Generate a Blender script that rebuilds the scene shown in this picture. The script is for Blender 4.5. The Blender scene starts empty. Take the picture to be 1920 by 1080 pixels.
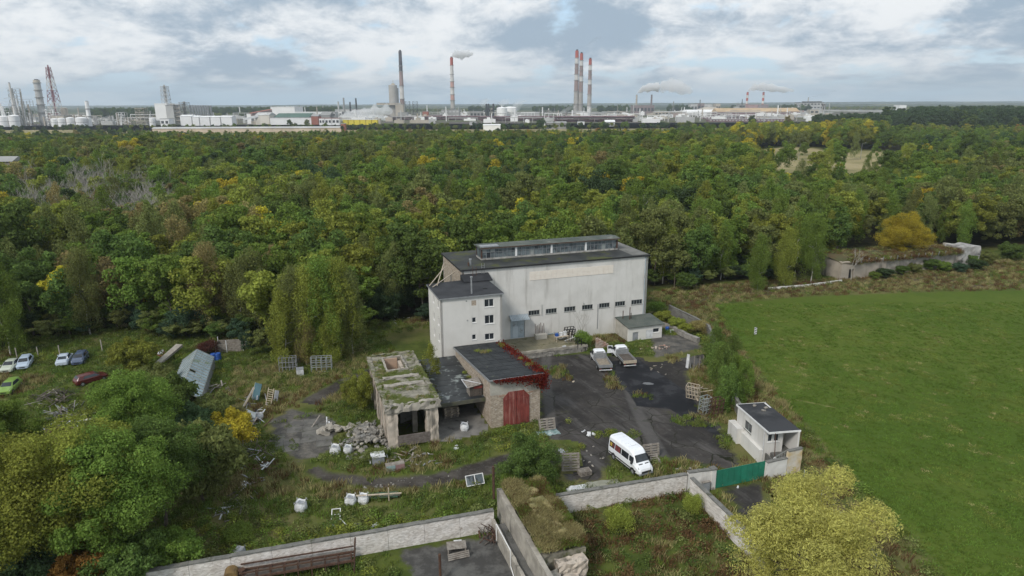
import bpy, math, random
import numpy as np
from mathutils import Vector, Matrix

# ---------------------------------------------------------------- camera, sky, sun, exposure
FOC, CAMH = 1281.0, 38.0
PITCH = math.atan(347 / FOC)
ROLL = math.radians(0.27)
cF = np.array([0, math.cos(PITCH), -math.sin(PITCH)])
_u = np.array([0, math.sin(PITCH), math.cos(PITCH)])
_r = np.array([1.0, 0, 0])
cR = _r * math.cos(ROLL) - _u * math.sin(ROLL)
cU = _u * math.cos(ROLL) + _r * math.sin(ROLL)
TH = math.radians(18.5)
SC = bpy.context.scene
COL = SC.collection
cam_d = bpy.data.cameras.new('camera')
cam_d.sensor_width = 36
cam_d.lens = 36 * FOC / 1920
cam_d.clip_start = 0.5
cam_d.clip_end = 60000
cam = bpy.data.objects.new('camera', cam_d)
COL.objects.link(cam)
m = Matrix.Identity(4)
for i in range(3):
    m[i][0] = cR[i]; m[i][1] = cU[i]; m[i][2] = -cF[i]
m[2][3] = CAMH
cam.matrix_world = m
SC.camera = cam
SC.view_settings.view_transform = 'Standard'
SC.view_settings.look = 'None'
SC.view_settings.gamma = 1
SC.view_settings.use_curve_mapping = False
SC.view_settings.exposure = 0.68
SC.cycles.max_bounces = 5
SC.cycles.diffuse_bounces = 3
SC.cycles.glossy_bounces = 2
SC.cycles.transmission_bounces = 3
SC.cycles.volume_bounces = 4
SC.cycles.transparent_max_bounces = 8

SUN_EL, SUN_AZ = math.radians(42), math.radians(215)     # azimuth clockwise from +Y: behind the camera, to the left

W = bpy.data.worlds.new('World')
SC.world = W
W.use_nodes = True


class NT:
    """small helper to write node trees tersely"""
    def __init__(s, tree):
        s.t = tree
        s.n = tree.nodes

    def node(s, typ, ins=None, **props):
        n = s.n.new(typ)
        for k, v in props.items():
            setattr(n, k, v)
        for k, v in (ins or {}).items():
            sock = n.inputs[k]
            if isinstance(v, bpy.types.NodeSocket):
                s.t.links.new(v, sock)
            else:
                try:
                    sock.default_value = v
                except Exception:
                    sock.default_value = tuple(v) + (1,)
        return n

    def math(s, op, a, b=0.0, c=0.0, clamp=False):
        n = s.node('ShaderNodeMath', {0: a, 1: b, 2: c}, operation=op, use_clamp=clamp)
        return n.outputs[0]

    def noise(s, vec, scale, detail=4, rough=0.55, dist=0.0):
        n = s.node('ShaderNodeTexNoise', {'Vector': vec, 'Scale': scale, 'Detail': detail, 'Roughness': rough, 'Distortion': dist})
        return n.outputs['Fac']

    def ramp(s, fac, lo, hi):
        n = s.node('ShaderNodeMapRange', {'Value': fac, 'From Min': lo, 'From Max': hi}, interpolation_type='SMOOTHSTEP')
        return n.outputs[0]

    def mix(s, fac, a, b, mode='MIX'):
        n = s.node('ShaderNodeMix', None, data_type='RGBA', blend_type=mode)
        for i, v in ((0, fac), (6, a), (7, b)):
            if isinstance(v, bpy.types.NodeSocket):
                s.t.links.new(v, n.inputs[i])
            elif i == 0:
                n.inputs[0].default_value = v
            else:
                n.inputs[i].default_value = (*v[:3], 1)
        return n.outputs[2]

    def scale(s, vec, x, y, z):
        n = s.node('ShaderNodeMapping', {'Vector': vec, 'Scale': (x, y, z)})
        return n.outputs[0]


w = NT(W.node_tree)
w.n.clear()
sky = w.node('ShaderNodeTexSky', sky_type='NISHITA', sun_disc=False, sun_elevation=SUN_EL, sun_rotation=SUN_AZ, air_density=1.2, dust_density=0.6, ozone_density=1.5)
tc = w.node('ShaderNodeTexCoord').outputs['Generated']
sep = w.node('ShaderNodeSeparateXYZ', {0: tc}).outputs
el = w.math('MAXIMUM', sep[2], 0.0)
lg = w.math('MULTIPLY', w.math('LOGARITHM', w.math('ADD', el, 0.045), 2.718), 1.35)
cv = w.node('ShaderNodeCombineXYZ', {0: w.math('MULTIPLY', sep[0], 4.3), 1: w.math('MULTIPLY', sep[1], 4.3), 2: lg}).outputs[0]
warp = w.node('ShaderNodeTexNoise', {'Vector': cv, 'Scale': 1.6, 'Detail': 3}).outputs['Color']
cw = w.node('ShaderNodeMix', {0: 0.12}, data_type='VECTOR')
w.t.links.new(cv, cw.inputs[4]); w.t.links.new(warp, cw.inputs[5])
big = w.noise(cw.outputs[1], 1.2, 10, 0.60, 0.25)
det = w.noise(cw.outputs[1], 5.2, 8, 0.66, 0.3)
fine = w.math('ADD', w.math('MULTIPLY', big, 0.70), w.math('MULTIPLY', det, 0.30))
cloudv = w.ramp(fine, 0.40, 0.58)
# the cloud deck: slate undersides to near white tops
c_grey = (2.35, 3.0, 3.7)
c_white = (6.0, 6.15, 6.25)
cloud = w.mix(cloudv, c_grey, c_white)
# gaps with open sky, more of them low over the horizon
gapn = w.noise(cw.outputs[1], 2.7, 6, 0.55)
low = w.ramp(el, 0.10, 0.0)
thr = w.math('ADD', gapn, w.math('MULTIPLY', low, 0.10))
gap = w.ramp(thr, 0.56, 0.70)
skyc = w.mix(1.0, sky.outputs[0], (1.1, 1.1, 1.1), 'MULTIPLY')
pale = w.mix(0.8, skyc, (3.3, 4.6, 6.0))
colr = w.mix(gap, cloud, pale)
# thin veil right on the horizon
hz = w.ramp(el, 0.035, 0.0)
colr = w.mix(w.math('MULTIPLY', hz, 0.55), colr, (3.2, 4.5, 5.7))
bg = w.node('ShaderNodeBackground', {'Color': colr, 'Strength': 0.10})
w.node('ShaderNodeOutputWorld', {'Surface': bg.outputs[0]})

sun_d = bpy.data.lights.new('sun', 'SUN')
sun_d.energy = 1.5
sun_d.angle = math.radians(12)
sun_d.color = (1.0, 0.95, 0.88)
sun = bpy.data.objects.new('sun', sun_d)
COL.objects.link(sun)
sd = Vector((math.sin(SUN_AZ) * math.cos(SUN_EL), math.cos(SUN_AZ) * math.cos(SUN_EL), math.sin(SUN_EL)))
sun.rotation_euler = sd.to_track_quat('Z', 'Y').to_euler()
sun.location = (-60, -60, 200)

# ---------------------------------------------------------------- placing helpers
RN = random.Random(11)
U = RN.uniform


def ray(u, v):
    return cF * FOC + cR * (u - 960) - cU * (v - 540)


def P(u, v, z=0.0):
    r = ray(u, v)
    t = (z - CAMH) / r[2]
    return (r[0] * t, r[1] * t)


def at(u, v, Y):
    """the point at distance Y ahead of the camera in direction u, v"""
    r = ray(u, v)
    t = Y / r[1]
    return (r[0] * t, Y, CAMH + r[2] * t)


def G(x, y):
    return (x * math.cos(TH) - y * math.sin(TH), x * math.sin(TH) + y * math.cos(TH))


def LO(x, y):
    return (x * math.cos(TH) + y * math.sin(TH), -x * math.sin(TH) + y * math.cos(TH))


def PL(u, v, z=0.0):
    return LO(*P(u, v, z))


def QY(u, v, c):
    """frame plane y'=c -> (x', z)"""
    r = ray(u, v)
    ey = (-math.sin(TH), math.cos(TH))
    t = c / (r[0] * ey[0] + r[1] * ey[1])
    return LO(r[0] * t, r[1] * t)[0], CAMH + r[2] * t


def QX(u, v, c):
    r = ray(u, v)
    t = c / (r[0] * math.cos(TH) + r[1] * math.sin(TH))
    return LO(r[0] * t, r[1] * t)[1], CAMH + r[2] * t


def proj(x, y, z):
    d = np.array([x, y, z - CAMH])
    k = d @ cF
    return 960 + FOC * (d @ cR) / k, 540 - FOC * (d @ cU) / k


# ---------------------------------------------------------------- mesh helpers
class MB:
    def __init__(s):
        s.v, s.f = [], []

    def add(s, vs, fs):
        n = len(s.v)
        s.v += [tuple(p) for p in vs]
        s.f += [tuple(i + n for i in f) for f in fs]
        return s

    def box(s, x0, x1, y0, y1, z0, z1, rz=0.0, tilt=None):
        cx, cy, cz = (x0 + x1) / 2, (y0 + y1) / 2, (z0 + z1) / 2
        hx, hy, hz_ = (x1 - x0) / 2, (y1 - y0) / 2, (z1 - z0) / 2
        vs = [Vector((a * hx, b * hy, c * hz_)) for c in (-1, 1) for a, b in ((-1, -1), (1, -1), (1, 1), (-1, 1))]
        if tilt or rz:
            R_ = Matrix.Rotation(rz, 3, 'Z')
            if tilt:
                R_ = R_ @ Matrix.Rotation(tilt[0], 3, 'X') @ Matrix.Rotation(tilt[1], 3, 'Y')
            vs = [R_ @ p for p in vs]
        return s.add([p + Vector((cx, cy, cz)) for p in vs],
                     [(3, 2, 1, 0), (4, 5, 6, 7), (0, 1, 5, 4), (1, 2, 6, 5), (2, 3, 7, 6), (3, 0, 4, 7)])

    def bar(s, p0, p1, w_, h_=None):
        p0, p1 = Vector(p0), Vector(p1)
        h_ = h_ or w_
        d = (p1 - p0).normalized()
        a = d.cross(Vector((0, 0, 1)))
        if a.length < 1e-3:
            a = Vector((1, 0, 0))
        a.normalize()
        b = d.cross(a)
        vs = []
        for p in (p0, p1):
            for i, j in ((-1, -1), (1, -1), (1, 1), (-1, 1)):
                vs.append(p + a * i * w_ / 2 + b * j * h_ / 2)
        return s.add(vs, [(3, 2, 1, 0), (4, 5, 6, 7), (0, 1, 5, 4), (1, 2, 6, 5), (2, 3, 7, 6), (3, 0, 4, 7)])

    def tube(s, p0, p1, r0, r1=None, n=8, caps=True):
        p0, p1 = Vector(p0), Vector(p1)
        r1 = r0 if r1 is None else r1
        d = (p1 - p0).normalized()
        a = d.cross(Vector((0, 0, 1)))
        if a.length < 1e-3:
            a = Vector((1, 0, 0))
        a.normalize()
        b = d.cross(a)
        vs = []
        for p, r in ((p0, r0), (p1, r1)):
            for i in range(n):
                t = 2 * math.pi * i / n
                vs.append(p + (a * math.cos(t) + b * math.sin(t)) * r)
        fs = [(i, i + n, (i + 1) % n + n, (i + 1) % n) for i in range(n)]
        if caps:
            fs += [tuple(range(n)), tuple(range(2 * n - 1, n - 1, -1))]
        return s.add(vs, fs)

    def lathe(s, prof, n=16, c=(0, 0)):
        vs, fs = [], []
        for r, z in prof:
            for i in range(n):
                t = 2 * math.pi * i / n
                vs.append((c[0] + r * math.cos(t), c[1] + r * math.sin(t), z))
        for k in range(len(prof) - 1):
            for i in range(n):
                j = (i + 1) % n
                fs.append((k * n + i, k * n + j, k * n + n + j, k * n + n + i))
        fs.append(tuple(range(n - 1, -1, -1)))
        fs.append(tuple(range((len(prof) - 1) * n, len(prof) * n)))
        return s.add(vs, fs)

    def prism(s, poly, z0, z1):
        """poly counter clockwise; z0/z1 number or per-vertex list"""
        n = len(poly)
        a = z0 if isinstance(z0, (list, tuple)) else [z0] * n
        b = z1 if isinstance(z1, (list, tuple)) else [z1] * n
        vs = [(p[0], p[1], a[i]) for i, p in enumerate(poly)] + [(p[0], p[1], b[i]) for i, p in enumerate(poly)]
        fs = [tuple(range(n - 1, -1, -1)), tuple(range(n, 2 * n))]
        fs += [(i, (i + 1) % n, (i + 1) % n + n, i + n) for i in range(n)]
        return s.add(vs, fs)

    def quad(s, *p):
        return s.add(p, [tuple(range(len(p)))])

    def wall(s, o, d, length, z0, z1a, z1b, th, holes=(), arch=None):
        """wall with real openings: o start, d direction (building to its left), holes (s0,s1,t0,t1)"""
        dx, dy = d
        nx, ny = -dy, dx
        def pt(a, t, n):
            return (o[0] + dx * a + nx * n, o[1] + dy * a + ny * n, t)
        def top(a):
            return z1a + (z1b - z1a) * a / length
        ss = sorted({0, length, *[h[0] for h in holes], *[h[1] for h in holes]})
        tz = sorted({z0, *[h[2] for h in holes], *[h[3] for h in holes]})
        for i in range(len(ss) - 1):
            a, b = ss[i], ss[i + 1]
            if b - a < 1e-6:
                continue
            for j in range(len(tz)):
                t0 = tz[j]
                last = j == len(tz) - 1
                t1a, t1b = (top(a), top(b)) if last else (tz[j + 1], tz[j + 1])
                mid_s, mid_t = (a + b) / 2, (t0 + min(t1a, t1b)) / 2
                if any(h[0] < mid_s < h[1] and h[2] < mid_t < h[3] for h in holes):
                    continue
                s.quad(pt(a, t0, 0), pt(b, t0, 0), pt(b, t1b, 0), pt(a, t1a, 0))
                s.quad(pt(b, t0, th), pt(a, t0, th), pt(a, t1a, th), pt(b, t1b, th))
        for h in holes:
            a, b, c, e = h
            s.quad(pt(a, c, 0), pt(a, c, th), pt(b, c, th), pt(b, c, 0))
            s.quad(pt(a, e, th), pt(a, e, 0), pt(b, e, 0), pt(b, e, th))
            s.quad(pt(a, c, th), pt(a, c, 0), pt(a, e, 0), pt(a, e, th))
            s.quad(pt(b, c, 0), pt(b, c, th), pt(b, e, th), pt(b, e, 0))
        s.quad(pt(0, z1a, 0), pt(length, z1b, 0), pt(length, z1b, th), pt(0, z1a, th))
        s.quad(pt(0, z0, th), pt(0, z0, 0), pt(0, z1a, 0), pt(0, z1a, th))
        s.quad(pt(length, z0, 0), pt(length, z0, th), pt(length, z1b, th), pt(length, z1b, 0))
        return s

    def mesh(s, name, mat=None, smooth=False, off=(0, 0, 0)):
        me = bpy.data.meshes.new(name)
        vs = s.v if off == (0, 0, 0) else [(a - off[0], b - off[1], c - off[2]) for a, b, c in s.v]
        me.from_pydata(vs, [], s.f)
        if mat:
            me.materials.append(mat)
        if smooth:
            me.polygons.foreach_set('use_smooth', [True] * len(me.polygons))
        return me

    def build(s, name, mat, parent=None, loc=None, rz=0.0, smooth=False, off=(0, 0, 0)):
        o = bpy.data.objects.new(name, s.mesh(name, mat, smooth, off))
        COL.objects.link(o)
        if parent:
            o.parent = parent
        if loc:
            o.location = loc
        o.rotation_euler = (0, 0, rz)
        return o


def tag(o, label=None, cat=None, group=None, kind=None):
    for k, v in (('label', label), ('category', cat), ('group', group), ('kind', kind)):
        if v:
            o[k] = v
    return o


def empty(name, loc, rz=0.0, label=None, cat=None, group=None):
    o = bpy.data.objects.new(name, None)
    COL.objects.link(o)
    o.empty_display_size = 0.3
    o.location = loc if len(loc) == 3 else (*loc, 0)
    o.rotation_euler = (0, 0, rz)
    return tag(o, label, cat, group)


def copy_tree(o, parent=None):
    c = o.copy()
    COL.objects.link(c)
    if parent:
        c.parent = parent
    for ch in list(o.children):
        copy_tree(ch, c)
    return c


class Bld:
    """a thing whose parts are given in the yard frame (x', y')"""
    def __init__(s, name, x0, y0, label, cat, group=None):
        s.off = (x0, y0, 0)
        s.root = empty(name, G(x0, y0), TH, label, cat, group)

    def part(s, name, mb, mat, parent=None, label=None, smooth=False):
        o = mb.build(name, mat, parent or s.root, off=s.off, smooth=smooth)
        if label:
            o['label'] = label
        return o


# ---------------------------------------------------------------- materials
MATS = {}


def mat(name, c1, c2=None, scale=1.0, rough=0.85, c3=None, s3=0.3, t3=(0.55, 0.7), streak=0.0, bump=0.0, metal=0.0, spec=0.3, detail=6, obj=False, lo=0.35, hi=0.65, extra=None):
    if name in MATS:
        return MATS[name]
    m_ = bpy.data.materials.new(name)
    m_.use_nodes = True
    t = NT(m_.node_tree)
    t.n.clear()
    pos = t.node('ShaderNodeTexCoord').outputs['Object'] if obj else t.node('ShaderNodeNewGeometry').outputs['Position']
    n1 = t.noise(pos, scale, detail, 0.6)
    col = t.mix(t.ramp(n1, lo, hi), c1, c2 or c1)
    if c3:
        p3 = t.scale(pos, 1, 1, 0.12) if streak else pos
        n3 = t.noise(p3, s3, 5, 0.65)
        f = t.ramp(n3, *t3)
        col = t.mix(f, col, c3)
    if extra:
        col = extra(t, pos, col)
    b = t.node('ShaderNodeBsdfPrincipled', {'Base Color': col, 'Roughness': rough, 'Metallic': metal, 'Specular IOR Level': spec})
    if bump:
        bn = t.node('ShaderNodeBump', {'Height': n1, 'Strength': min(bump, 1), 'Distance': 0.05 * max(1, bump)})
        t.t.links.new(bn.outputs[0], b.inputs['Normal'])
    t.node('ShaderNodeOutputMaterial', {'Surface': b.outputs[0]})
    MATS[name] = m_
    return m_


def plaster_extra(dark, amount, s=0.9):
    def f(t, pos, col):
        p = t.scale(pos, 1, 1, 0.10)
        st = t.noise(p, s, 6, 0.7)
        f1 = t.math('MULTIPLY', t.ramp(st, 0.50, 0.78), amount)
        col = t.mix(f1, col, dark)
        fine_ = t.noise(pos, 14, 3, 0.7)
        return t.mix(t.math('MULTIPLY', t.ramp(fine_, 0.55, 0.8), 0.25), col, dark)
    return f


def brick_extra(c_joint, sx=4.0):
    def f(t, pos, col):
        sp = t.node('ShaderNodeSeparateXYZ', {0: pos}).outputs
        hx = t.math('ADD', sp[0], sp[1])
        v = t.node('ShaderNodeCombineXYZ', {0: hx, 1: sp[2]}).outputs[0]
        br = t.node('ShaderNodeTexBrick', {'Vector': v, 'Scale': sx, 'Color1': (1, 1, 1, 1), 'Color2': (0.62, 0.6, 0.58, 1), 'Mortar': (*c_joint, 1), 'Mortar Size': 0.03, 'Brick Width': 1.0, 'Row Height': 0.32})
        return t.mix(1.0, col, br.outputs[0], 'MULTIPLY')
    return f


M_plaster = mat('plaster', (0.66, 0.645, 0.615), (0.59, 0.575, 0.545), 0.35, 0.9, c3=(0.48, 0.46, 0.425), s3=0.5, t3=(0.50, 0.78), streak=1, extra=plaster_extra((0.26, 0.24, 0.21), 0.65, 0.7), bump=0.1)
M_plaster2 = mat('plaster_smooth', (0.67, 0.655, 0.62), (0.62, 0.605, 0.57), 0.4, 0.9, extra=plaster_extra((0.34, 0.32, 0.28), 0.35))
M_plasterd = mat('plaster_dirty', (0.46, 0.44, 0.39), (0.36, 0.34, 0.30), 0.8, 0.9, extra=plaster_extra((0.16, 0.15, 0.12), 0.6), bump=0.2)
M_panel = mat('cream_panel', (0.76, 0.70, 0.62), (0.72, 0.65, 0.57), 1.5, 0.8)
M_bit = mat('bitumen', (0.020, 0.021, 0.024), (0.040, 0.041, 0.045), 0.35, 0.75, c3=(0.085, 0.083, 0.082), s3=0.22, t3=(0.56, 0.72), bump=0.15)
def moss_extra(t, pos, col):
    n = t.noise(pos, 0.33, 7, 0.65)
    col = t.mix(t.math('MULTIPLY', t.ramp(n, 0.54, 0.66), 0.8), col, (0.075, 0.085, 0.012))
    n2 = t.noise(t.scale(pos, 1, 1, 1), 1.3, 6, 0.7)
    return t.mix(t.math('MULTIPLY', t.ramp(n2, 0.55, 0.8), 0.5), col, (0.13, 0.13, 0.12))
M_bitmoss = mat('mossy_bitumen', (0.026, 0.028, 0.028), (0.05, 0.052, 0.048), 0.3, 0.75, extra=moss_extra, bump=0.15)
M_lantroof = mat('lantern_roofing', (0.07, 0.085, 0.075), (0.11, 0.12, 0.105), 0.5, 0.85, c3=(0.2, 0.2, 0.18), s3=0.5, t3=(0.6, 0.75))
M_conc = mat('concrete', (0.38, 0.35, 0.30), (0.25, 0.23, 0.20), 0.9, 0.95, c3=(0.10, 0.095, 0.08), s3=0.8, t3=(0.55, 0.75), streak=1, bump=0.5)
M_concmoss = mat('mossy_concrete', (0.28, 0.26, 0.21), (0.15, 0.14, 0.11), 1.1, 0.95, c3=(0.070, 0.085, 0.016), s3=0.45, t3=(0.44, 0.56), bump=0.6)
M_concpink = mat('weathered_concrete', (0.58, 0.50, 0.42), (0.44, 0.39, 0.33), 1.0, 0.95, c3=(0.15, 0.135, 0.115), s3=1.2, t3=(0.50, 0.70), streak=1, bump=0.6, extra=plaster_extra((0.11, 0.10, 0.085), 0.6, 1.6))
M_darkconc = mat('dark_concrete', (0.10, 0.098, 0.09), (0.15, 0.145, 0.135), 0.7, 0.95, c3=(0.05, 0.05, 0.035), s3=0.6, bump=0.4)
M_greyblock = mat('grey_block', (0.27, 0.265, 0.25), (0.2, 0.198, 0.185), 0.9, 0.95, c3=(0.13, 0.13, 0.10), s3=0.7, bump=0.4, extra=brick_extra((0.7, 0.7, 0.7), 1.2))
M_brick = mat('pale_brick', (0.50, 0.43, 0.35), (0.38, 0.32, 0.26), 2.3, 0.95, c3=(0.62, 0.58, 0.54), s3=2.4, t3=(0.56, 0.68), extra=brick_extra((0.72, 0.70, 0.66), 3.2), bump=0.3)
M_wallwhite = mat('whitewashed_brick', (0.76, 0.73, 0.70), (0.66, 0.62, 0.58), 1.1, 0.95, c3=(0.42, 0.36, 0.31), s3=1.7, t3=(0.60, 0.76), extra=brick_extra((0.92, 0.91, 0.90), 3.4), bump=0.5)
M_coping = mat('grey_coping', (0.13, 0.13, 0.12), (0.19, 0.185, 0.17), 1.5, 0.95, c3=(0.07, 0.075, 0.05), s3=1.3, bump=0.4)
M_glass = mat('dark_glass', (0.018, 0.022, 0.026), (0.035, 0.042, 0.05), 0.9, 0.12, spec=0.6)
M_glassdirty = mat('dirty_glass', (0.075, 0.095, 0.105), (0.17, 0.20, 0.21), 0.7, 0.35, spec=0.5, c3=(0.035, 0.04, 0.045), s3=1.1, t3=(0.5, 0.62))
M_whiteframe = mat('white_frame', (0.78, 0.78, 0.77), (0.70, 0.70, 0.69), 3, 0.5)
M_greyframe = mat('grey_frame', (0.23, 0.26, 0.25), (0.30, 0.31, 0.30), 2, 0.7)
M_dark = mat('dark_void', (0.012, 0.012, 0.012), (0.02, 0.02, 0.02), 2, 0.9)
M_rust = mat('rusty_steel', (0.065, 0.035, 0.026), (0.10, 0.055, 0.035), 3, 0.85, c3=(0.06, 0.05, 0.045), s3=1.5)
M_galv = mat('galvanised', (0.36, 0.37, 0.38), (0.28, 0.29, 0.30), 2.5, 0.5, metal=0.4)
M_bluegrey = mat('blue_grey_paint', (0.40, 0.46, 0.50), (0.34, 0.40, 0.44), 1.2, 0.6, c3=(0.26, 0.27, 0.27), s3=1.0)
M_redpaint = mat('faded_red_paint', (0.24, 0.055, 0.045), (0.16, 0.035, 0.030), 0.9, 0.75, c3=(0.36, 0.17, 0.14), s3=2.2, t3=(0.50, 0.70), streak=1, extra=plaster_extra((0.10, 0.03, 0.025), 0.6, 2.0))
M_green = mat('green_paint', (0.022, 0.20, 0.125), (0.02, 0.15, 0.095), 0.7, 0.55, c3=(0.06, 0.24, 0.15), s3=0.9, t3=(0.55, 0.75))
M_wood = mat('grey_wood', (0.20, 0.175, 0.15), (0.29, 0.265, 0.235), 3.0, 0.9, c3=(0.11, 0.09, 0.075), s3=2.2)
M_palewood = mat('pale_wood', (0.50, 0.43, 0.33), (0.38, 0.32, 0.25), 3.0, 0.85)
M_darkwood = mat('dark_wood', (0.075, 0.065, 0.055), (0.12, 0.10, 0.085), 3.0, 0.9)
M_whiteplas = mat('white_plastic', (0.68, 0.69, 0.70), (0.48, 0.49, 0.50), 1.6, 0.45)
M_greyplas = mat('grey_plastic', (0.22, 0.235, 0.25), (0.30, 0.31, 0.33), 2.0, 0.5)
M_blue = mat('blue_plastic', (0.02, 0.07, 0.30), (0.03, 0.10, 0.36), 2.0, 0.4)
M_steel = mat('painted_steel_white', (0.62, 0.62, 0.60), (0.52, 0.52, 0.50), 0.1, 0.6)
M_stone = mat('rubble_stone', (0.28, 0.265, 0.24), (0.18, 0.17, 0.155), 1.4, 0.95, c3=(0.36, 0.34, 0.31), s3=1.1)
M_bark = mat('bark', (0.075, 0.062, 0.05), (0.12, 0.10, 0.08), 2.0, 0.95)
M_birchbark = mat('birch_bark', (0.52, 0.50, 0.46), (0.36, 0.34, 0.31), 1.5, 0.85, c3=(0.06, 0.055, 0.05), s3=1.5, t3=(0.6, 0.66))
M_greybark = mat('grey_bark', (0.40, 0.38, 0.34), (0.28, 0.26, 0.23), 1.5, 0.9)
M_tyre = mat('tyre_rubber', (0.018, 0.018, 0.019), (0.03, 0.03, 0.03), 3, 0.8)
M_black = mat('black_trim', (0.02, 0.02, 0.022), (0.03, 0.03, 0.032), 3, 0.5)
M_hill = mat('far_wood', (0.028, 0.045, 0.022), (0.05, 0.065, 0.028), 0.004, 0.95, c3=(0.11, 0.115, 0.045), s3=0.0016, t3=(0.54, 0.64))


def paint(name, c, rough=0.25):
    if name in MATS:
        return MATS[name]
    m_ = bpy.data.materials.new(name)
    m_.use_nodes = True
    t = NT(m_.node_tree)
    t.n.clear()
    pos = t.node('ShaderNodeTexCoord').outputs['Object']
    dirt = t.noise(pos, 1.6, 6, 0.65)
    col = t.mix(t.math('MULTIPLY', t.ramp(dirt, 0.5, 0.8), 0.35), c, tuple(x * 0.55 + 0.02 for x in c))
    b = t.node('ShaderNodeBsdfPrincipled', {'Base Color': col, 'Roughness': rough, 'Coat Weight': 0.3, 'Coat Roughness': 0.15, 'Specular IOR Level': 0.4})
    t.node('ShaderNodeOutputMaterial', {'Surface': b.outputs[0]})
    MATS[name] = m_
    return m_


# ground colour shared by every sheet of soil and turf
def meadow_colour(t, pos):
    a = t.noise(pos, 0.045, 7, 0.62)
    b = t.noise(pos, 0.30, 6, 0.65)
    c = t.noise(pos, 1.7, 5, 0.7)
    col = t.mix(t.ramp(b, 0.36, 0.62), (0.050, 0.072, 0.015), (0.090, 0.112, 0.024))
    col = t.mix(t.math('MULTIPLY', t.ramp(a, 0.46, 0.62), 0.85), col, (0.150, 0.135, 0.055))
    col = t.mix(t.math('MULTIPLY', t.ramp(c, 0.50, 0.72), 0.45), col, (0.065, 0.055, 0.028))
    d = t.noise(pos, 0.13, 5, 0.6)
    col = t.mix(t.math('MULTIPLY', t.ramp(d, 0.58, 0.70), 0.5), col, (0.095, 0.065, 0.035))
    return col


def ground_mat(name, fn=None, base_fn=None, soft=1.2, wob=0.55, rough=0.95, bump=0.5, edge_scale=0.55):
    """fn(t,pos)->colour, rough; blended into the meadow colour by the sheet's own edge distance"""
    m_ = bpy.data.materials.new(name)
    m_.use_nodes = True
    t = NT(m_.node_tree)
    t.n.clear()
    pos = t.node('ShaderNodeNewGeometry').outputs['Position']
    base = (base_fn or meadow_colour)(t, pos)
    rg = rough
    if fn:
        col = fn(t, pos)
        if isinstance(col, tuple):
            col, rg = col
        e = t.node('ShaderNodeAttribute', attribute_name='edge').outputs['Fac']
        n = t.noise(pos, edge_scale, 6, 0.7)
        ee = t.math('ADD', e, t.math('MULTIPLY', t.math('SUBTRACT', n, 0.5), wob * 8))
        f = t.ramp(ee, 0.0, soft)
        col = t.mix(f, base, col)
        if not isinstance(rg, float):
            rg = t.math('ADD', t.math('MULTIPLY', f, t.math('SUBTRACT', rg, 0.95)), 0.95)
    else:
        col = base
    nb = t.noise(pos, 3.0, 5, 0.7)
    b = t.node('ShaderNodeBsdfPrincipled', {'Base Color': col, 'Roughness': rg, 'Specular IOR Level': 0.12})
    bn = t.node('ShaderNodeBump', {'Height': nb, 'Strength': bump, 'Distance': 0.12})
    t.t.links.new(bn.outputs[0], b.inputs['Normal'])
    t.node('ShaderNodeOutputMaterial', {'Surface': b.outputs[0]})
    MATS[name] = m_
    return m_


def leaf_mat(name, c, jitter=0.28, hue=0.010, trans=0.42):
    if name in MATS:
        return MATS[name]
    m_ = bpy.data.materials.new(name)
    m_.use_nodes = True
    t = NT(m_.node_tree)
    t.n.clear()
    geo = t.node('ShaderNodeNewGeometry').outputs
    oi = t.node('ShaderNodeObjectInfo').outputs['Random']
    isl = geo['Random Per Island']
    pn = t.noise(geo['Position'], 0.35, 2, 0.5)
    h = t.math('ADD', 0.5 - hue, t.math('MULTIPLY', oi, 2 * hue))
    h = t.math('ADD', h, t.math('MULTIPLY', t.math('SUBTRACT', isl, 0.5), hue * 0.9))
    v = t.math('ADD', 1 - jitter, t.math('MULTIPLY', oi, jitter * 1.1))
    v = t.math('MULTIPLY', v, t.math('ADD', 0.62, t.math('MULTIPLY', isl, 0.75)))
    v = t.math('MULTIPLY', v, t.math('ADD', 0.65, t.math('MULTIPLY', pn, 0.7)))
    hs = t.node('ShaderNodeHueSaturation', {'Hue': h, 'Saturation': 1.0, 'Value': v, 'Color': (*c, 1)}).outputs[0]
    d = t.node('ShaderNodeBsdfDiffuse', {'Color': hs})
    tr = t.node('ShaderNodeBsdfTranslucent', {'Color': hs})
    mx = t.node('ShaderNodeMixShader', {0: trans, 1: d.outputs[0], 2: tr.outputs[0]})
    t.node('ShaderNodeOutputMaterial', {'Surface': mx.outputs[0]})
    MATS[name] = m_
    return m_


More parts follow.
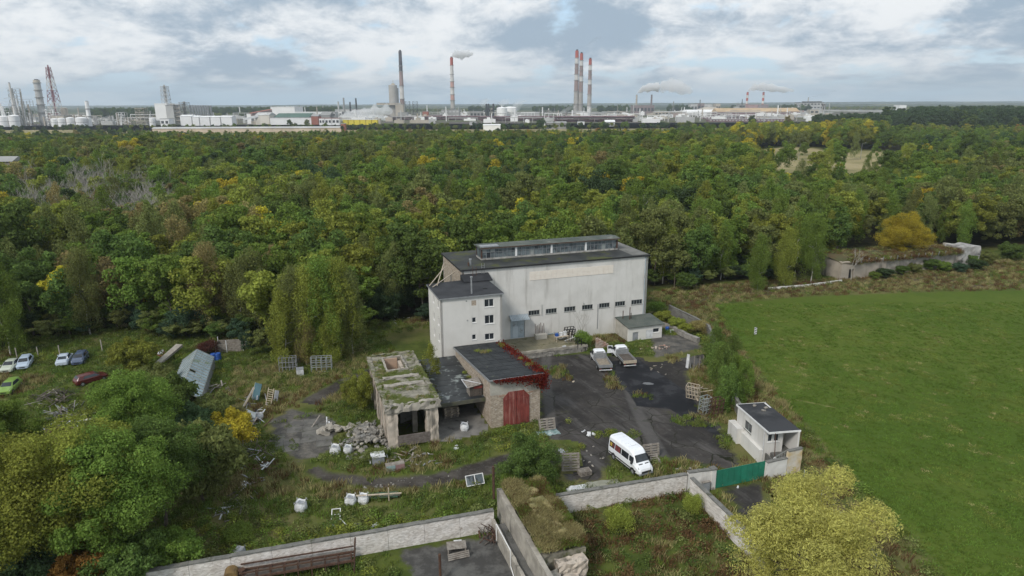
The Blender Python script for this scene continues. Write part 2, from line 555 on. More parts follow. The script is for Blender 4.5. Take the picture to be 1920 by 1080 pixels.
LEAF = dict(
    green=leaf_mat('leaf_green', (0.200, 0.285, 0.060)),
    midgreen=leaf_mat('leaf_mid_green', (0.145, 0.215, 0.058)),
    dark=leaf_mat('leaf_dark_green', (0.092, 0.142, 0.064)),
    olive=leaf_mat('leaf_olive', (0.225, 0.255, 0.085)),
    lime=leaf_mat('leaf_yellow_green', (0.310, 0.345, 0.070)),
    yellow=leaf_mat('leaf_yellow', (0.56, 0.48, 0.06)),
    orange=leaf_mat('leaf_orange', (0.46, 0.27, 0.07)),
    brown=leaf_mat('leaf_brown', (0.34, 0.285, 0.12)),
    blue=leaf_mat('leaf_blue_green', (0.085, 0.140, 0.080)),
    willow=leaf_mat('leaf_willow_yellow', (0.56, 0.54, 0.16), jitter=0.15),
    red=leaf_mat('leaf_crimson', (0.170, 0.018, 0.030), hue=0.03),
    maroon=leaf_mat('leaf_maroon', (0.130, 0.055, 0.045)),
    fir=leaf_mat('leaf_fir', (0.180, 0.260, 0.065)),
    straw=leaf_mat('blade_straw', (0.370, 0.325, 0.155), trans=0.15),
    lawn=leaf_mat('blade_lawn', (0.125, 0.195, 0.036), trans=0.2),
    blade=leaf_mat('blade_green', (0.165, 0.215, 0.046), trans=0.15),
    bladered=leaf_mat('blade_russet', (0.165, 0.100, 0.050), trans=0.15),
)
HAZE = 0.0001

# ================================================================ GROUND AND TERRAIN
gm = MB()
xs = [-11000, -4000, -1500, -500, -200, 0, 200, 500, 1500, 4000, 11000]
ys = [-60, 0, 100, 200, 400, 800, 1500, 3000, 6000, 11500]
for i in range(len(xs) - 1):
    for j in range(len(ys) - 1):
        gm.quad((xs[i], ys[j], 0), (xs[i + 1], ys[j], 0), (xs[i + 1], ys[j + 1], 0), (xs[i], ys[j + 1], 0))
tag(gm.build('ground', ground_mat('meadow')), kind='structure')


def sheet(name, poly, z, m_, step=0.6, margin=1.5):
    """a soil or paving sheet: grid clipped to the outline, with signed distance to the edge stored"""
    pg = np.array(poly, float)
    x0, y0 = pg.min(0) - margin
    x1, y1 = pg.max(0) + margin
    nx, ny = int((x1 - x0) / step) + 2, int((y1 - y0) / step) + 2
    gx, gy = np.meshgrid(x0 + np.arange(nx) * step, y0 + np.arange(ny) * step)
    pts = np.stack([gx.ravel(), gy.ravel()], 1)
    d = np.full(len(pts), 1e9)
    ins = np.zeros(len(pts), bool)
    for i in range(len(pg)):
        a, b = pg[i], pg[(i + 1) % len(pg)]
        ab = b - a
        t = np.clip(((pts - a) @ ab) / (ab @ ab), 0, 1)
        d = np.minimum(d, np.linalg.norm(pts - a - t[:, None] * ab, axis=1))
        cond = (a[1] > pts[:, 1]) != (b[1] > pts[:, 1])
        with np.errstate(divide='ignore', invalid='ignore'):
            xi = (b[0] - a[0]) * (pts[:, 1] - a[1]) / (b[1] - a[1]) + a[0]
        ins ^= cond & (pts[:, 0] < xi)
    sd_ = np.where(ins, d, -d)
    k = np.arange(nx * ny).reshape(ny, nx)
    q = np.stack([k[:-1, :-1], k[:-1, 1:], k[1:, 1:], k[1:, :-1]], -1).reshape(-1, 4)
    keep = sd_[q].max(1) > -margin
    q = q[keep]
    used, inv = np.unique(q, return_inverse=True)
    vs = np.column_stack([pts[used], np.full(len(used), z)])
    me = bpy.data.meshes.new(name)
    me.from_pydata(vs.tolist(), [], inv.reshape(-1, 4).tolist())
    at_ = me.attributes.new('edge', 'FLOAT', 'POINT')
    at_.data.foreach_set('value', sd_[used].astype(np.float32))
    me.materials.append(m_)
    o = bpy.data.objects.new(name, me)
    COL.objects.link(o)
    return tag(o, kind='structure')


def field_col(t, pos):
    p = t.node('ShaderNodeMapping', {'Vector': pos, 'Rotation': (0, 0, math.radians(35))}).outputs[0]
    st = t.noise(t.scale(p, 0.012, 0.16, 1), 1.0, 6, 0.6)
    big_ = t.noise(pos, 0.022, 5, 0.6)
    fine_ = t.noise(t.scale(p, 0.5, 1.6, 1), 1.5, 6, 0.75)
    c = t.mix(t.ramp(big_, 0.38, 0.64), (0.058, 0.100, 0.012), (0.092, 0.126, 0.020))
    c = t.mix(t.math('MULTIPLY', t.ramp(st, 0.50, 0.80), 0.35), c, (0.115, 0.125, 0.030))
    mt = t.noise(pos, 0.09, 8, 0.7)
    c = t.mix(t.math('MULTIPLY', t.ramp(mt, 0.44, 0.66), 0.5), c, (0.092, 0.122, 0.020))
    c = t.mix(t.math('MULTIPLY', t.ramp(fine_, 0.45, 0.75), 0.75), c, (0.040, 0.060, 0.006))
    pt = t.noise(t.scale(p, 0.05, 0.35, 1), 1.0, 6, 0.7)
    return t.mix(t.math('MULTIPLY', t.ramp(pt, 0.63, 0.74), 0.8), c, (0.19, 0.18, 0.07))


def asphalt_col(t, pos):
    a = t.noise(pos, 0.16, 7, 0.65)
    b = t.noise(pos, 1.1, 7, 0.7)
    f = t.noise(pos, 22, 3, 0.7)
    p = t.node('ShaderNodeMapping', {'Vector': pos, 'Rotation': (0, 0, math.radians(-28))}).outputs[0]
    sw = t.noise(t.scale(p, 0.45, 0.06, 1), 1.0, 6, 0.65)
    c = t.mix(t.ramp(a, 0.38, 0.66), (0.030, 0.028, 0.027), (0.064, 0.058, 0.054))
    c = t.mix(t.math('MULTIPLY', t.ramp(sw, 0.50, 0.68), 0.7), c, (0.110, 0.104, 0.100))
    c = t.mix(t.math('MULTIPLY', t.ramp(b, 0.54, 0.72), 0.55), c, (0.120, 0.112, 0.104))
    c = t.mix(t.math('MULTIPLY', t.ramp(f, 0.55, 0.8), 0.4), c, (0.15, 0.145, 0.14))
    dv = t.node('ShaderNodeMix', {0: 0.35}, data_type='VECTOR')
    t.t.links.new(pos, dv.inputs[4])
    t.t.links.new(t.node('ShaderNodeTexNoise', {'Vector': pos, 'Scale': 0.8, 'Detail': 4}).outputs['Color'], dv.inputs[5])
    vo = t.node('ShaderNodeTexVoronoi', {'Vector': dv.outputs[1], 'Scale': 0.42}, feature='DISTANCE_TO_EDGE').outputs['Distance']
    c = t.mix(t.math('MULTIPLY', t.ramp(vo, 0.022, 0.004), t.ramp(a, 0.42, 0.56)), c, (0.016, 0.018, 0.010))
    tr = t.node('ShaderNodeTexWave', {'Vector': pos, 'Scale': 0.028, 'Distortion': 6.0, 'Detail': 2.0, 'Detail Scale': 0.35}).outputs['Fac']
    c = t.mix(t.math('MULTIPLY', t.ramp(tr, 0.93, 0.99), 0.45), c, (0.125, 0.12, 0.115))
    mo = t.noise(pos, 0.33, 6, 0.7)
    return t.mix(t.math('MULTIPLY', t.ramp(mo, 0.60, 0.70), 0.75), c, (0.055, 0.060, 0.018))


def fresh_col(t, pos):
    a = t.noise(pos, 0.3, 6, 0.6)
    b = t.noise(pos, 9, 4, 0.7)
    c = t.mix(t.ramp(a, 0.4, 0.66), (0.016, 0.017, 0.020), (0.032, 0.032, 0.036))
    c = t.mix(t.math('MULTIPLY', t.ramp(b, 0.6, 0.8), 0.3), c, (0.07, 0.07, 0.07))
    return c, t.math('SUBTRACT', 0.85, t.math('MULTIPLY', t.ramp(a, 0.50, 0.60), 0.28))


def track_col(t, pos):
    a = t.noise(pos, 0.35, 6, 0.65)
    b = t.noise(pos, 2.3, 6, 0.75)
    c = t.mix(t.ramp(a, 0.38, 0.64), (0.040, 0.035, 0.031), (0.085, 0.076, 0.066))
    c = t.mix(t.math('MULTIPLY', t.ramp(b, 0.52, 0.72), 0.6), c, (0.17, 0.16, 0.145))
    g = t.noise(pos, 0.6, 5, 0.7)
    return t.mix(t.math('MULTIPLY', t.ramp(g, 0.62, 0.72), 0.5), c, (0.055, 0.068, 0.020))


def slabs_col(t, pos):
    a = t.noise(pos, 0.5, 6, 0.65)
    b = t.noise(pos, 3, 6, 0.75)
    c = t.mix(t.ramp(a, 0.40, 0.62), (0.060, 0.057, 0.054), (0.150, 0.138, 0.122))
    c = t.mix(t.math('MULTIPLY', t.ramp(b, 0.48, 0.66), 0.6), c, (0.05, 0.05, 0.035))
    return c, t.math('SUBTRACT', 0.9, t.math('MULTIPLY', t.ramp(a, 0.54, 0.46), 0.35))


def scrub_col(t, pos):
    a = t.noise(pos, 0.09, 6, 0.65)
    b = t.noise(pos, 0.7, 6, 0.7)
    c = t.mix(t.ramp(a, 0.40, 0.62), (0.085, 0.068, 0.038), (0.072, 0.082, 0.026))
    return t.mix(t.math('MULTIPLY', t.ramp(b, 0.45, 0.7), 0.7), c, (0.135, 0.110, 0.058))


def litter_col(t, pos):
    a = t.noise(pos, 0.5, 5, 0.65)
    return t.mix(t.ramp(a, 0.4, 0.62), (0.022, 0.022, 0.010), (0.050, 0.042, 0.020))


def straw_col(t, pos):
    a = t.noise(pos, 0.02, 6, 0.6)
    b = t.noise(pos, 0.25, 5, 0.7)
    c = t.mix(t.ramp(a, 0.40, 0.60), (0.330, 0.275, 0.150), (0.215, 0.195, 0.085))
    return t.mix(t.math('MULTIPLY', t.ramp(b, 0.5, 0.7), 0.4), c, (0.10, 0.10, 0.04))


def works_col(t, pos):
    a = t.noise(pos, 0.006, 6, 0.65)
    b = t.noise(pos, 0.05, 6, 0.7)
    c = t.mix(t.ramp(a, 0.42, 0.60), (0.115, 0.100, 0.088), (0.090, 0.105, 0.040))
    return t.mix(t.math('MULTIPLY', t.ramp(b, 0.5, 0.66), 0.5), c, (0.075, 0.062, 0.058))


M_field = ground_mat('field_turf', field_col, soft=1.0, wob=0.25, bump=0.25)
M_asph = ground_mat('old_asphalt', asphalt_col, soft=0.9, wob=0.45, bump=0.25)
M_fresh = ground_mat('fresh_asphalt', fresh_col, asphalt_col, soft=0.25, wob=0.04, bump=0.1)
M_track = ground_mat('gravel_track', track_col, soft=0.8, wob=0.22)
M_slabs = ground_mat('broken_slabs', slabs_col, soft=0.7, wob=0.4, bump=0.35)
M_scrub = ground_mat('scrub_soil', scrub_col, soft=4, wob=1.0)
M_litter = ground_mat('forest_litter', litter_col, soft=5, wob=1.2)
M_straw = ground_mat('straw_meadow', straw_col, soft=8, wob=1.6)
M_works = ground_mat('works_ground', works_col, soft=40, wob=5, edge_scale=0.02)


def px(*uv):
    return [P(u, v) for u, v in uv]


FOREST = [(-230, 150), *px((-60, 650), (30, 662), (100, 640), (170, 622), (250, 625), (320, 640), (420, 628), (500, 640), (520, 665), (690, 612), (800, 600)),
          G(18, 116), G(60, 117), *px((1240, 545), (1330, 535), (1400, 530), (1570, 518)), *px((1600, 470), (1700, 462), (1760, 470), (1800, 478), (1850, 470), (1960, 460), (2200, 460)),
          (560, 735), (-560, 735), (-560, 400)]
sheet('forest_floor', FOREST, 0.004, M_litter, 5.0, 4)
sheet('scrub_strip', px((1238, 548), (1400, 528), (1580, 522), (1800, 490), (2100, 480), (2100, 560), (1900, 552), (1700, 556), (1500, 562), (1340, 582), (1420, 705), (1500, 820), (1620, 950), (1760, 1100), (1500, 1100), (1500, 900), (1400, 760), (1330, 640), (1250, 575)), 0.008, M_scrub, 1.0)
FIELD = px((1338, 571), (1500, 556), (1700, 548), (1900, 544), (2150, 545), (3500, 620), (3200, 1500), (1900, 1300), (1760, 1080), (1690, 990), (1600, 900), (1500, 790), (1440, 722), (1400, 668))
sheet('playing_field', FIELD, 0.012, M_field, 1.2)
sheet('far_field', px((1850, 520), (1920, 505), (2300, 490), (2300, 512), (1920, 522)), 0.014, M_field, 1.5)
YARD = px((985, 668), (1100, 662), (1165, 668), (1240, 668), (1330, 660), (1345, 668), (1290, 700), (1320, 760), (1345, 800), (1395, 868), (1370, 884), (1300, 868), (1230, 860), (1160, 850), (1130, 905), (1060, 905), (1040, 850), (1010, 800), (1005, 760), (1015, 700))
sheet('asphalt_yard', YARD, 0.008, M_asph, 0.5)
sheet('asphalt_drive', px((1215, 625), (1305, 630), (1320, 655), (1225, 672)), 0.020, M_slabs, 0.4)
sheet('gate_drive', px((1345, 912), (1432, 902), (1445, 950), (1500, 1010), (1470, 1040), (1385, 965)), 0.008, M_asph, 0.4)
sheet('asphalt_patch', px((1112, 680), (1140, 700), (1180, 740), (1192, 762), (1255, 768), (1345, 820), (1352, 812), (1290, 735), (1240, 700), (1195, 672)), 0.012, M_fresh, 0.25, 0.5)
TRACK = px((640, 708), (690, 690), (720, 680), (735, 690), (690, 705), (640, 735), (600, 760), (570, 790), (560, 825), (580, 860), (620, 882), (700, 893), (800, 888), (900, 862), (960, 845), (1060, 838), (1060, 872), (930, 892), (800, 918), (690, 918), (600, 905), (548, 875), (520, 840), (500, 810), (520, 780), (570, 745))
sheet('dirt_track', TRACK, 0.016, M_track, 0.4)
sheet('broken_slab_apron', px((500, 790), (545, 765), (610, 775), (640, 800), (618, 850), (560, 870), (512, 830)), 0.020, M_slabs, 0.4)
sheet('lower_courtyard', px((735, 1034), (920, 1000), (948, 1010), (985, 1095), (1010, 1160), (760, 1160), (770, 1080)), 0.008, ground_mat('wet_concrete', lambda t, pos: t.mix(t.ramp(t.noise(pos, 0.5, 7, 0.7), 0.42, 0.62), (0.060, 0.058, 0.055), (0.115, 0.112, 0.105)), soft=0.6, wob=0.3, bump=0.2), 0.4)
sheet('link_floor', [G(*p) for p in ((14.9, 71.0), (20.8, 71.6), (21.2, 89.5), (15.2, 89.5))], 0.02, mat('old_slab_floor', (0.20, 0.19, 0.175), (0.13, 0.125, 0.115), 0.8, 0.9, c3=(0.08, 0.075, 0.07), s3=0.6), 0.5, 0)
CLEAR = px((1225, 303), (1290, 299), (1380, 290), (1415, 281), (1470, 275), (1530, 277), (1560, 283), (1640, 282), (1720, 290), (1830, 318), (1920, 330), (2000, 340), (2000, 352), (1800, 338), (1690, 345), (1600, 368), (1520, 362), (1470, 372), (1430, 345), (1400, 316), (1300, 311))
sheet('straw_clearing', CLEAR, 0.02, M_straw, 6, 10)
sheet('works_yard', [(-3000, 1250), (3000, 1050), (4000, 3200), (-4000, 3300)], 0.02, M_works, 60, 60)
sheet('railway_meadow', [(-900, 745), (900, 745), (2200, 1300), (-2200, 1300)], 0.02, ground_mat('rough_meadow', straw_col, soft=30, wob=8, edge_scale=0.02), 40, 40)

# broken slabs that can be told apart on the apron and dark yard: parts of the setting
ap = bpy.data.objects['broken_slab_apron']
sl = MB()
sl.box(-0.9, 0.9, -0.75, 0.75, 0, 0.05)
slm = sl.mesh('slab', mat('slab_top', (0.15, 0.145, 0.13), (0.10, 0.095, 0.09), 0.8, 0.9, c3=(0.055, 0.06, 0.03), s3=0.7))
for i in range(6):
    for j in range(5):
        q = PL(512 + 0, 846)
        x, y = q[0] + i * 1.86 + U(-.05, .05) + 0.2 * j, q[1] + j * 1.56 + U(-.05, .05)
        wx, wy = G(x, y)
        u_, v_ = proj(wx, wy, 0)
        if not (505 < u_ < 632 and 780 < v_ < 868) or RN.random() < 0.15:
            continue
        o = bpy.data.objects.new('slab', slm)
        COL.objects.link(o)
        o.parent = ap
        o.location = (wx, wy, -0.012 + U(-.012, .012))
        o.rotation_euler = (U(-.012, .012), U(-.012, .012), TH + U(-.03, .03))

# horizon woods and low hills, in three receding bands
rgen = np.random.default_rng(5)


def ridge(name, y0, y1, h, seed, x_half, n=260, rows=7):
    rg = np.random.default_rng(seed)
    vs, fs = [], []
    ph = rg.uniform(0, 6.28, 12)
    fr = rg.uniform(0.6, 9, 12)
    for j in range(rows):
        for i in range(n):
            x = -x_half + 2 * x_half * i / (n - 1)
            q = x / x_half * 6
            und = sum(math.sin(q * fr[k] + ph[k]) / (1 + fr[k] * .35) for k in range(12)) * 0.16
            prof = 0 if j in (0, rows - 1) else 1
            z = h * prof * (0.86 + und * 0.5 + rg.uniform(-.07, .07)) - (1 if not prof else 0)
            yy = y0 + (y1 - y0) * (0.02 if j == 1 else j / (rows - 1)) + rg.uniform(-20, 20)
            vs.append((x, yy, max(z, -0.5)))
    for j in range(rows - 1):
        for i in range(n - 1):
            a = j * n + i
            fs.append((a, a + 1, a + n + 1, a + n))
    me = bpy.data.meshes.new(name)
    me.from_pydata(vs, [], fs)
    me.materials.append(M_hill)
    o = bpy.data.objects.new(name, me)
    COL.objects.link(o)
    return tag(o, kind='structure')


ridge('distant_woods', 3600, 5200, 13, 3, 5200, 500)
ridge('farther_woods', 6000, 8000, 16, 4, 8000, 500)
ridge('horizon_hills', 9200, 10800, 30, 9, 10500, 400)

# ================================================================ TREES


def leafmesh(name, C_, N_, S_, rg, aspect=0.62, m_=None):
    """one diamond of two triangles per leaf clump"""
    n = len(C_)
    N_ = N_ / np.maximum(np.linalg.norm(N_, axis=1, keepdims=True), 1e-6)
    r_ = rg.normal(size=(n, 3))
    t_ = np.cross(N_, r_)
    t_ /= np.maximum(np.linalg.norm(t_, axis=1, keepdims=True), 1e-6)
    b_ = np.cross(N_, t_)
    s_ = S_[:, None]
    V_ = np.empty((n, 4, 3))
    V_[:, 0] = C_ + t_ * s_
    V_[:, 1] = C_ + b_ * s_ * aspect + N_ * s_ * 0.12
    V_[:, 2] = C_ - t_ * s_
    V_[:, 3] = C_ - b_ * s_ * aspect - N_ * s_ * 0.12
    me = bpy.data.meshes.new(name)
    me.vertices.add(n * 4)
    me.vertices.foreach_set('co', V_.ravel())
    me.loops.add(n * 4)
    me.loops.foreach_set('vertex_index', np.arange(n * 4, dtype=np.int32))
    me.polygons.add(n)
    me.polygons.foreach_set('loop_start', np.arange(0, n * 4, 4, dtype=np.int32))
    me.update(calc_edges=True)
    if m_:
        me.materials.append(m_)
    return me


def crown_points(rg, H, Rr, zb, kind='round', lobes=14, per=230, size=0.34, lr0=0.20, lr1=0.38):
    """leaf clumps over uneven lobes"""
    Cs, Ns, Ss = [], [], []
    zc = (zb + H) / 2
    hh = (H - zb) / 2
    for k in range(lobes):
        if kind == 'round':
            d = rg.normal(size=3)
            d[2] = d[2] * 0.9 + 0.25
            d /= np.linalg.norm(d)
            q = rg.uniform(0.30, 0.92)
            c = np.array([d[0] * Rr * q, d[1] * Rr * q, zc + d[2] * hh * min(q, .86)])
            lr = rg.uniform(lr0, lr1) * Rr
            rr = np.array([lr, lr, lr * rg.uniform(0.65, 0.95)])
        elif kind == 'birch':
            f = (k + 0.5) / lobes
            z = zb + (H - zb) * f
            wdt = Rr * (math.sin(math.pi * min(1, 0.16 + 0.80 * f)) ** 0.7)
            a = rg.uniform(0, 6.28)
            q = rg.uniform(0.15, 0.85)
            c = np.array([math.cos(a) * wdt * q, math.sin(a) * wdt * q, z])
            lr = rg.uniform(0.20, 0.34) * Rr
            rr = np.array([lr, lr, lr * rg.uniform(1.0, 1.9)])
        elif kind == 'pine':
            f = (k + 0.5) / lobes
            z = zb + (H - zb) * f
            a = rg.uniform(0, 6.28)
            q = rg.uniform(0.2, 0.75) * (1 - 0.55 * f)
            c = np.array([math.cos(a) * Rr * q, math.sin(a) * Rr * q, z])
            lr = rg.uniform(0.35, 0.55) * Rr * (1 - 0.35 * f)
            rr = np.array([lr, lr, lr * 0.38])
        elif kind == 'fir':
            f = (k + 0.5) / lobes
            z = zb + (H - zb) * f
            a = k * 2.4
            wdt = Rr * (1 - f) ** 0.8 + 0.15
            c = np.array([math.cos(a) * wdt * .45, math.sin(a) * wdt * .45, z])
            lr = wdt * 0.62 + 0.1
            rr = np.array([lr, lr, lr * 0.5 + 0.25])
        n = int(per * rg.uniform(0.7, 1.3))
        d = rg.normal(size=(n, 3))
        d[:, 2] += 0.35
        d /= np.linalg.norm(d, axis=1, keepdims=True)
        rad = rg.uniform(0.55, 1.08, n) ** 0.7
        # bumps inside the lobe so its outline is ragged
        bump = 1 + 0.16 * np.sin(d[:, 0] * 7 + k) * np.sin(d[:, 1] * 8 + 2 * k) + 0.12 * np.sin(d[:, 2] * 11 + k)
        p = c + d * rr * (rad * bump)[:, None]
        if kind == 'birch':
            p[:, 2] -= rg.uniform(0, 1.2, n) ** 2 * lr
        Cs.append(p)
        nn = d + rg.normal(size=(n, 3)) * 0.55
        if kind == 'birch':
            nn[:, 2] *= 0.4
        Ns.append(nn)
        Ss.append(rg.uniform(0.65, 1.25, n) * size)
    return np.concatenate(Cs), np.concatenate(Ns), np.concatenate(Ss)


def trunk_mb(rg, H, r0, zb, spread, limbs=5, lean=0.0):
    b = MB()
    pts = [Vector((0, 0, -0.15))]
    for k in range(1, 5):
        pts.append(Vector((rg.normal() * 0.12 * k + lean * k, rg.normal() * 0.12 * k, H * 0.86 * k / 4)))
    for k in range(4):
        b.tube(pts[k], pts[k + 1], r0 * (1 - k * 0.22), r0 * (1 - (k + 1) * 0.22), 7, caps=False)
    for k in range(limbs):
        f = rg.uniform(0.35, 0.8)
        q = f * 4
        i = min(3, int(q))
        p0 = pts[i].lerp(pts[i + 1], q - i)
        a = rg.uniform(0, 6.28)
        p1 = p0 + Vector((math.cos(a) * spread * 0.6, math.sin(a) * spread * 0.5, H * 0.07))
        b.tube(p0, p1, r0 * 0.38, r0 * 0.12, 5, caps=False)
    return b


PROTO = {}


def proto(key, kind, H, Rr, zb, lobes, per, size, seed, bark=None, r0=0.22, aspect=0.62, lr=(0.20, 0.38)):
    rg = np.random.default_rng(seed)
    C_, N_, S_ = crown_points(rg, H, Rr, zb, kind, lobes, per, size, *lr)
    cm = leafmesh('crown', C_, N_, S_, rg, aspect, LEAF['green'])
    tm = trunk_mb(rg, H * .84, r0, zb, Rr).mesh('trunk', bark or M_bark, True)
    PROTO[key] = (cm, tm)


# forest sizes
for i in range(6):
    proto('round%d' % i, 'round', 15 + i * .6, 4.4 + 0.3 * i, 3.2, 30, 210, 0.29, 20 + i)
for i in range(2):
    proto('tall%d' % i, 'round', 18.5, 3.4, 4.5, 28, 200, 0.28, 40 + i)
for i in range(3):
    proto('birch%d' % i, 'birch', 16.5, 3.7, 3.5, 34, 170, 0.20, 60 + i, M_birchbark, 0.15, 0.45)
for i in range(2):
    proto('pine%d' % i, 'pine', 15.5, 4.0, 7.5, 12, 260, 0.34, 70 + i, M_bark, 0.22, 0.3)


def bare_tree_mb(seed, H=15, n_lv=4):
    rg = random.Random(seed)
    b = MB()
    def grow(p, d, L_, r, lv):
        q = p + d * L_
        b.tube(p, q, r, r * 0.66, 5 if lv < 2 else 3, caps=False)
        if lv >= n_lv:
            return
        for _ in range(3 if lv < 3 else 4):
            nd = (d + Vector((rg.uniform(-.75, .75), rg.uniform(-.75, .75), rg.uniform(-.1, .55)))).normalized()
            grow(q if rg.random() < .6 else p.lerp(q, rg.uniform(.5, .9)), nd, L_ * rg.uniform(.55, .78), r * 0.55, lv + 1)
    grow(Vector((0, 0, -.1)), Vector((rg.uniform(-.08, .08), rg.uniform(-.08, .08), 1)).normalized(), H * 0.42, 0.20, 0)
    return b


BARE = [bare_tree_mb(s).mesh('branches', M_greybark) for s in (1, 2, 3)]

TREE_NAME = dict(round='broadleaf_tree', tall='broadleaf_tree', birch='birch_tree', pine='pine_tree', bare='bare_tree')


def put_tree(key, leaf, x, y, sc=1.0, szz=1.0, rz=None, label=None, group=None, cat='tree', z=0.0, name=None):
    nm = name or TREE_NAME.get(key.rstrip('0123456789'), 'tree')
    root = empty(nm, (x, y, z), U(0, 6.28) if rz is None else rz, label, cat, group)
    root.scale = (sc, sc, sc * szz)
    cm, tm = PROTO[key]
    o = bpy.data.objects.new('crown', cm)
    COL.objects.link(o)
    o.parent = root
    o.material_slots[0].link = 'OBJECT'
    o.material_slots[0].material = LEAF[leaf]
    t = bpy.data.objects.new('trunk', tm)
    COL.objects.link(t)
    t.parent = root
    return root


# ---- scatter of uncountable vegetation with one geometry-nodes object each
def scatter_tree():
    g = bpy.data.node_groups.new('scatter', 'GeometryNodeTree')
    g.interface.new_socket('Geometry', in_out='INPUT', socket_type='NodeSocketGeometry')
    g.interface.new_socket('Kinds', in_out='INPUT', socket_type='NodeSocketCollection')
    g.interface.new_socket('Geometry', in_out='OUTPUT', socket_type='NodeSocketGeometry')
    N, Lk = g.nodes.new, g.links.new
    gi, go = N('NodeGroupInput'), N('NodeGroupOutput')
    ci = N('GeometryNodeCollectionInfo')
    ci.inputs['Separate Children'].default_value = True
    ci.inputs['Reset Children'].default_value = True
    ip = N('GeometryNodeInstanceOnPoints')
    ip.inputs['Pick Instance'].default_value = True
    def attr(nm, typ):
        a = N('GeometryNodeInputNamedAttribute')
        a.data_type = typ
        a.inputs['Name'].default_value = nm
        return a.outputs['Attribute']
    Lk(gi.outputs[0], ip.inputs['Points'])
    Lk(gi.outputs[1], ci.inputs['Collection'])
    Lk(ci.outputs[0], ip.inputs['Instance'])
    Lk(attr('kind_index', 'INT'), ip.inputs['Instance Index'])
    Lk(attr('turn', 'FLOAT_VECTOR'), ip.inputs['Rotation'])
    Lk(attr('size', 'FLOAT_VECTOR'), ip.inputs['Scale'])
    Lk(ip.outputs[0], go.inputs[0])
    return g


SCATTER = scatter_tree()


def scatter(name, pts, kinds, label=None):
    """pts rows: x y z turn sx sz kind ; kinds: list of (mesh, material)"""
    pts = np.array(pts, float)
    c = bpy.data.collections.new(name + ' kinds')
    for i, (me, m_) in enumerate(kinds):
        mm = me.copy()
        if m_:
            mm.materials[0] = m_
        o = bpy.data.objects.new('%s kind %s' % (name, chr(97 + i // 26) + chr(97 + i % 26)), mm)
        c.objects.link(o)
    me = bpy.data.meshes.new(name)
    me.from_pydata(pts[:, :3].tolist(), [], [])
    a = me.attributes.new('kind_index', 'INT', 'POINT')
    a.data.foreach_set('value', pts[:, 6].astype(np.int32))
    a = me.attributes.new('turn', 'FLOAT_VECTOR', 'POINT')
    a.data.foreach_set('vector', np.column_stack([pts[:, 3] * 0, pts[:, 3] * 0, pts[:, 3]]).astype(np.float32).ravel())
    a = me.attributes.new('size', 'FLOAT_VECTOR', 'POINT')
    a.data.foreach_set('vector', np.column_stack([pts[:, 4], pts[:, 4], pts[:, 5]]).astype(np.float32).ravel())
    o = bpy.data.objects.new(name, me)
    COL.objects.link(o)
    md = o.modifiers.new('scatter', 'NODES')
    md.node_group = SCATTER
    for it in SCATTER.interface.items_tree:
        if it.name == 'Kinds':
            md[it.identifier] = c
    return tag(o, label, kind='stuff')


def inside(poly, x, y):
    r_ = False
    n = len(poly)
    for i in range(n):
        a, b = poly[i], poly[(i + 1) % n]
        if (a[1] > y) != (b[1] > y) and x < (b[0] - a[0]) * (y - a[1]) / (b[1] - a[1]) + a[0]:
            r_ = not r_
    return r_


def vnoise(x, y, s, seed=0):
    x, y = x / s, y / s
    xi, yi = math.floor(x), math.floor(y)
    fx, fy = x - xi, y - yi
    fx, fy = fx * fx * (3 - 2 * fx), fy * fy * (3 - 2 * fy)
    def h(a, b):
        q = math.sin(a * 127.1 + b * 311.7 + seed * 74.7) * 43758.5453
        return q - math.floor(q)
    return (h(xi, yi) * (1 - fx) + h(xi + 1, yi) * fx) * (1 - fy) + (h(xi, yi + 1) * (1 - fx) + h(xi + 1, yi + 1) * fx) * fy


# ---- the wood: pick a species and colour everywhere, nearest 300 as things, the rest as one mass
SHAPES = ['round0', 'round1', 'round2', 'round3', 'round4', 'round5', 'tall0', 'tall1', 'birch0', 'birch1', 'birch2', 'pine0', 'pine1']
BUNKER_X = [LO(*P(1575, 525))[0], LO(*P(1850, 495))[0]]


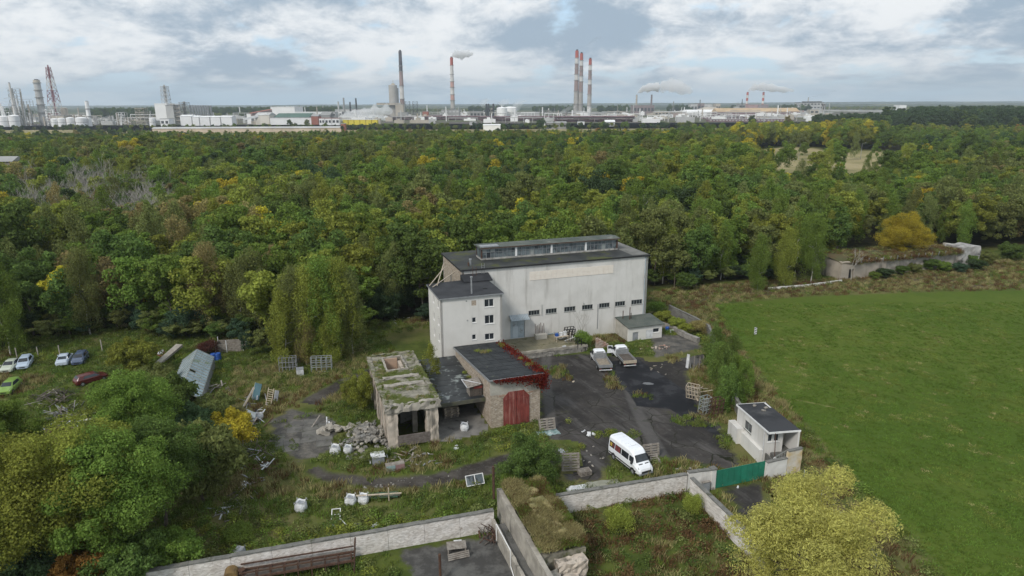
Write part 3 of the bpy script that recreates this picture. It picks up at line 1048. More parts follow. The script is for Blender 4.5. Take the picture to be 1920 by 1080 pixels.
def species(x, y):
    a = vnoise(x, y, 38, 1)
    b = vnoise(x, y, 17, 2)
    u_, v_ = proj(x, y, 12)
    r1 = RN.random()
    if 1640 < u_ < 1850 and 470 < y < 640:
        if r1 < 0.7:
            return RN.choice(('pine0', 'pine1')), 'fir' if r1 < .45 else 'green'
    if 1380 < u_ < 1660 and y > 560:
        return RN.choice(('round3', 'round4', 'round1')), RN.choice(('lime', 'lime', 'lime', 'green', 'yellow', 'olive', 'green'))  # sunlight on this far band is put into the leaf colour
    if y > 560 and 950 < u_ < 1180 and b > 0.72:
        return RN.choice(SHAPES[:4]), RN.choice(('orange', 'yellow', 'brown', 'yellow'))
    if b > 0.80 and r1 < 0.42:
        return RN.choice(SHAPES[:4]), RN.choice(('yellow', 'brown', 'lime', 'lime', 'brown', 'orange'))
    if r1 < 0.055:
        return RN.choice(SHAPES[:6]), RN.choice(('yellow', 'brown', 'lime', 'lime'))
    if u_ < 520 and y < 210 and r1 < 0.28:
        return RN.choice(('birch0', 'birch1', 'birch2')), RN.choice(('olive', 'green', 'brown', 'olive'))
    if u_ > 1240 and y < 215 and r1 < 0.38:
        return RN.choice(('birch0', 'birch1', 'birch2')), RN.choice(('olive', 'green', 'lime', 'green'))
    if .055 < r1 < .21:
        return RN.choice(('birch0', 'birch1', 'birch2')), RN.choice(('olive', 'green', 'lime', 'green', 'olive'))
    if a < 0.34:
        return RN.choice(SHAPES[:8]), RN.choice(('midgreen', 'midgreen', 'dark', 'green'))
    if a < 0.62:
        return RN.choice(SHAPES[:8]), RN.choice(('green', 'green', 'midgreen', 'lime'))
    return RN.choice(SHAPES[:10]), RN.choice(('olive', 'green', 'midgreen', 'olive', 'olive', 'lime'))


BAREZ = px((20, 500), (340, 490), (330, 385), (60, 385))
KEYC = {}
wood = []
yy = 100.0
while yy < 705:
    step = 5.0 if yy < 260 else 6.0
    half = 0.72 * yy * 1.13 + 25
    n = int(2 * half / step)
    for i in range(n):
        x = -half + (i + U(-.42, .42) + 0.5) * step
        y = yy + U(-.42, .42) * step
        if not inside(FOREST, x, y) or inside(CLEAR, x, y):
            continue
        lx, ly = LO(x, y)
        if 16 < lx < 62 and ly < 117.5:
            continue
        if BUNKER_X[0] - 3 < lx < BUNKER_X[1] + 3 and ly < 126:
            continue
        u_, v_ = proj(x, y, 16)
        if 1180 < u_ < 1300 and y > 430 and vnoise(x, y, 30, 9) > .75:
            continue
        wood.append((x, y))
    yy += step
wood.sort(key=lambda p: p[1])
ZONES = [(-400, 110, 'above the leftmost parked car'), (110, 230, 'above the dark blue car'), (230, 360, 'above the glasshouse'), (360, 480, 'above the timber crate'), (480, 600, 'above the metal racks'),
         (600, 700, 'above the weeping birches'), (700, 800, 'left of the office block'), (800, 900, 'over the office roof'), (900, 1000, 'over the left lantern end'), (1000, 1110, 'over the lantern middle'),
         (1110, 1220, 'over the right lantern end'), (1220, 1330, 'above the annex drive'), (1330, 1450, 'above the field corner'), (1450, 1580, 'left of the bunker'), (1580, 1720, 'behind the bunker door'),
         (1720, 1860, 'behind the bunker end block'), (1860, 2400, 'at the right picture edge')]
CW = dict(green='fresh green', midgreen='deep green', dark='dark green', olive='olive green', lime='yellow-green', yellow='golden yellow', orange='orange', brown='bronze brown', fir='blue-green')
KW = dict(round='broad tree', tall='tall narrow tree', birch='birch', pine='pine')
for (u, v, sc_) in ((1487, 291, .6), (1503, 292, .7), (1505, 300, .55), (1560, 318, 1.0), (1572, 322, .9), (1550, 326, .8), (1640, 308, .35), (1445, 300, .4), (1600, 300, .5), (1625, 330, .7), (1660, 335, .8), (1470, 330, .7), (1440, 322, .8), (1700, 310, .6), (1730, 320, .7), (1530, 340, .7)):
    wood.append(P(u, v))
mass = []
KINDS_W, KEYS_W = [], {}
single = 0
SAME = {}
for x, y in wood:
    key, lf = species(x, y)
    sc = (U(0.82, 1.14) if RN.random() < .8 else U(.55, .8)) * (0.80 + 0.32 * vnoise(x, y, 55, 5)) * (.86 if y > 450 else 1) * (.82 if y > 580 and x < 160 else 1)
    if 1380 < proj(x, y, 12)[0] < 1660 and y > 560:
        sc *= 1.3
    u_, v_ = proj(x, y, 12)
    lx, ly = LO(x, y)
    if y < 128:
        sc *= 0.85
    if 1380 < u_ < 1720 and 190 < y < 300:
        sc *= 0.8
    if -60 < u_ < 1985 and single < 286 and v_ < 700:
        zone = next(z for z in ZONES if z[0] <= u_ < z[1])
        kw = KW[key.rstrip('0123456789')]
        dpt = 'front edge' if y < 125 + (15 if u_ > 1200 else 0) else ('middle rows' if y < 140 + (18 if u_ > 1200 else 0) else 'back rows')
        if inside(BAREZ, x, y) and RN.random() < .7:
            r_ = empty('bare_tree', (x, y, 0), U(0, 6), 'leafless grey-branched tree among green crowns %s' % zone[2], 'tree', 'leafless trees %s' % zone[2])
            o = bpy.data.objects.new('branches', RN.choice(BARE))
            COL.objects.link(o)
            o.parent = r_
            r_.scale = (1.05,) * 3
        else:
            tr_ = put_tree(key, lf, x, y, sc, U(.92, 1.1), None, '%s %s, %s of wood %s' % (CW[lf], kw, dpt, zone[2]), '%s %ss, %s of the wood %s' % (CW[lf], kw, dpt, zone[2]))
            SAME.setdefault(tr_['label'], []).append((u_, tr_))
        single += 1
    else:
        k = (key, lf)
        if inside(BAREZ, x, y) and RN.random() < .65:
            k = ('bare', RN.choice((0, 1, 2)))
        if k not in KEYS_W:
            if k[0] == 'bare':
                if len([1 for q in KEYS_W if q[0] == 'bare']) >= 3:
                    k = [q for q in KEYS_W if q[0] == 'bare'][0]
            KEYS_W.setdefault(k, len(KINDS_W))
            if len(KINDS_W) < len(KEYS_W):
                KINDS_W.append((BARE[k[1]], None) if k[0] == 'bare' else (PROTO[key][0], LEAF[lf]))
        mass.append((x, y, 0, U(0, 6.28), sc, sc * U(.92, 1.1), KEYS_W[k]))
# undergrowth: low bushes filling the edge of the wood
ub = []
for x, y in wood:
    lx, ly = LO(x, y)
    u_ = proj(x, y, 0)[0]
    if y < (122 if u_ < 1230 else 165):
        for _ in range(2 if y > 118 else 4):
            ub.append((x + U(-3, 3), y + U(-4, 1), 0, U(0, 6), U(.3, .5), U(.2, .32), RN.choice((0, 1, 2, 3, 4))))
for lab, lst in SAME.items():
    if len(lst) > 1:
        for k, (u_, tr_) in enumerate(sorted(lst, key=lambda q: q[0])):
            tr_['label'] = lab + ', ' + ('leftmost', 'second leftmost', 'third leftmost', 'fourth leftmost', 'fifth leftmost', 'sixth leftmost', 'seventh leftmost', 'eighth leftmost')[min(k, 7)]
scatter('undergrowth', ub, [(PROTO['round%d' % (i % 4)][0], LEAF[c]) for i, c in enumerate(('midgreen', 'dark', 'olive', 'green', 'blue'))], 'low bushes and saplings filling the edge of the wood')
scatter('woodland', mass, KINDS_W, 'dense mixed autumn woodland stretching from the yard to the works')
print('forest', len(wood), 'single', single)

# ---- far belts of wood between the works and beyond
FARK = []
for k, c in (('round0', 'midgreen'), ('round1', 'dark'), ('tall0', 'midgreen'), ('round2', 'olive'), ('tall1', 'dark'), ('round3', 'green'), ('round2', 'lime')):
    FARK.append((PROTO[k][0], LEAF[c]))


def belt(name, label, quads, dens, sc, kinds, seed, h=1.0):
    rg = np.random.default_rng(seed)
    pts = []
    for (u0, u1, y0, y1) in quads:
        x0, x1 = at(u0, 220, (y0 + y1) / 2)[0], at(u1, 220, (y0 + y1) / 2)[0]
        n = int(abs(x1 - x0) * (y1 - y0) * dens)
        for _ in range(n):
            y = rg.uniform(y0, y1)
            f = rg.uniform(0, 1)
            x = (x0 + (x1 - x0) * f) * y / ((y0 + y1) / 2)
            s_ = sc * rg.uniform(.75, 1.2)
            pts.append((x, y, 0, rg.uniform(0, 6.28), s_, s_ * h, rg.choice(kinds)))
    return scatter(name, pts, FARK, label)


belt('poplar_wood', 'dark blue-green wall of tall trees at the right behind the trees coloured as sunlit', [(1530, 1650, 900, 960), (1600, 1760, 860, 960)], 0.020, 1.25, [1, 4, 1, 4, 0], 3)
belt('tall_dark_wood', 'tallest dark wood filling the right edge below the horizon', [(1660, 1780, 900, 1100), (1730, 2100, 860, 1250)], 0.009, 1.62, [1, 4, 1, 4, 0], 8)
belt('works_wood', 'strip of dark trees standing between the works and the far plain',
     [(880, 960, 2600, 2750), (1000, 1100, 2600, 2800), (1120, 1180, 2500, 2700), (1250, 1300, 2500, 2750), (1370, 1400, 2700, 2800), (1460, 1520, 2400, 2700), (-60, 60, 1900, 2400), (170, 300, 1800, 2500), (395, 640, 2000, 2600), (560, 640, 2700, 3000)], 0.0045, 1.5, [0, 1, 2, 4], 4)
belt('pale_wood', 'pale yellow-green woods on the plain behind the works',
     [(1540, 2000, 2800, 3500), (400, 500, 1900, 2300), (760, 900, 2900, 3400), (1300, 1500, 2900, 3400)], 0.0013, 0.9, [3, 6, 5, 3, 6], 5)
belt('hedge_belt', 'scattered bushes and trees along the near side of the works',
     [(-60, 640, 1010, 1060), (640, 1300, 960, 1060), (1300, 1500, 880, 960), (-60, 270, 740, 900), (660, 1300, 740, 790)], 0.0032, 0.62, [0, 1, 3, 5, 6, 1], 6)
for (u, v, Y, sc, lf, lab) in [(1015, 228, 900, 1.25, 'dark', 'solitary round dark tree in front of the purple pipe bridge below the three chimneys'),
                               (1411, 224, 1000, 1.3, 'dark', 'solitary round dark tree in front of the orange-roofed hall'),
                               (1478, 225, 1050, 1.2, 'brown', 'bronze bushy tree right of the orange-roofed hall'),
                               (1290, 232, 960, 0.9, 'midgreen', 'dark rounded tree left of the long orange roof'),
                               (543, 228, 1120, .95, 'midgreen', 'rounded green tree in front of the green-roofed hall'),
                               (575, 228, 1120, .95, 'olive', 'olive tree beside the red brick gable of the green-roofed hall')]:
    X, _, _ = at(u, v, Y)
    put_tree('round1', lf, X, Y, sc, 1.0, None, lab)

# ---- near vegetation, high detail
def near_proto(key, kind, H, Rr, zb, lobes, per, size, seed, bark=None, r0=0.2, aspect=0.5, lr=(.14, .27)):
    proto(key, kind, H, Rr, zb, lobes, per, size, seed, bark, r0, aspect, lr)


near_proto('bigtree0', 'round', 14, 6.2, 2.0, 110, 760, 0.105, 101, aspect=0.55)
near_proto('bigtree1', 'round', 13, 5.0, 1.6, 90, 720, 0.105, 102, aspect=0.55)
near_proto('willow0', 'round', 13.5, 5.3, 0.8, 60, 1300, 0.12, 103, aspect=0.24, lr=(.18, .34))
near_proto('bush0', 'round', 5.2, 3.6, 0.1, 60, 420, 0.11, 104, aspect=0.35, r0=0.10)
near_proto('bush1', 'round', 3.0, 1.9, 0.1, 34, 220, 0.09, 105, aspect=0.5, r0=0.07, lr=(.28, .5))
near_proto('bush2', 'round', 5.0, 3.2, 0.2, 56, 380, 0.12, 106, aspect=0.6, r0=0.10)
near_proto('nearbirch0', 'birch', 14.5, 3.4, 2.2, 60, 300, 0.13, 107, M_birchbark, 0.13, 0.4)
near_proto('nearbirch1', 'birch', 13.0, 3.0, 1.4, 56, 300, 0.13, 108, M_birchbark, 0.11, 0.4)
near_proto('sapling0', 'birch', 7.0, 1.6, 0.8, 30, 150, 0.10, 109, M_birchbark, 0.05, 0.4)
near_proto('fir0', 'birch', 6.4, 1.9, 0.1, 44, 240, 0.10, 110, M_bark, 0.08, 0.35)
near_proto('fir1', 'birch', 5.2, 1.8, 0.1, 40, 240, 0.10, 111, M_bark, 0.08, 0.35)

NB = [  # key, leaf, u, v, z where the crown middle is seen, scale, height scale, name, label
    ('bigtree0', 'lime', 150, 915, 8.0, 1.0, 1.0, 'broadleaf_tree', 'large light green tree filling the lower left, nearest to the scrap pile'),
    ('bigtree1', 'green', -5, 822, 6.5, .82, 1.0, 'broadleaf_tree', 'green tree at the left edge just below the lime green car'),
    ('bigtree1', 'green', 255, 800, 5.5, .92, 1.0, 'broadleaf_tree', 'mid green tree between the light green tree and the glasshouse'),
    ('bigtree0', 'lime', 40, 960, 7.5, 1.0, 1.0, 'broadleaf_tree', 'yellowish green tree in the lower left corner'),
    ('bigtree1', 'green', 210, 930, 7.5, 1.05, 1.0, 'broadleaf_tree', 'deep green tree low in the left foreground above the orange one'),
    ('bigtree1', 'midgreen', 300, 905, 4.5, .95, .9, 'broadleaf_tree', 'darker green tree at the inner edge of the left tree mass'),
    ('bush2', 'olive', 375, 890, 3.0, 1.45, 1.2, 'bush', 'tall olive brown bush beside the scattered white scrap'),
    ('bush2', 'midgreen', 310, 775, 3.0, 1.35, 1.1, 'bush', 'dense green bush hiding the lower end of the glasshouse'),
    ('bush2', 'dark', 350, 820, 3.2, 1.2, 1.1, 'bush', 'dark blue-green bush between the yellow bush and the left trees'),
    ('bush2', 'yellow', 428, 812, 2.8, 1.05, 1.0, 'bush', 'golden yellow bush beside the leaning scrap frames'),
    ('bush2', 'olive', 402, 768, 2.6, .9, 1.0, 'bush', 'olive green bush above the golden yellow bush'),
    ('bush2', 'lime', 250, 672, 2.6, 1.1, 1.0, 'bush', 'bright yellow-green rounded bush right of the parked cars'),
    ('bush2', 'olive', 290, 712, 2.6, 1.0, .9, 'bush', 'loose olive bush left of the glasshouse'),
    ('bush2', 'green', 215, 735, 2.4, .9, .9, 'bush', 'green bush growing over the red wreck'),
    ('bush2', 'green', 320, 1030, 2.2, .85, .9, 'bush', 'fresh green bush against the left end of the white wall'),
    ('bush2', 'orange', 150, 1050, 3.2, .95, 1.0, 'bush', 'orange-leaved tree at the bottom edge of the left foreground'),
    ('bush2', 'midgreen', 240, 1060, 2.5, 1.0, 1.0, 'bush', 'dark green bush at the bottom between the orange tree and the wall'),
    ('bush2', 'dark', 60, 1065, 3.2, 1.1, 1.0, 'bush', 'dark green bush in the bottom left corner'),
    ('willow0', 'willow', 1508, 1035, 6.5, 1.0, 1.0, 'willow_tree', 'large round yellow-green willow in the lower right beyond the gate drive'),
    ('bush0', 'midgreen', 985, 868, 2.6, 1.0, 1.05, 'bush', 'large dark green willow bush behind the grass-topped ruin'),
    ('bush0', 'green', 955, 905, 2.0, .55, .9, 'bush', 'small green bush at the left foot of the large willow bush'),
    ('bush1', 'lime', 1160, 975, 1.3, .75, 1.0, 'bush', 'small yellow-green bush alone in the reddish plot behind the white wall'),
    ('bush1', 'green', 1048, 972, 2.5, .8, 1.0, 'bush', 'small green bush growing at the right side of the grass-topped ruin'),
    ('bush1', 'lime', 1301, 950, 1.0, .55, 1.3, 'bush', 'small yellow bush at the corner of the two white walls'),
    ('bush0', 'lime', 672, 728, 3.0, .68, 1.5, 'bush', 'tall green bush with yellow foot left of the concrete ruin'),
    ('bush1', 'lime', 700, 722, 1.2, .7, 1.1, 'bush', 'yellow-green shrub squeezed against the concrete ruin wall'),
    ('bush1', 'olive', 700, 850, 0.8, .75, .6, 'bush', 'low olive bush in front of the rubble heap'),
    ('sapling0', 'lime', 808, 690, 3.6, 1.0, 1.0, 'birch_sapling', 'slender yellow-green birch sapling rising between the concrete ruin and the link roof'),
    ('bush1', 'olive', 818, 712, 3.4, .5, .8, 'bush', 'small weedy bush growing on the edge of the link roof'),
    ('bush1', 'green', 1094, 636, 1.6, .85, 1.15, 'bush', 'bright green bush by the right end of the loading dock'),
    ('bush2', 'lime', 1243, 590, 1.6, .62, .75, 'hedge_bush', 'yellow-green hedge bush nearest the white hall'),
    ('bush2', 'lime', 1268, 601, 1.5, .55, .75, 'hedge_bush', 'yellow-green hedge bush in the middle of the row by the drive'),
    ('bush2', 'lime', 1290, 611, 1.4, .50, .75, 'hedge_bush', 'yellow-green hedge bush third in the row by the drive'),
    ('bush1', 'brown', 1308, 612, 1.2, .95, .8, 'hedge_bush', 'bronze hedge bush at the far end of the row by the drive'),
    ('bush1', 'green', 1228, 572, 1.8, .9, .9, 'bush', 'green bush against the right end of the hall'),
    ('bush1', 'maroon', 386, 655, 1.0, .95, .8, 'bush', 'dark crimson bush left of the open wooden crate'),
    ('bush2', 'blue', 345, 605, 2.4, 1.1, 1.0, 'bush', 'dark blue-green elder bush at the wood edge behind the glasshouse'),
    ('bush2', 'dark', 720, 575, 2.4, 1.2, 1.0, 'bush', 'dark elder bush at the wood edge left of the office block'),
    ('bush2', 'dark', 762, 560, 2.4, 1.2, 1.1, 'bush', 'dark elder bush close to the left side of the office block'),
    ('bush2', 'blue', 480, 580, 2.6, 1.3, 1.1, 'bush', 'dark blue-green bush between the bronze tree and the pale birches'),
    ('bush1', 'green', 452, 1000, .8, .8, .6, 'bush', 'light green shrub by the white wall left of the white sack'),
    ('bush2', 'green', 188, 724, 1.2, .5, .8, 'bush', 'small green bush in front of the red wreck'),
    ('bush1', 'green', 1350, 575, 0.5, .45, .6, 'bush', 'low shrub at the field corner beyond the grey wall'),
]
for (key, lf, u, v, z, sc, hz_, nm, lab) in NB:
    x, y = P(u, v, z)
    put_tree(key, lf, x, y, sc, hz_, None, lab, None, 'bush' if 'bush' in nm else 'tree', 0, nm)

BI = [(538, 688, 'nearbirch1', 'lime', .90, 'yellow-topped birch at the left of the birch clump'), (560, 678, 'nearbirch0', 'olive', .98, 'olive birch second from the left of the birch clump'),
      (590, 681, 'nearbirch0', 'lime', 1.0, 'tallest pale green birch in the middle of the birch clump'), (612, 676, 'nearbirch0', 'green', 1.08, 'green weeping birch right of the middle of the clump'),
      (640, 670, 'nearbirch0', 'lime', 1.05, 'green weeping birch second from the right of the clump'), (662, 666, 'nearbirch1', 'olive', 1.05, 'weeping birch at the right end of the birch clump'),
      (575, 684, 'nearbirch1', 'brown', .6, 'small bronze birch at the front of the birch clump'), (626, 680, 'nearbirch1', 'lime', .75, 'short yellow-green birch in front of the clump'),
      (170, 628, 'nearbirch0', 'olive', 1.0, 'olive birch standing clear of the wood behind the parked cars'), (20, 666, 'nearbirch1', 'green', 1.15, 'tall birch with white trunk left of the pale green car'),
      (400, 625, 'nearbirch0', 'brown', 1.05, 'bronze birch at the wood edge behind the open crate'), (430, 620, 'nearbirch1', 'brown', .85, 'smaller bronze birch right of the open crate'),
      (1420, 545, 'nearbirch1', 'green', .9, 'slim green birch at the wood edge left of the bunker'), (1520, 530, 'nearbirch0', 'green', 1.0, 'green birch leaning beside the bunker door'), (1470, 536, 'nearbirch1', 'lime', .95, 'light green birch between the drive and the bunker')]
for (u, v, k, lf, sc, lab) in BI:
    x, y = P(u, v)
    put_tree(k, lf, x, y, sc, 1.0, None, lab, None, 'tree', 0, 'birch_tree')
# yellow maple behind the bunker and others
x, y = P(1697, 438, 8)
put_tree('bigtree0', 'yellow', x, y, .95, 1.0, None, 'big golden yellow tree rising behind the mossy bunker', None, 'tree', 0, 'broadleaf_tree')
for (u, v, sc, lf, lab) in [(1660, 512, .6, 'dark', 'dark bush in front of the bunker wall, leftmost of the row'), (1690, 505, .55, 'midgreen', 'green bush in front of the bunker wall, second of the row'), (1740, 498, .75, 'midgreen', 'large green bush in front of the middle of the bunker'), (1800, 502, .6, 'blue', 'blue-green bush at the right end of the bunker'), (1830, 498, .7, 'dark', 'dark bush hiding the right corner of the bunker'), (1640, 514, .45, 'green', 'small green shrub right beside the bunker doorway'), (1715, 503, .6, 'olive', 'olive shrub against the middle of the bunker wall'), (1768, 500, .65, 'green', 'green shrub before the right half of the bunker'), (1815, 490, .8, 'midgreen', 'tall green bush covering the whitened bunker end'), (1850, 486, .8, 'olive', 'olive bush just right of the bunker end'), (1895, 478, 1.1, 'midgreen', 'big green bush at the right edge of the picture beyond the field')]:
    x, y = P(u, v, 1.2)
    put_tree('bush2', lf, x, y, sc, .8, None, lab, None, 'bush', 0, 'bush')
FI = [(1338, 690, 1.0, 'nearest to the drive'), (1345, 712, 1.05, 'second along the yard wall from the drive'), (1352, 740, 1.1, 'in the middle of the row along the yard wall'), (1362, 765, 1.1, 'fourth along the yard wall'), (1370, 700, .95, 'right of the row, beyond the yard wall near the drive'), (1378, 735, 1.0, 'right of the row, halfway along the field edge'), (1395, 752, .9, 'closest to the gatehouse roof')]
for i, (u, v, sc, lab) in enumerate(FI):
    x, y = P(u, v, .2)
    put_tree('fir%d' % (i % 2), 'fir' if i not in (5, 6) else 'green', x, y, sc, 1.0, None, 'feathery green young tree %s' % lab, None, 'tree', 0, 'young_tree')

# ---- grass, weeds, straw: tufts over the open ground
def tuft_mesh(seed, n, h, spread, wid, m_):
    rg = np.random.default_rng(seed)
    vs, fs = [], []
    for k in range(n):
        a, r_ = rg.uniform(0, 6.28), spread * math.sqrt(rg.uniform(0, 1))
        x, y = r_ * math.cos(a), r_ * math.sin(a)
        hh = h * rg.uniform(.5, 1.1)
        b = rg.uniform(0, 6.28)
        dx, dy = math.cos(b), math.sin(b)
        l = rg.uniform(.15, .55) * hh
        w_ = wid * rg.uniform(.7, 1.3)
        i = len(vs)
        vs += [(x - dy * w_, y + dx * w_, 0), (x + dy * w_, y - dx * w_, 0), (x + dx * l * .5 + dy * w_ * .6, y + dy * l * .5 - dx * w_ * .6, hh * .65), (x + dx * l, y + dy * l, hh), (x + dx * l * .5 - dy * w_ * .6, y + dy * l * .5 + dx * w_ * .6, hh * .65)]
        fs.append((i, i + 1, i + 2, i + 3, i + 4))
    me = bpy.data.meshes.new('tuft')
    me.from_pydata(vs, [], fs)
    me.materials.append(m_)
    return me


rgw = np.random.default_rng(77)
def weed_mesh(seed, H, Rr, n, s_, m_):
    rg = np.random.default_rng(seed)
    d = rg.normal(size=(n, 3))
    d[:, 2] = np.abs(d[:, 2])
    d /= np.linalg.norm(d, axis=1, keepdims=True)
    p = d * np.array([Rr, Rr, H]) * rg.uniform(.3, 1, n)[:, None] ** .6
    return leafmesh('weed', p, d + rg.normal(size=(n, 3)) * .6, rg.uniform(.6, 1.2, n) * s_, rg, .5, m_)


TK = [(tuft_mesh(1, 26, .38, .35, .022, LEAF['blade']), None), (tuft_mesh(2, 26, .30, .38, .022, LEAF['blade']), LEAF['green']),
      (tuft_mesh(3, 26, .55, .35, .018, LEAF['straw']), None), (tuft_mesh(4, 22, .45, .30, .020, LEAF['bladered']), None),
      (weed_mesh(5, .45, .45, 90, .075, LEAF['midgreen']), None), (weed_mesh(6, .7, .5, 110, .075, LEAF['green']), None),
      (weed_mesh(7, .6, .5, 110, .075, LEAF['bladered']), None), (weed_mesh(8, .5, .5, 90, .075, LEAF['olive']), None), (weed_mesh(9, .6, .5, 90, .08, LEAF['lime']), None)]
BARE_GROUND = [YARD, TRACK, FIELD, px((500, 790), (545, 765), (610, 775), (640, 800), (618, 850), (560, 870), (512, 830)),
               px((1345, 912), (1432, 902), (1445, 950), (1500, 1010), (1470, 1040), (1385, 965)), px((735, 1034), (920, 1000), (948, 1010), (985, 1095), (760, 1160)),
               [G(*p) for p in ((14.6, 70.6), (28, 72), (28, 92), (43, 92), (43, 112), (14.6, 112))], [G(*p) for p in ((8.8, 71), (14.8, 71), (14.8, 88), (8.8, 88))],
               px((1215, 625), (1305, 630), (1320, 655), (1225, 672)), [G(*p) for p in ((45, 51.8), (50, 51.8), (51.5, 60), (46.5, 60.5))],
               [G(*p) for p in ((51, 94), (58.3, 94), (58.3, 112), (28, 112), (28, 98.5), (51, 98.5))], [G(*p) for p in ((-3, 52.6), (15.4, 52.4), (15.4, 53.4), (-3, 53.6))]]
pts = []
SCRUBP = px((1238, 548), (1400, 528), (1580, 522), (1800, 490), (2100, 480), (2100, 560), (1900, 552), (1700, 556), (1500, 562), (1340, 582), (1420, 705), (1500, 820), (1620, 950), (1760, 1100), (1500, 1100), (1500, 900), (1400, 760), (1330, 640), (1250, 575))
REDP = px((1080, 965), (1290, 915), (1380, 1010), (1400, 1100), (1000, 1200), (1080, 1060))
STRAWP = px((440, 690), (700, 640), (690, 680), (600, 720), (560, 740), (430, 740))
for _ in range(66000):
    x = rgw.uniform(-95, 130)
    y = rgw.uniform(34, 165)
    u_, v_ = proj(x, y, 0)
    if not (-160 < u_ < 2080 and v_ < 1300):
        continue
    if y > 110 and rgw.random() < .35:
        continue
    bare = any(inside(pg, x, y) for pg in BARE_GROUND)
    if bare and not (inside(YARD, x, y) and vnoise(x, y, 3.5, 6) > .74) and not (inside(TRACK, x, y) and rgw.random() < .05):
        continue
    if inside(FOREST, x, y) and y > 118:
        continue
    n1 = vnoise(x, y, 9, 3)
    if inside(REDP, x, y):
        k = rgw.choice([3, 6, 6, 0, 2, 7, 4])
    elif inside(SCRUBP, x, y):
        k = rgw.choice([2, 2, 3, 7, 0, 6])
    elif inside(STRAWP, x, y):
        k = rgw.choice([2, 2, 0, 7, 0])
    elif n1 > .66:
        k = rgw.choice([2, 2, 0, 3])
    elif n1 < .3:
        k = rgw.choice([4, 5, 7, 0, 8])
    else:
        k = rgw.choice([0, 1, 0, 1, 4, 7])
    s_ = rgw.uniform(.7, 1.5) * (0.75 if k in (4, 5, 6, 7, 8) and inside(YARD, x, y) else 1)
    pts.append((x, y, 0, rgw.uniform(0, 6.28), s_ * 1.25, s_, k))
fpts = []
for _ in range(52000):
    f = rgw.uniform(0, 1) ** 1.4
    y = 28 + 100 * f
    x = rgw.uniform(18, 140)
    if not inside(FIELD, x, y) or proj(x, y, 0)[0] > 2600:
        continue
    fpts.append((x, y, .01, rgw.uniform(0, 6.28), rgw.uniform(.8, 1.6), rgw.uniform(.12, .3) * (.6 + vnoise(x, y, 3, 4)), 0 if vnoise(x, y, 2.5, 5) < .62 else (1 if rgw.random() < .93 else 2)))
scatter('field_grass', fpts, [(TK[0][0], LEAF['lawn']), (TK[0][0], LEAF['blade']), (TK[0][0], LEAF['straw'])], 'short turf covering the playing field')
scatter('rough_grass', pts, TK, 'rough grass, weeds and straw tufts covering the open ground')
print('tufts', len(pts))

# ================================================================ BUILDINGS
def hsh(a, b, c):
    q = math.sin(a * 12.9898 + b * 78.233 + c * 37.719) * 43758.5453
    return q - math.floor(q)


def wob(x, y, z, cell):
    """smooth-ish displacement from position so that shared corners stay shared"""
    k = 1.0 / cell
    return Vector((hsh(round(x * k), round(y * k), round(z * k)) - .5, hsh(round(y * k) + 9, round(z * k), round(x * k)) - .5, hsh(round(z * k) + 5, round(x * k), round(y * k) + 3) - .5))


def roughbox(b, x0, x1, y0, y1, z0, z1, cell=0.5, amp=0.06):
    """weathered block: subdivided faces, worn edges"""
    def face(o, e1, l1, e2, l2):
        n1, n2 = max(1, round(l1 / cell)), max(1, round(l2 / cell))
        vs, fs = [], []
        for j in range(n2 + 1):
            for i in range(n1 + 1):
                p = Vector(o) + Vector(e1) * (l1 * i / n1) + Vector(e2) * (l2 * j / n2)
                q = p + wob(p.x, p.y, p.z, .13) * 2 * amp
                q.z = max(q.z, z0 - 0.02) if p.z > z0 + 1e-6 else p.z
                vs.append(q)
        for j in range(n2):
            for i in range(n1):
                a = j * (n1 + 1) + i
                fs.append((a, a + 1, a + n1 + 2, a + n1 + 1))
        b.add(vs, fs)
    X, Y, Z = x1 - x0, y1 - y0, z1 - z0
    face((x0, y0, z0), (1, 0, 0), X, (0, 0, 1), Z)
    face((x1, y0, z0), (0, 1, 0), Y, (0, 0, 1), Z)
    face((x1, y1, z0), (-1, 0, 0), X, (0, 0, 1), Z)
    face((x0, y1, z0), (0, -1, 0), Y, (0, 0, 1), Z)
    face((x0, y0, z1), (1, 0, 0), X, (0, 1, 0), Y)
    face((x0, y1, z0), (1, 0, 0), X, (0, -1, 0), Y)
    return b


def wbox(b, o, d, a0, a1, t0, t1, n0, n1):
    dx, dy = d
    nx, ny = -dy, dx
    def p(a, t, n):
        return (o[0] + dx * a + nx * n, o[1] + dy * a + ny * n, t)
    vs = [p(a0, t0, n0), p(a1, t0, n0), p(a1, t0, n1), p(a0, t0, n1), p(a0, t1, n0), p(a1, t1, n0), p(a1, t1, n1), p(a0, t1, n1)]
    return b.add(vs, [(3, 2, 1, 0), (4, 5, 6, 7), (0, 1, 5, 4), (1, 2, 6, 5), (2, 3, 7, 6), (3, 0, 4, 7)])


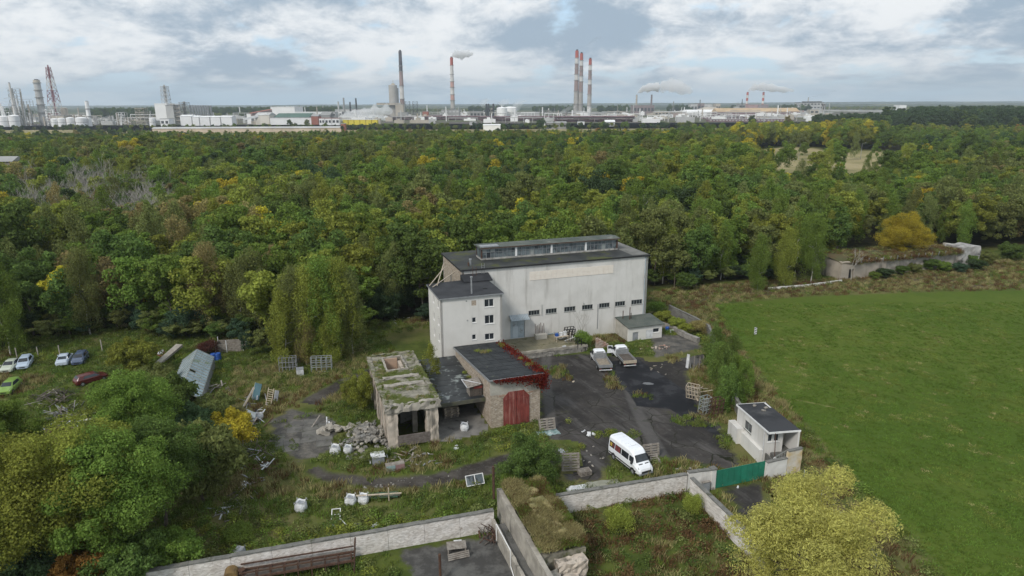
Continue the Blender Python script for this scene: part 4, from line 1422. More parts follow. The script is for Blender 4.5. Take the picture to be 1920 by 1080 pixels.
def window(b, o, d, h, nx=1, nz=1, fm=None, gm_=None, sill=True, fw=0.07, depth=0.08, name='window'):
    """frame, mullions, panes in a real opening"""
    a0, a1, t0, t1 = h
    f = MB()
    wbox(f, o, d, a0, a1, t0, t0 + fw, depth, depth + .07)
    wbox(f, o, d, a0, a1, t1 - fw, t1, depth, depth + .07)
    wbox(f, o, d, a0, a0 + fw, t0 + fw, t1 - fw, depth, depth + .07)
    wbox(f, o, d, a1 - fw, a1, t0 + fw, t1 - fw, depth, depth + .07)
    W_ = a1 - a0
    for i in range(1, nx):
        c = a0 + W_ * i / nx
        wbox(f, o, d, c - fw * .45, c + fw * .45, t0 + fw, t1 - fw, depth, depth + .07)
    fo = b.part(name, f, fm or M_whiteframe)
    for i in range(nx):
        g = MB()
        c0 = a0 + W_ * i / nx + (fw if i == 0 else fw * .45)
        c1 = a0 + W_ * (i + 1) / nx - (fw if i == nx - 1 else fw * .45)
        wbox(g, o, d, c0, c1, t0 + fw, t1 - fw, depth + .03, depth + .045)
        b.part('pane', g, gm_ or M_glass, fo)
    if sill:
        s_ = MB()
        wbox(s_, o, d, a0 - .06, a1 + .06, t0 - .06, t0 - .004, -.07, depth - .01)
        b.part('sill', s_, M_whiteframe if fm is None else M_coping, fo)
    return fo


# ---- the white hall
HX0, HX1, HY0, HY1, HZ = 25.1, 57.45, 99.26, 112.2, 13.1
hall = Bld('industrial_hall', 41, 106, 'large white windowless industrial hall with long roof lantern in the centre', 'building')
o_, d_ = (HX0, HY0), (1, 0)
holes, wins = [], []
for i in range(7):
    u0, u1, v0, v1 = [(991, 1012, 583, 591), (1023.5, 1044, 580, 588), (1058, 1079, 576.5, 585), (1091.5, 1111.5, 573.5, 582), (1123.5, 1143, 570.5, 579), (1153.5, 1172, 567, 575.5), (1184, 1204, 563.5, 572)][i]
    xa, zt = QY(u0, v0, HY0)
    xb, zb_ = QY(u1, v1, HY0)
    h = (xa - HX0, xb - HX0, 4.72, 5.56)
    holes.append(h)
    wins.append(h)
sw = (28.9 - HX0, 29.5 - HX0, 4.3, 5.25)
holes.append(sw)
DX0, DX1 = QY(957, 600, HY0)[0], QY(984, 600, HY0)[0]
holes.append((DX0 - HX0, DX1 - HX0, 1.12, 4.55))
w_ = MB().wall(o_, d_, HX1 - HX0, 0, HZ, HZ, .35, holes)
hall.part('wall', w_, M_plaster)
hall.part('wall', MB().wall((HX1, HY0), (0, 1), HY1 - HY0, 0, HZ, HZ, .35), M_plaster)
hall.part('wall', MB().wall((HX1, HY1), (-1, 0), HX1 - HX0, 0, HZ, HZ, .35), M_plaster)
lh = [(HY1 - 107.4, HY1 - 106.3, 9.0, 10.8)]
hall.part('wall', MB().wall((HX0, HY1), (0, -1), HY1 - HY0, 0, HZ, HZ, .35, lh), M_brick, label='pale brown brick end wall of the hall')
window(hall, (HX0, HY1), (0, -1), lh[0], 2, 1, M_greyframe, M_dark, sill=False)
for h in wins:
    window(hall, o_, d_, h, 4, 1, M_greyframe, M_glass)
window(hall, o_, d_, sw, 1, 1, M_greyframe, M_glass)
# roof and its edge
rf = MB().box(HX0 - .25, HX1 + .25, HY0 - .25, HY1 + .25, HZ + .002, HZ + .2)
rfo = hall.part('roof', rf, M_bitmoss)
e = MB().box(HX0 - .28, HX1 + .28, HY0 - .29, HY0 - .255, HZ - .05, HZ + .16)
e.box(HX0 - .29, HX0 - .255, HY0 - .25, HY1 + .2, HZ - .05, HZ + .16)
hall.part('fascia', e, M_black, rfo)
# grey worn sheet at the right end of the roof
q = MB().box(54.6, HX1 + .1, HY0 + .2, HY1 - .2, HZ + .205, HZ + .222)
hall.part('roofing_sheet', q, mat('pale_roofing', (0.20, 0.195, 0.18), (0.13, 0.13, 0.12), 0.5, 0.9, c3=(0.08, 0.085, 0.06), s3=0.4), rfo)
# lantern
LX0, LX1, LY0, LY1, LZ0, LZ1 = 29.7, 54.35, 104.5, 107.6, HZ + .2, 15.25
lan = MB()
lan.box(LX0, LX1, LY0, LY1, LZ0, LZ0 + .28)
lan.box(LX0, LX1, LY0, LY0 + .18, LZ1 - .22, LZ1)
lan.box(LX0, LX1, LY1 - .18, LY1, LZ1 - .22, LZ1)
for x in (LX0, LX1 - .2):
    lan.box(x, x + .2, LY0 + .18, LY1 - .18, LZ1 - .22, LZ1)
lanm = mat('lantern_curb', (0.42, 0.41, 0.38), (0.25, 0.24, 0.22), 1.0, 0.85, c3=(0.12, 0.11, 0.09), s3=1.1)
lano = hall.part('lantern', lan, lanm)
pilx = [LX0, LX0 + (LX1 - LX0) * .245, LX0 + (LX1 - LX0) * .5, LX0 + (LX1 - LX0) * .755, LX1]
for i, x in enumerate(pilx):
    x0 = x - .16 if 0 < i < 4 else (x if i == 0 else x - .22)
    for (ya, yb) in ((LY0 - .02, LY0 + .2), (LY1 - .2, LY1)):
        hall.part('pillar', MB().box(x0, x0 + (.32 if 0 < i < 4 else .22), ya, yb, LZ0 + .282, LZ1 - .222), M_whiteframe if 0 < i < 4 else M_rust, lano)
for i in range(4):
    a, b_ = pilx[i] + .17 + (.06 if i == 0 else 0), pilx[i + 1] - .17 - (.06 if i == 3 else 0)
    n = 8
    fr = MB()
    for k in range(1, n):
        x = a + (b_ - a) * k / n
        fr.box(x - .03, x + .03, LY0 + .03, LY0 + .09, LZ0 + .285, LZ1 - .225)
    fr.box(a, b_, LY0 + .022, LY0 + .08, LZ0 + 1.18, LZ0 + 1.23)
    hall.part('glazing_bar', fr, M_galv, lano)
    for k in range(n):
        for z0, z1 in ((LZ0 + .285, LZ0 + 1.175), (LZ0 + 1.235, LZ1 - .225)):
            g = MB().box(a + (b_ - a) * k / n + .035, a + (b_ - a) * (k + 1) / n - .035, LY0 + .10 + U(0, .03), LY0 + .135, z0, z1)
            hall.part('pane', g, M_glassdirty if RN.random() < .93 else RN.choice((M_glass, M_greyframe)), lano)
for k in range(4):
    y = LY0 + .2 + (LY1 - LY0 - .4) * k / 4
    g = MB().box(LX0 + .05, LX0 + .08, y + .03, y + (LY1 - LY0 - .4) / 4 - .03, LZ0 + .285, LZ1 - .225)
    hall.part('pane', g, M_glassdirty, lano)
    g = MB().box(LX1 - .08, LX1 - .05, y + .03, y + (LY1 - LY0 - .4) / 4 - .03, LZ0 + .285, LZ1 - .225)
    hall.part('pane', g, M_glassdirty, lano)
hall.part('back_glazing', MB().box(LX0 + .2, LX1 - .2, LY1 - .12, LY1 - .08, LZ0 + .285, LZ1 - .225), M_glassdirty, lano)
lr = MB().prism([(LX0 - .3, LY0 - .35), (LX1 + .3, LY0 - .35), (LX1 + .3, (LY0 + LY1) / 2), (LX0 - .3, (LY0 + LY1) / 2)], LZ1 + .002, [LZ1 + .10, LZ1 + .10, LZ1 + .30, LZ1 + .30])
lr.prism([(LX0 - .3, (LY0 + LY1) / 2 + .001), (LX1 + .3, (LY0 + LY1) / 2 + .001), (LX1 + .3, LY1 + .35), (LX0 - .3, LY1 + .35)], LZ1 + .002, [LZ1 + .30, LZ1 + .30, LZ1 + .10, LZ1 + .10])
hall.part('lantern_roof', lr, M_lantroof, lano)
hall.part('fascia', MB().box(LX0 - .31, LX1 + .31, LY0 - .385, LY0 - .352, LZ1 - .03, LZ1 + .11), M_rust, lano)
hall.part('roof_patch', MB().box(LX0 - .1, LX0 + 3.0, LY0 - .2, LY0 + 1.2, LZ1 + .16, LZ1 + .34), M_galv, lano)
# flue, vent and pipes on the roof
hall.part('flue', MB().tube((27.1, 101.6, HZ + .2), (27.1, 101.6, HZ + 1.1), .16, n=10).tube((27.1, 101.6, HZ + 1.102), (27.1, 101.6, HZ + 1.25), .24, n=10), M_galv)
hall.part('flue', MB().tube((26.7, 101.3, HZ + .2), (26.7, 101.3, HZ + .8), .12, n=8), M_rust)
hall.part('downpipe', MB().tube((HX1 - .55, HY0 - .07, 2.6), (HX1 - .55, HY0 - .07, HZ - .06), .07, n=8), M_bluegrey)
hall.part('downpipe', MB().tube((HX1 - .12, HY0 - .07, 2.6), (HX1 - .12, HY0 - .07, HZ - .06), .05, n=8), M_greyframe)
dpx = QY(1120, 600, HY0)[0]
hall.part('downpipe', MB().tube((dpx, HY0 - .06, 1.2), (dpx, HY0 - .06, 5.5), .05, n=8), M_galv)
hall.part('downpipe', MB().tube((dpx - 10.0, HY0 - .06, 4.5), (dpx - 10.0, HY0 - .06, 6.4), .04, n=6), M_greyframe)
# cream cladding strip made of panels
ax0, ax1 = QY(993, 520, HY0)[0], QY(1150, 505, HY0)[0]
for i in range(16):
    for j in range(2):
        x0 = ax0 + (ax1 - ax0) * i / 16
        x1 = ax0 + (ax1 - ax0) * (i + 1) / 16
        z0 = 10.62 + j * .70
        hall.part('cladding_panel', MB().box(x0 + .006, x1 - .006, HY0 - .05 - U(0, .004), HY0 - .003, z0 + .006, z0 + .70 - .006), M_panel)
# door with wicket and canopy
dl = hall.part('door', MB().box(DX0 + .05, (DX0 + DX1) / 2 - .015, HY0 + .10, HY0 + .16, 1.14, 4.50), M_bluegrey, label='left leaf of the tall blue-grey door')
hall.part('wicket', MB().box(DX0 + .45, DX0 + 1.3, HY0 + .075, HY0 + .098, 1.16, 3.1), mat('pale_blue_paint', (0.50, 0.56, 0.60), (0.46, 0.52, 0.56), 1, .6), dl)
hall.part('door', MB().box((DX0 + DX1) / 2 + .015, DX1 - .05, HY0 + .10, HY0 + .16, 1.14, 4.50), M_bluegrey, label='right leaf of the tall blue-grey door')
can = MB().prism([(DX0 - .25, HY0 - 1.3), (DX1 + .45, HY0 - 1.3), (DX1 + .45, HY0 - .01), (DX0 - .25, HY0 - .01)], [4.5, 4.5, 5.05, 5.05], [4.56, 4.56, 5.12, 5.12])
cano = hall.part('canopy', can, M_bluegrey)
for k in range(12):
    x = DX0 - .2 + k * (DX1 - DX0 + .6) / 11
    hall.part('roof_rib', MB().prism([(x, HY0 - 1.3), (x + .04, HY0 - 1.3), (x + .04, HY0 - .02), (x, HY0 - .02)], [4.562, 4.562, 5.122, 5.122], [4.60, 4.60, 5.16, 5.16]), M_galv, cano)
hall.part('lamp', MB().tube((HX0 + 20.5, HY0 - .3, 5.9), (HX0 + 20.5, HY0 - .002, 6.2), .03, n=6).box(HX0 + 20.4, HX0 + 20.6, HY0 - .45, HY0 - .25, 5.8, 5.95), M_greyframe)
# ladder by the left corner of the hall roof
lad = MB()
for dx in (0, .45):
    lad.tube((28.2 + dx, HY0 - .2, 11.7), (28.2 + dx, HY0 - .2, 14.1), .03, n=5)
for k in range(7):
    lad.tube((28.2, HY0 - .2, 11.9 + k * .3), (28.65, HY0 - .2, 11.9 + k * .3), .018, n=5)
hall.part('ladder', lad, M_galv)

# ---- three storey office block
OX0, OX1, OY0, OY1, OZ = 19.55, 28.62, 90.04, HY0 - .004, 11.6
off = Bld('office_block', 24, 94, 'white three-storey flat-roofed office block attached to the front left of the hall', 'building')
def fh(u0, u1, v0, v1, y=OY0, x0=OX0):
    xa, zt = QY(u0, v0, y)
    xb, zb_ = QY(u1, v1, y)
    return (xa - x0, xb - x0, zb_, zt)
big3 = [fh(908, 926, 561.5, 574.5), fh(908.8, 926.6, 591.5, 606), fh(909, 926.8, 626, 636)]
sm = [fh(885, 893, 595.5, 604.5), fh(885, 893, 627.5, 636.5)]
gr = fh(883.8, 893, 563.7, 572.6)
off.part('wall', MB().wall((OX0, OY0), (1, 0), OX1 - OX0, 0, OZ, OZ, .3, big3 + sm + [gr]), M_plaster2)
off.part('wall', MB().wall((OX1, OY0), (0, 1), OY1 - OY0, 0, OZ, OZ, .3), M_plaster2)
LWY = 98.2
off.part('wall', MB().wall((HX0 - .004, LWY), (-1, 0), HX0 - OX0 - .004, 0, OZ, OZ, .3), M_plaster2)
lw = []
for (u, v, hh, ww) in ((813, 560, 1.15, .8), (821.3, 569.5, 1.3, .8), (813.7, 592, 1.2, .8), (822.5, 602, 1.2, .8), (814.7, 622, 1.2, .8), (823.5, 632.5, 1.2, .8)):
    y, z = QX(u, v, OX0)
    lw.append((LWY - y - ww / 2, LWY - y + ww / 2, z - hh / 2, z + hh / 2))
off.part('wall', MB().wall((OX0, LWY), (0, -1), LWY - OY0, 0, OZ, OZ, .3, lw), M_plaster2)
for h in big3:
    window(off, (OX0, OY0), (1, 0), h, 2)
for h in sm:
    window(off, (OX0, OY0), (1, 0), h, 1)
for h in lw:
    window(off, (OX0, LWY), (0, -1), h, 1)
g = MB()
wbox(g, (OX0, OY0), (1, 0), gr[0], gr[1], gr[2], gr[3], .02, .1)
off.part('bricked_window', g, M_brick)
ro = off.part('roof', MB().prism([(OX0 - .22, OY0 - .25), (OX1 + .18, OY0 - .25), (OX1 + .18, OY1), (OX0 - .22, OY1 - 1.0)], OZ + .002, OZ + .16), M_bit)
off.part('fascia', MB().box(OX0 - .24, OX1 + .2, OY0 - .285, OY0 - .253, OZ - .07, OZ + .13), M_galv, ro)
off.part('fascia', MB().box(OX0 - .255, OX0 - .222, OY0 - .25, OY1 - 1.0, OZ - .07, OZ + .13), M_galv, ro)
off.part('fascia', MB().box(OX1 + .182, OX1 + .21, OY0 - .25, OY1 - .3, OZ - .07, OZ + .13), M_galv, ro)
off.part('flue', MB().tube((24.35, OY0 + .9, OZ + .16), (24.35, OY0 + .9, OZ + 2.5), .12, n=10).tube((24.35, OY0 + .9, OZ + 2.502), (24.35, OY0 + .9, OZ + 2.65), .19, n=10), M_galv)
off.part('roof_hump', MB().prism([(24.8, 96.9), (29.3, 96.9), (29.3, HY0 - .01), (24.8, HY0 - .01)], OZ + .162, [OZ + .35, OZ + .35, OZ + .95, OZ + .95]), M_bit, ro)
off.part('pipe', MB().tube((26.6, 98.4, OZ + .7), (26.6, 98.4, OZ + 2.3), .045, n=6).tube((27.2, 98.6, OZ + .7), (27.2, 98.6, OZ + 2.1), .045, n=6), M_rust)
off.part('vent', MB().tube((23.3, OY0 - .06, 11.0), (23.3, OY0 + .01, 11.0), .1, n=8).tube((23.4, OY0 - .06, 8.1), (23.4, OY0 + .01, 8.1), .1, n=8), M_greyframe)
off.part('roof_hatch', MB().box(26.6, 27.2, 92.6, 93.0, OZ + .162, OZ + .22), M_dark, ro)
for (a, b_) in (((19.5, 96.9, OZ + .25), (23.4, HY0 + 4.5, HZ - .3)), ((19.8, 96.0, OZ + .25), (24.4, HY0 + 2.0, HZ - .6)), ((20.6, 96.6, OZ + .25), (23.6, HY0 + 6.0, HZ - .1))):
    q = MB().bar((0, 0, 0), Vector(b_) - Vector(a), .11)
    x, y = G(a[0], a[1])
    o = q.build('pole', M_palewood, None, (x, y, a[2]), TH)
    tag(o, 'pale timber pole leaning from the office roof against the brick end of the hall', 'pole', 'timber poles leaning on the office roof')

# ---- garage with red doors
gar = Bld('brick_garage', 24.5, 79, 'brick garage with faded red double doors and crimson creeper, in front of the office block', 'building')
GX0, GX1, GY0, GY1 = 21.45, 27.75, 72.3, 89.7
def gz(y): return 6.35 + (4.35 - 6.35) * (y - GY0) / (GY1 - GY0)
gar.part('wall', MB().box(GX0, GX1, GY0, GY0 + .35, 0, 4.25), M_brick, label='pale brick front wall')
gar.part('gable_band', MB().box(GX0, GX1, GY0 - .012, GY0 + .35, 4.252, gz(GY0)), M_plasterd, label='stained plaster band above the doors')
gar.part('wall', MB().wall((GX0, GY1), (0, -1), GY1 - GY0 - .36, 0, gz(GY1), gz(GY0 + .36), .35), M_brick)
gar.part('wall', MB().wall((GX1, GY0 + .36), (0, 1), GY1 - GY0 - .36, 0, gz(GY0 + .36), gz(GY1), .35), M_plasterd)
gar.part('wall', MB().box(GX0 + .36, GX1 - .36, GY1 - .35, GY1, 0, gz(GY1) - .01), M_brick)
rp = MB().prism([(GX0 - .3, GY0 - .45), (GX1 + .3, GY0 - .45), (GX1 + .3, GY1 + .1), (GX0 - .3, GY1 + .1)], [gz(GY0 - .45) + .01, gz(GY0 - .45) + .01, gz(GY1 + .1) + .01, gz(GY1 + .1) + .01], [gz(GY0 - .45) + .12, gz(GY0 - .45) + .12, gz(GY1 + .1) + .12, gz(GY1 + .1) + .12])
gro = gar.part('roof', rp, M_black)
M_rpan = mat('roof_felt_panel', (0.016, 0.019, 0.022), (0.034, 0.038, 0.041), 0.6, 0.7, c3=(0.085, 0.09, 0.07), s3=0.9, t3=(0.58, 0.72))
nx_, ny_ = 6, 11
for i in range(nx_):
    for j in range(ny_):
        x0 = GX0 - .28 + (GX1 - GX0 + .56) * i / nx_
        x1 = GX0 - .28 + (GX1 - GX0 + .56) * (i + 1) / nx_
        y0 = GY0 - .43 + (GY1 - GY0 + .5) * j / ny_
        y1 = GY0 - .43 + (GY1 - GY0 + .5) * (j + 1) / ny_
        e0, e1 = U(0, .015), U(0, .015)
        gar.part('roof_panel', MB().prism([(x0 + .035, y0 + .035), (x1 - .035, y0 + .035), (x1 - .035, y1 - .035), (x0 + .035, y1 - .035)], [gz(y0) + .125] * 2 + [gz(y1) + .125] * 2, [gz(y0) + .15 + e0] * 2 + [gz(y1) + .15 + e1] * 2), M_rpan, gro)
gar.part('gutter', MB().box(GX0 - .32, GX1 + .32, GY0 - .56, GY0 - .452, gz(GY0) - .08, gz(GY0) + .13), M_galv, gro)
gar.part('bargeboard', MB().prism([(GX0 - .36, GY0 - .45), (GX0 - .302, GY0 - .45), (GX0 - .302, GY1), (GX0 - .36, GY1)], [gz(GY0) - .10] * 2 + [gz(GY1) - .10] * 2, [gz(GY0) + .17] * 2 + [gz(GY1) + .17] * 2), M_galv, gro)
da, dt_ = QY(943.5, 740, GY0)
db, _ = QY(992, 737, GY0)
dm = (da + db) / 2
dh = 4.45
for (a, b_, ch) in ((da, dm - .02, 0), (dm + .02, db, 1)):
    c = .75
    poly = [(a, .08), (b_, .08), (b_, dh - (c if ch else 0)), (b_ - (c * .9 if ch else 0), dh), (a + (0 if ch else c * .9), dh), (a, dh - (0 if ch else c))]
    poly = [p for i, p in enumerate(poly) if i == 0 or p != poly[i - 1]]
    vs = [(x, GY0 - .09, z) for x, z in poly] + [(x, GY0 - .016, z) for x, z in poly]
    n = len(poly)
    md_ = MB().add(vs, [tuple(range(n))] + [(i, i + n, (i + 1) % n + n, (i + 1) % n) for i in range(n)])
    dr = gar.part('door', md_, M_redpaint)
    nb = 7
    for k in range(nb):
        x = a + (b_ - a) * (k + .5) / nb
        zt = dh - .15 - (max(0, (c * 1.0 - (x - a)) if not ch else (c * 1.0 - (b_ - x))))
        gar.part('board', MB().box(a + (b_ - a) * k / nb + .012, a + (b_ - a) * (k + 1) / nb - .012, GY0 - .115, GY0 - .092, .12, zt), M_redpaint, dr)
    gar.part('rail', MB().box(a + .03, b_ - .03, GY0 - .14, GY0 - .117, dh - .95, dh - .85), M_redpaint, dr)
gar.part('lintel', MB().box(da - .5, db + .5, GY0 - .03, GY0 - .002, 4.0, 4.06), mat('brick_red_line', (0.34, 0.16, 0.09), (0.28, 0.13, 0.08), 2, .9))
# crimson creeper
rg = np.random.default_rng(4)
Cc, Nn = [], []
for _ in range(6200):
    t = rg.uniform(0, 1)
    if t < .55:       # along the right eave
        y = GY0 - .4 + (GY1 - GY0 - .5) * rg.uniform(0, 1) ** 1.15
        x = GX1 + .15 + rg.normal() * (.32 + .25 * (1 - (y - GY0) / 17))
        z = gz(y) + .18 + rg.normal() * .18 - abs(rg.normal()) * (.35 if x > GX1 + .3 else 0)
        if rg.random() < .3:
            z -= rg.uniform(0, 1.2) * (1 if y < GY0 + 5 else .4)
            x = GX1 + .35 + rg.uniform(0, .25)
    elif t < .85:      # over the front edge
        x = GX0 + (GX1 - GX0 + .4) * rg.uniform(0, 1) ** .55
        f = (x - GX0) / (GX1 - GX0)
        y = GY0 - .58 - abs(rg.normal()) * .12
        z = gz(GY0) + .12 - abs(rg.normal()) * (.25 + .55 * f ** 2)
    else:              # hanging lump at the corner
        x, y = GX1 + .25 + rg.normal() * .35, GY0 - .3 + rg.normal() * .35
        z = gz(GY0) + .1 - rg.uniform(0, 1) ** 1.3 * 2.1
    Cc.append((x - 27, y - 73, z))
    Nn.append((rg.normal() + .6, rg.normal() - .7, rg.normal() + .5))
cm = leafmesh('creeper', np.array(Cc), np.array(Nn), rg.uniform(.5, 1.3, len(Cc)) * .11, rg, .7, LEAF['red'])
o = bpy.data.objects.new('creeper', cm)
COL.objects.link(o)
o.location = (*G(27, 73), 0)
o.rotation_euler = (0, 0, TH)
tag(o, 'crimson creeper spilling over the right eave and front edge of the brick garage', 'climbing plant')

# ---- flat link roof between the concrete ruin and the garage
lk = Bld('link_shed', 18, 82, 'low flat black roof with open bay between the concrete ruin and the brick garage', 'shed')
LKX0, LKX1, LKY0, LKY1 = 14.95, 21.42, 74.6, 90.02
M_wetfelt = mat('wet_felt', (0.016, 0.019, 0.022), (0.032, 0.037, 0.041), 0.5, 0.42, c3=(0.24, 0.27, 0.26), s3=0.8, t3=(0.53, 0.66), spec=.45)
lro = lk.part('roof', MB().box(LKX0, LKX1, LKY0, LKY1, 2.86, 3.04), M_wetfelt)
lk.part('roof_edge', MB().box(LKX0, LKX1, LKY0 - .1, LKY0 - .002, 2.62, 3.1), mat('mossy_board', (0.07, 0.068, 0.06), (0.10, 0.10, 0.07), 1.5, .9, c3=(.05, .065, .02), s3=1), lro)
for k in range(9):
    y = LKY0 + .3 + k * 1.65
    lk.part('roof_strip', MB().box(LKX0 + .1, LKX1 - .05, y, y + 1.6, 3.042, 3.055 + .008 * (k % 2)), M_wetfelt, lro)
lk.part('wall', MB().box(LKX0 + .1, LKX1 - .1, 84.6, 84.9, 0, 2.855), M_darkconc)
for k in range(5):
    y = LKY0 + .5 + k * 2
    lk.part('beam', MB().box(LKX0 + .1, LKX1 - .05, y, y + .12, 2.66, 2.858), M_darkwood, lro)
# plank hutch sitting on the link roof
hut = Bld('plank_hutch', 20.6, 76.2, 'half-collapsed plank hutch on the link roof against the garage wall', 'hutch')
for k in range(7):
    hut.part('plank', MB().box(19.75 + k * .22, 19.95 + k * .22, 75.45, 75.49, 3.06, 4.35 + U(-.1, .05)), M_darkwood)
for k in range(6):
    hut.part('plank', MB().box(19.70, 19.74, 75.5 + k * .25, 75.73 + k * .25, 3.06, 4.3 + U(-.1, .1)), M_wood)
hut.part('lid', MB().prism([(19.4, 75.2), (21.2, 75.2), (21.3, 77.4), (19.3, 77.4)], [4.32, 4.62, 4.72, 4.42], [4.36, 4.66, 4.76, 4.46]), M_wood)
hut.part('rim', MB().bar((19.2, 77.6, 4.58), (21.1, 75.15, 4.72), .07).bar((19.2, 77.6, 4.6), (19.3, 75.1, 4.45), .07), M_whiteplas)
hut.part('red_board', MB().box(20.2, 21.3, 75.38, 75.43, 4.05, 4.4), M_redpaint)
lump = MB()

# ---- the concrete ruin
ru = Bld('concrete_ruin', 11.8, 78, 'roofless-looking weathered concrete ruin with arched front and hole in its mossy roof', 'ruin')
RX0, RX1, RY0, RY1, RZ = 8.95, 14.75, 71.05, 87.4, 5.35
HOX0, HOX1, HOY0, HOY1 = 10.65, 13.0, 81.4, 85.9
s1 = MB()
ov = .22
roughbox(s1, RX0 - ov, RX1 + ov, RY0 - ov, HOY0, RZ - .42, RZ, .45, .07)
roughbox(s1, RX0 - ov, RX1 + ov, HOY1, RY1 + ov, RZ - .42, RZ, .45, .07)
roughbox(s1, RX0 - ov, HOX0, HOY0, HOY1, RZ - .42, RZ, .45, .07)
roughbox(s1, HOX1, RX1 + ov, HOY0, HOY1, RZ - .42, RZ, .45, .07)
rro = ru.part('roof_slab', s1, M_concmoss)
s2 = MB()
roughbox(s2, RX0 - .25, RX1 + .25, RY0 - .27, RY0 + .35, RZ - .85, RZ + .04, .4, .13)
ru.part('cornice', s2, M_conc)
for (a, b_, c, d) in ((RX0 - .24, RX0 + .25, RY0 + .4, RY1 + .1), (RX1 - .25, RX1 + .24, RY0 + .4, RY1 + .1)):
    ru.part('parapet', roughbox(MB(), a, b_, c, d, RZ - .02, RZ + .12, .4, .12), M_concmoss, rro)
ru.part('parapet', roughbox(MB(), RX0 + .26, RX1 - .26, RY1 - .3, RY1 + .12, RZ, RZ + .2, .45, .12), M_concmoss, rro)
for (a, b_, c, d) in ((HOX0 - .22, HOX0, HOY0 - .2, HOY1 + .2), (HOX1, HOX1 + .22, HOY0 - .2, HOY1 + .2), (HOX0 + .004, HOX1 - .004, HOY0 - .2, HOY0 - .01), (HOX0 + .004, HOX1 - .004, HOY1 + .01, HOY1 + .2)):
    ru.part('kerb', roughbox(MB(), a, b_, c, d, RZ - .02, RZ + .22, .4, .06), M_conc, rro)
ru.part('shaft_wall', MB().box(HOX0 + .05, HOX1 - .5, HOY1 - .25, HOY1 - .02, 2.0, RZ - .0), mat('pink_plaster', (0.47, 0.33, 0.24), (0.38, 0.27, 0.20), 1, .9, c3=(.2, .15, .12), s3=1.2, streak=1))
ru.part('shaft_wall', MB().box(HOX1 - .45, HOX1 - .02, HOY0 + .1, HOY1 - .03, 1.5, RZ - .43), M_concpink)
ru.part('roof_rib', roughbox(MB(), RX0 + .5, RX1 - .5, 76.0, 76.7, RZ, RZ + .25, .4, .09), M_conc, rro)
ru.part('roof_rib', roughbox(MB(), RX0 + .7, RX1 - .7, 78.6, 79.2, RZ, RZ + .2, .4, .09), M_conc, rro)
# front: two pillars, arched lintel, plank wall
ru.part('pillar', roughbox(MB(), RX0, RX0 + 1.15, RY0, RY0 + 1.2, 0, RZ - .76, .45, .05), M_concpink)
ru.part('pillar', roughbox(MB(), RX1 - 1.35, RX1, RY0, RY0 + 1.2, -.4, RZ - .76, .45, .05), M_concpink)
ar = MB()
ax0_, ax1_ = RX0 + 1.152, RX1 - 1.352
na = 10
for k in range(na):
    t0, t1 = k / na, (k + 1) / na
    xa, xb = ax0_ + (ax1_ - ax0_) * t0, ax0_ + (ax1_ - ax0_) * t1
    za, zb2 = RZ - .80 - .50 * (abs(2 * t0 - 1) ** 2.6), RZ - .80 - .50 * (abs(2 * t1 - 1) ** 2.6)
    ar.add([(xa, RY0 + .05, za), (xb, RY0 + .05, zb2), (xb, RY0 + .05, RZ - .757), (xa, RY0 + .05, RZ - .757), (xa, RY0 + 1.1, za), (xb, RY0 + 1.1, zb2), (xb, RY0 + 1.1, RZ - .757), (xa, RY0 + 1.1, RZ - .757)], [(0, 1, 2, 3), (0, 4, 5, 1), (7, 6, 5, 4)])
ru.part('arch', ar, M_conc)
for k in range(6):
    ru.part('plank', MB().box(ax0_ - .1, ax1_ + .3, RY0 - .06 + U(-.03, .03), RY0 - .01 + U(0, .01), .25 + k * .22, .25 + k * .22 + .19), MATS.get('purple_wood') or mat('purple_wood', (.13, .11, .10), (.19, .165, .15), 3, .9))
# side wall with pilasters, back wall, right wall, inner column
ru.part('wall', roughbox(MB(), RX0 + .12, RX0 + .5, RY0 + 1.21, RY1, 0, RZ - .43, .7, .04), M_conc)
for k in range(5):
    y = RY0 + 2.4 + k * 2.9
    ru.part('pilaster', roughbox(MB(), RX0 - .12, RX0 + .1, y, y + .7, 0, RZ - .44, .5, .04), M_concpink)
ru.part('wall', roughbox(MB(), RX1 - .5, RX1 - .12, RY0 + 1.21, RY1, 0, RZ - .43, .7, .04), M_conc)
ru.part('wall', roughbox(MB(), RX0 + .52, RX1 - .52, RY1 - .4, RY1, 0, RZ - .43, .7, .04), M_conc)
ru.part('column', roughbox(MB(), 12.3, 12.9, RY0 + 3.2, RY0 + 3.8, 0, RZ - .43, .5, .04), M_conc)
ru.part('hopper', MB().prism([(11.0, RY0 + 4), (12.3, RY0 + 4), (12.3, RY0 + 6), (11.0, RY0 + 6)], [1.0, 1.4, 1.4, 1.0], RZ - .44), M_darkconc)

# ---- loading dock
dk = Bld('loading_dock', 36, 96, 'mossy concrete loading dock with stone front below the hall door', 'loading dock')
dk.part('deck', MB().box(28.64, 43.6, 92.95, HY0 - .01, .95, 1.10), mat('dock_deck', (0.20, 0.185, 0.13), (0.135, 0.13, 0.085), .5, .95, c3=(.07, .075, .03), s3=.5))
for i in range(6):
    for j in range(3):
        x0, y0 = 28.8 + i * 2.45, 93.1 + j * 2.0
        dk.part('slab', MB().box(x0 + .02, x0 + 2.42, y0 + .02, y0 + 1.97, 1.102, 1.125 + U(0, .015)), mat('dock_slab', (0.215, 0.19, 0.125), (0.15, 0.14, 0.095), .6, .95, c3=(.075, .08, .035), s3=.7))
dk.part('kerb', roughbox(MB(), 28.7, 43.6, 92.7, 92.94, .8, 1.2, .5, .05), M_conc)
for i in range(15):
    for j in range(2):
        x0 = 28.7 + i * .99 + (j % 2) * .3
        dk.part('stone', roughbox(MB(), x0 + .03, min(43.6, x0 + .96), 92.78 - U(0, .08), 93.2, j * .4, j * .4 + .38, .5, .06), M_stone)

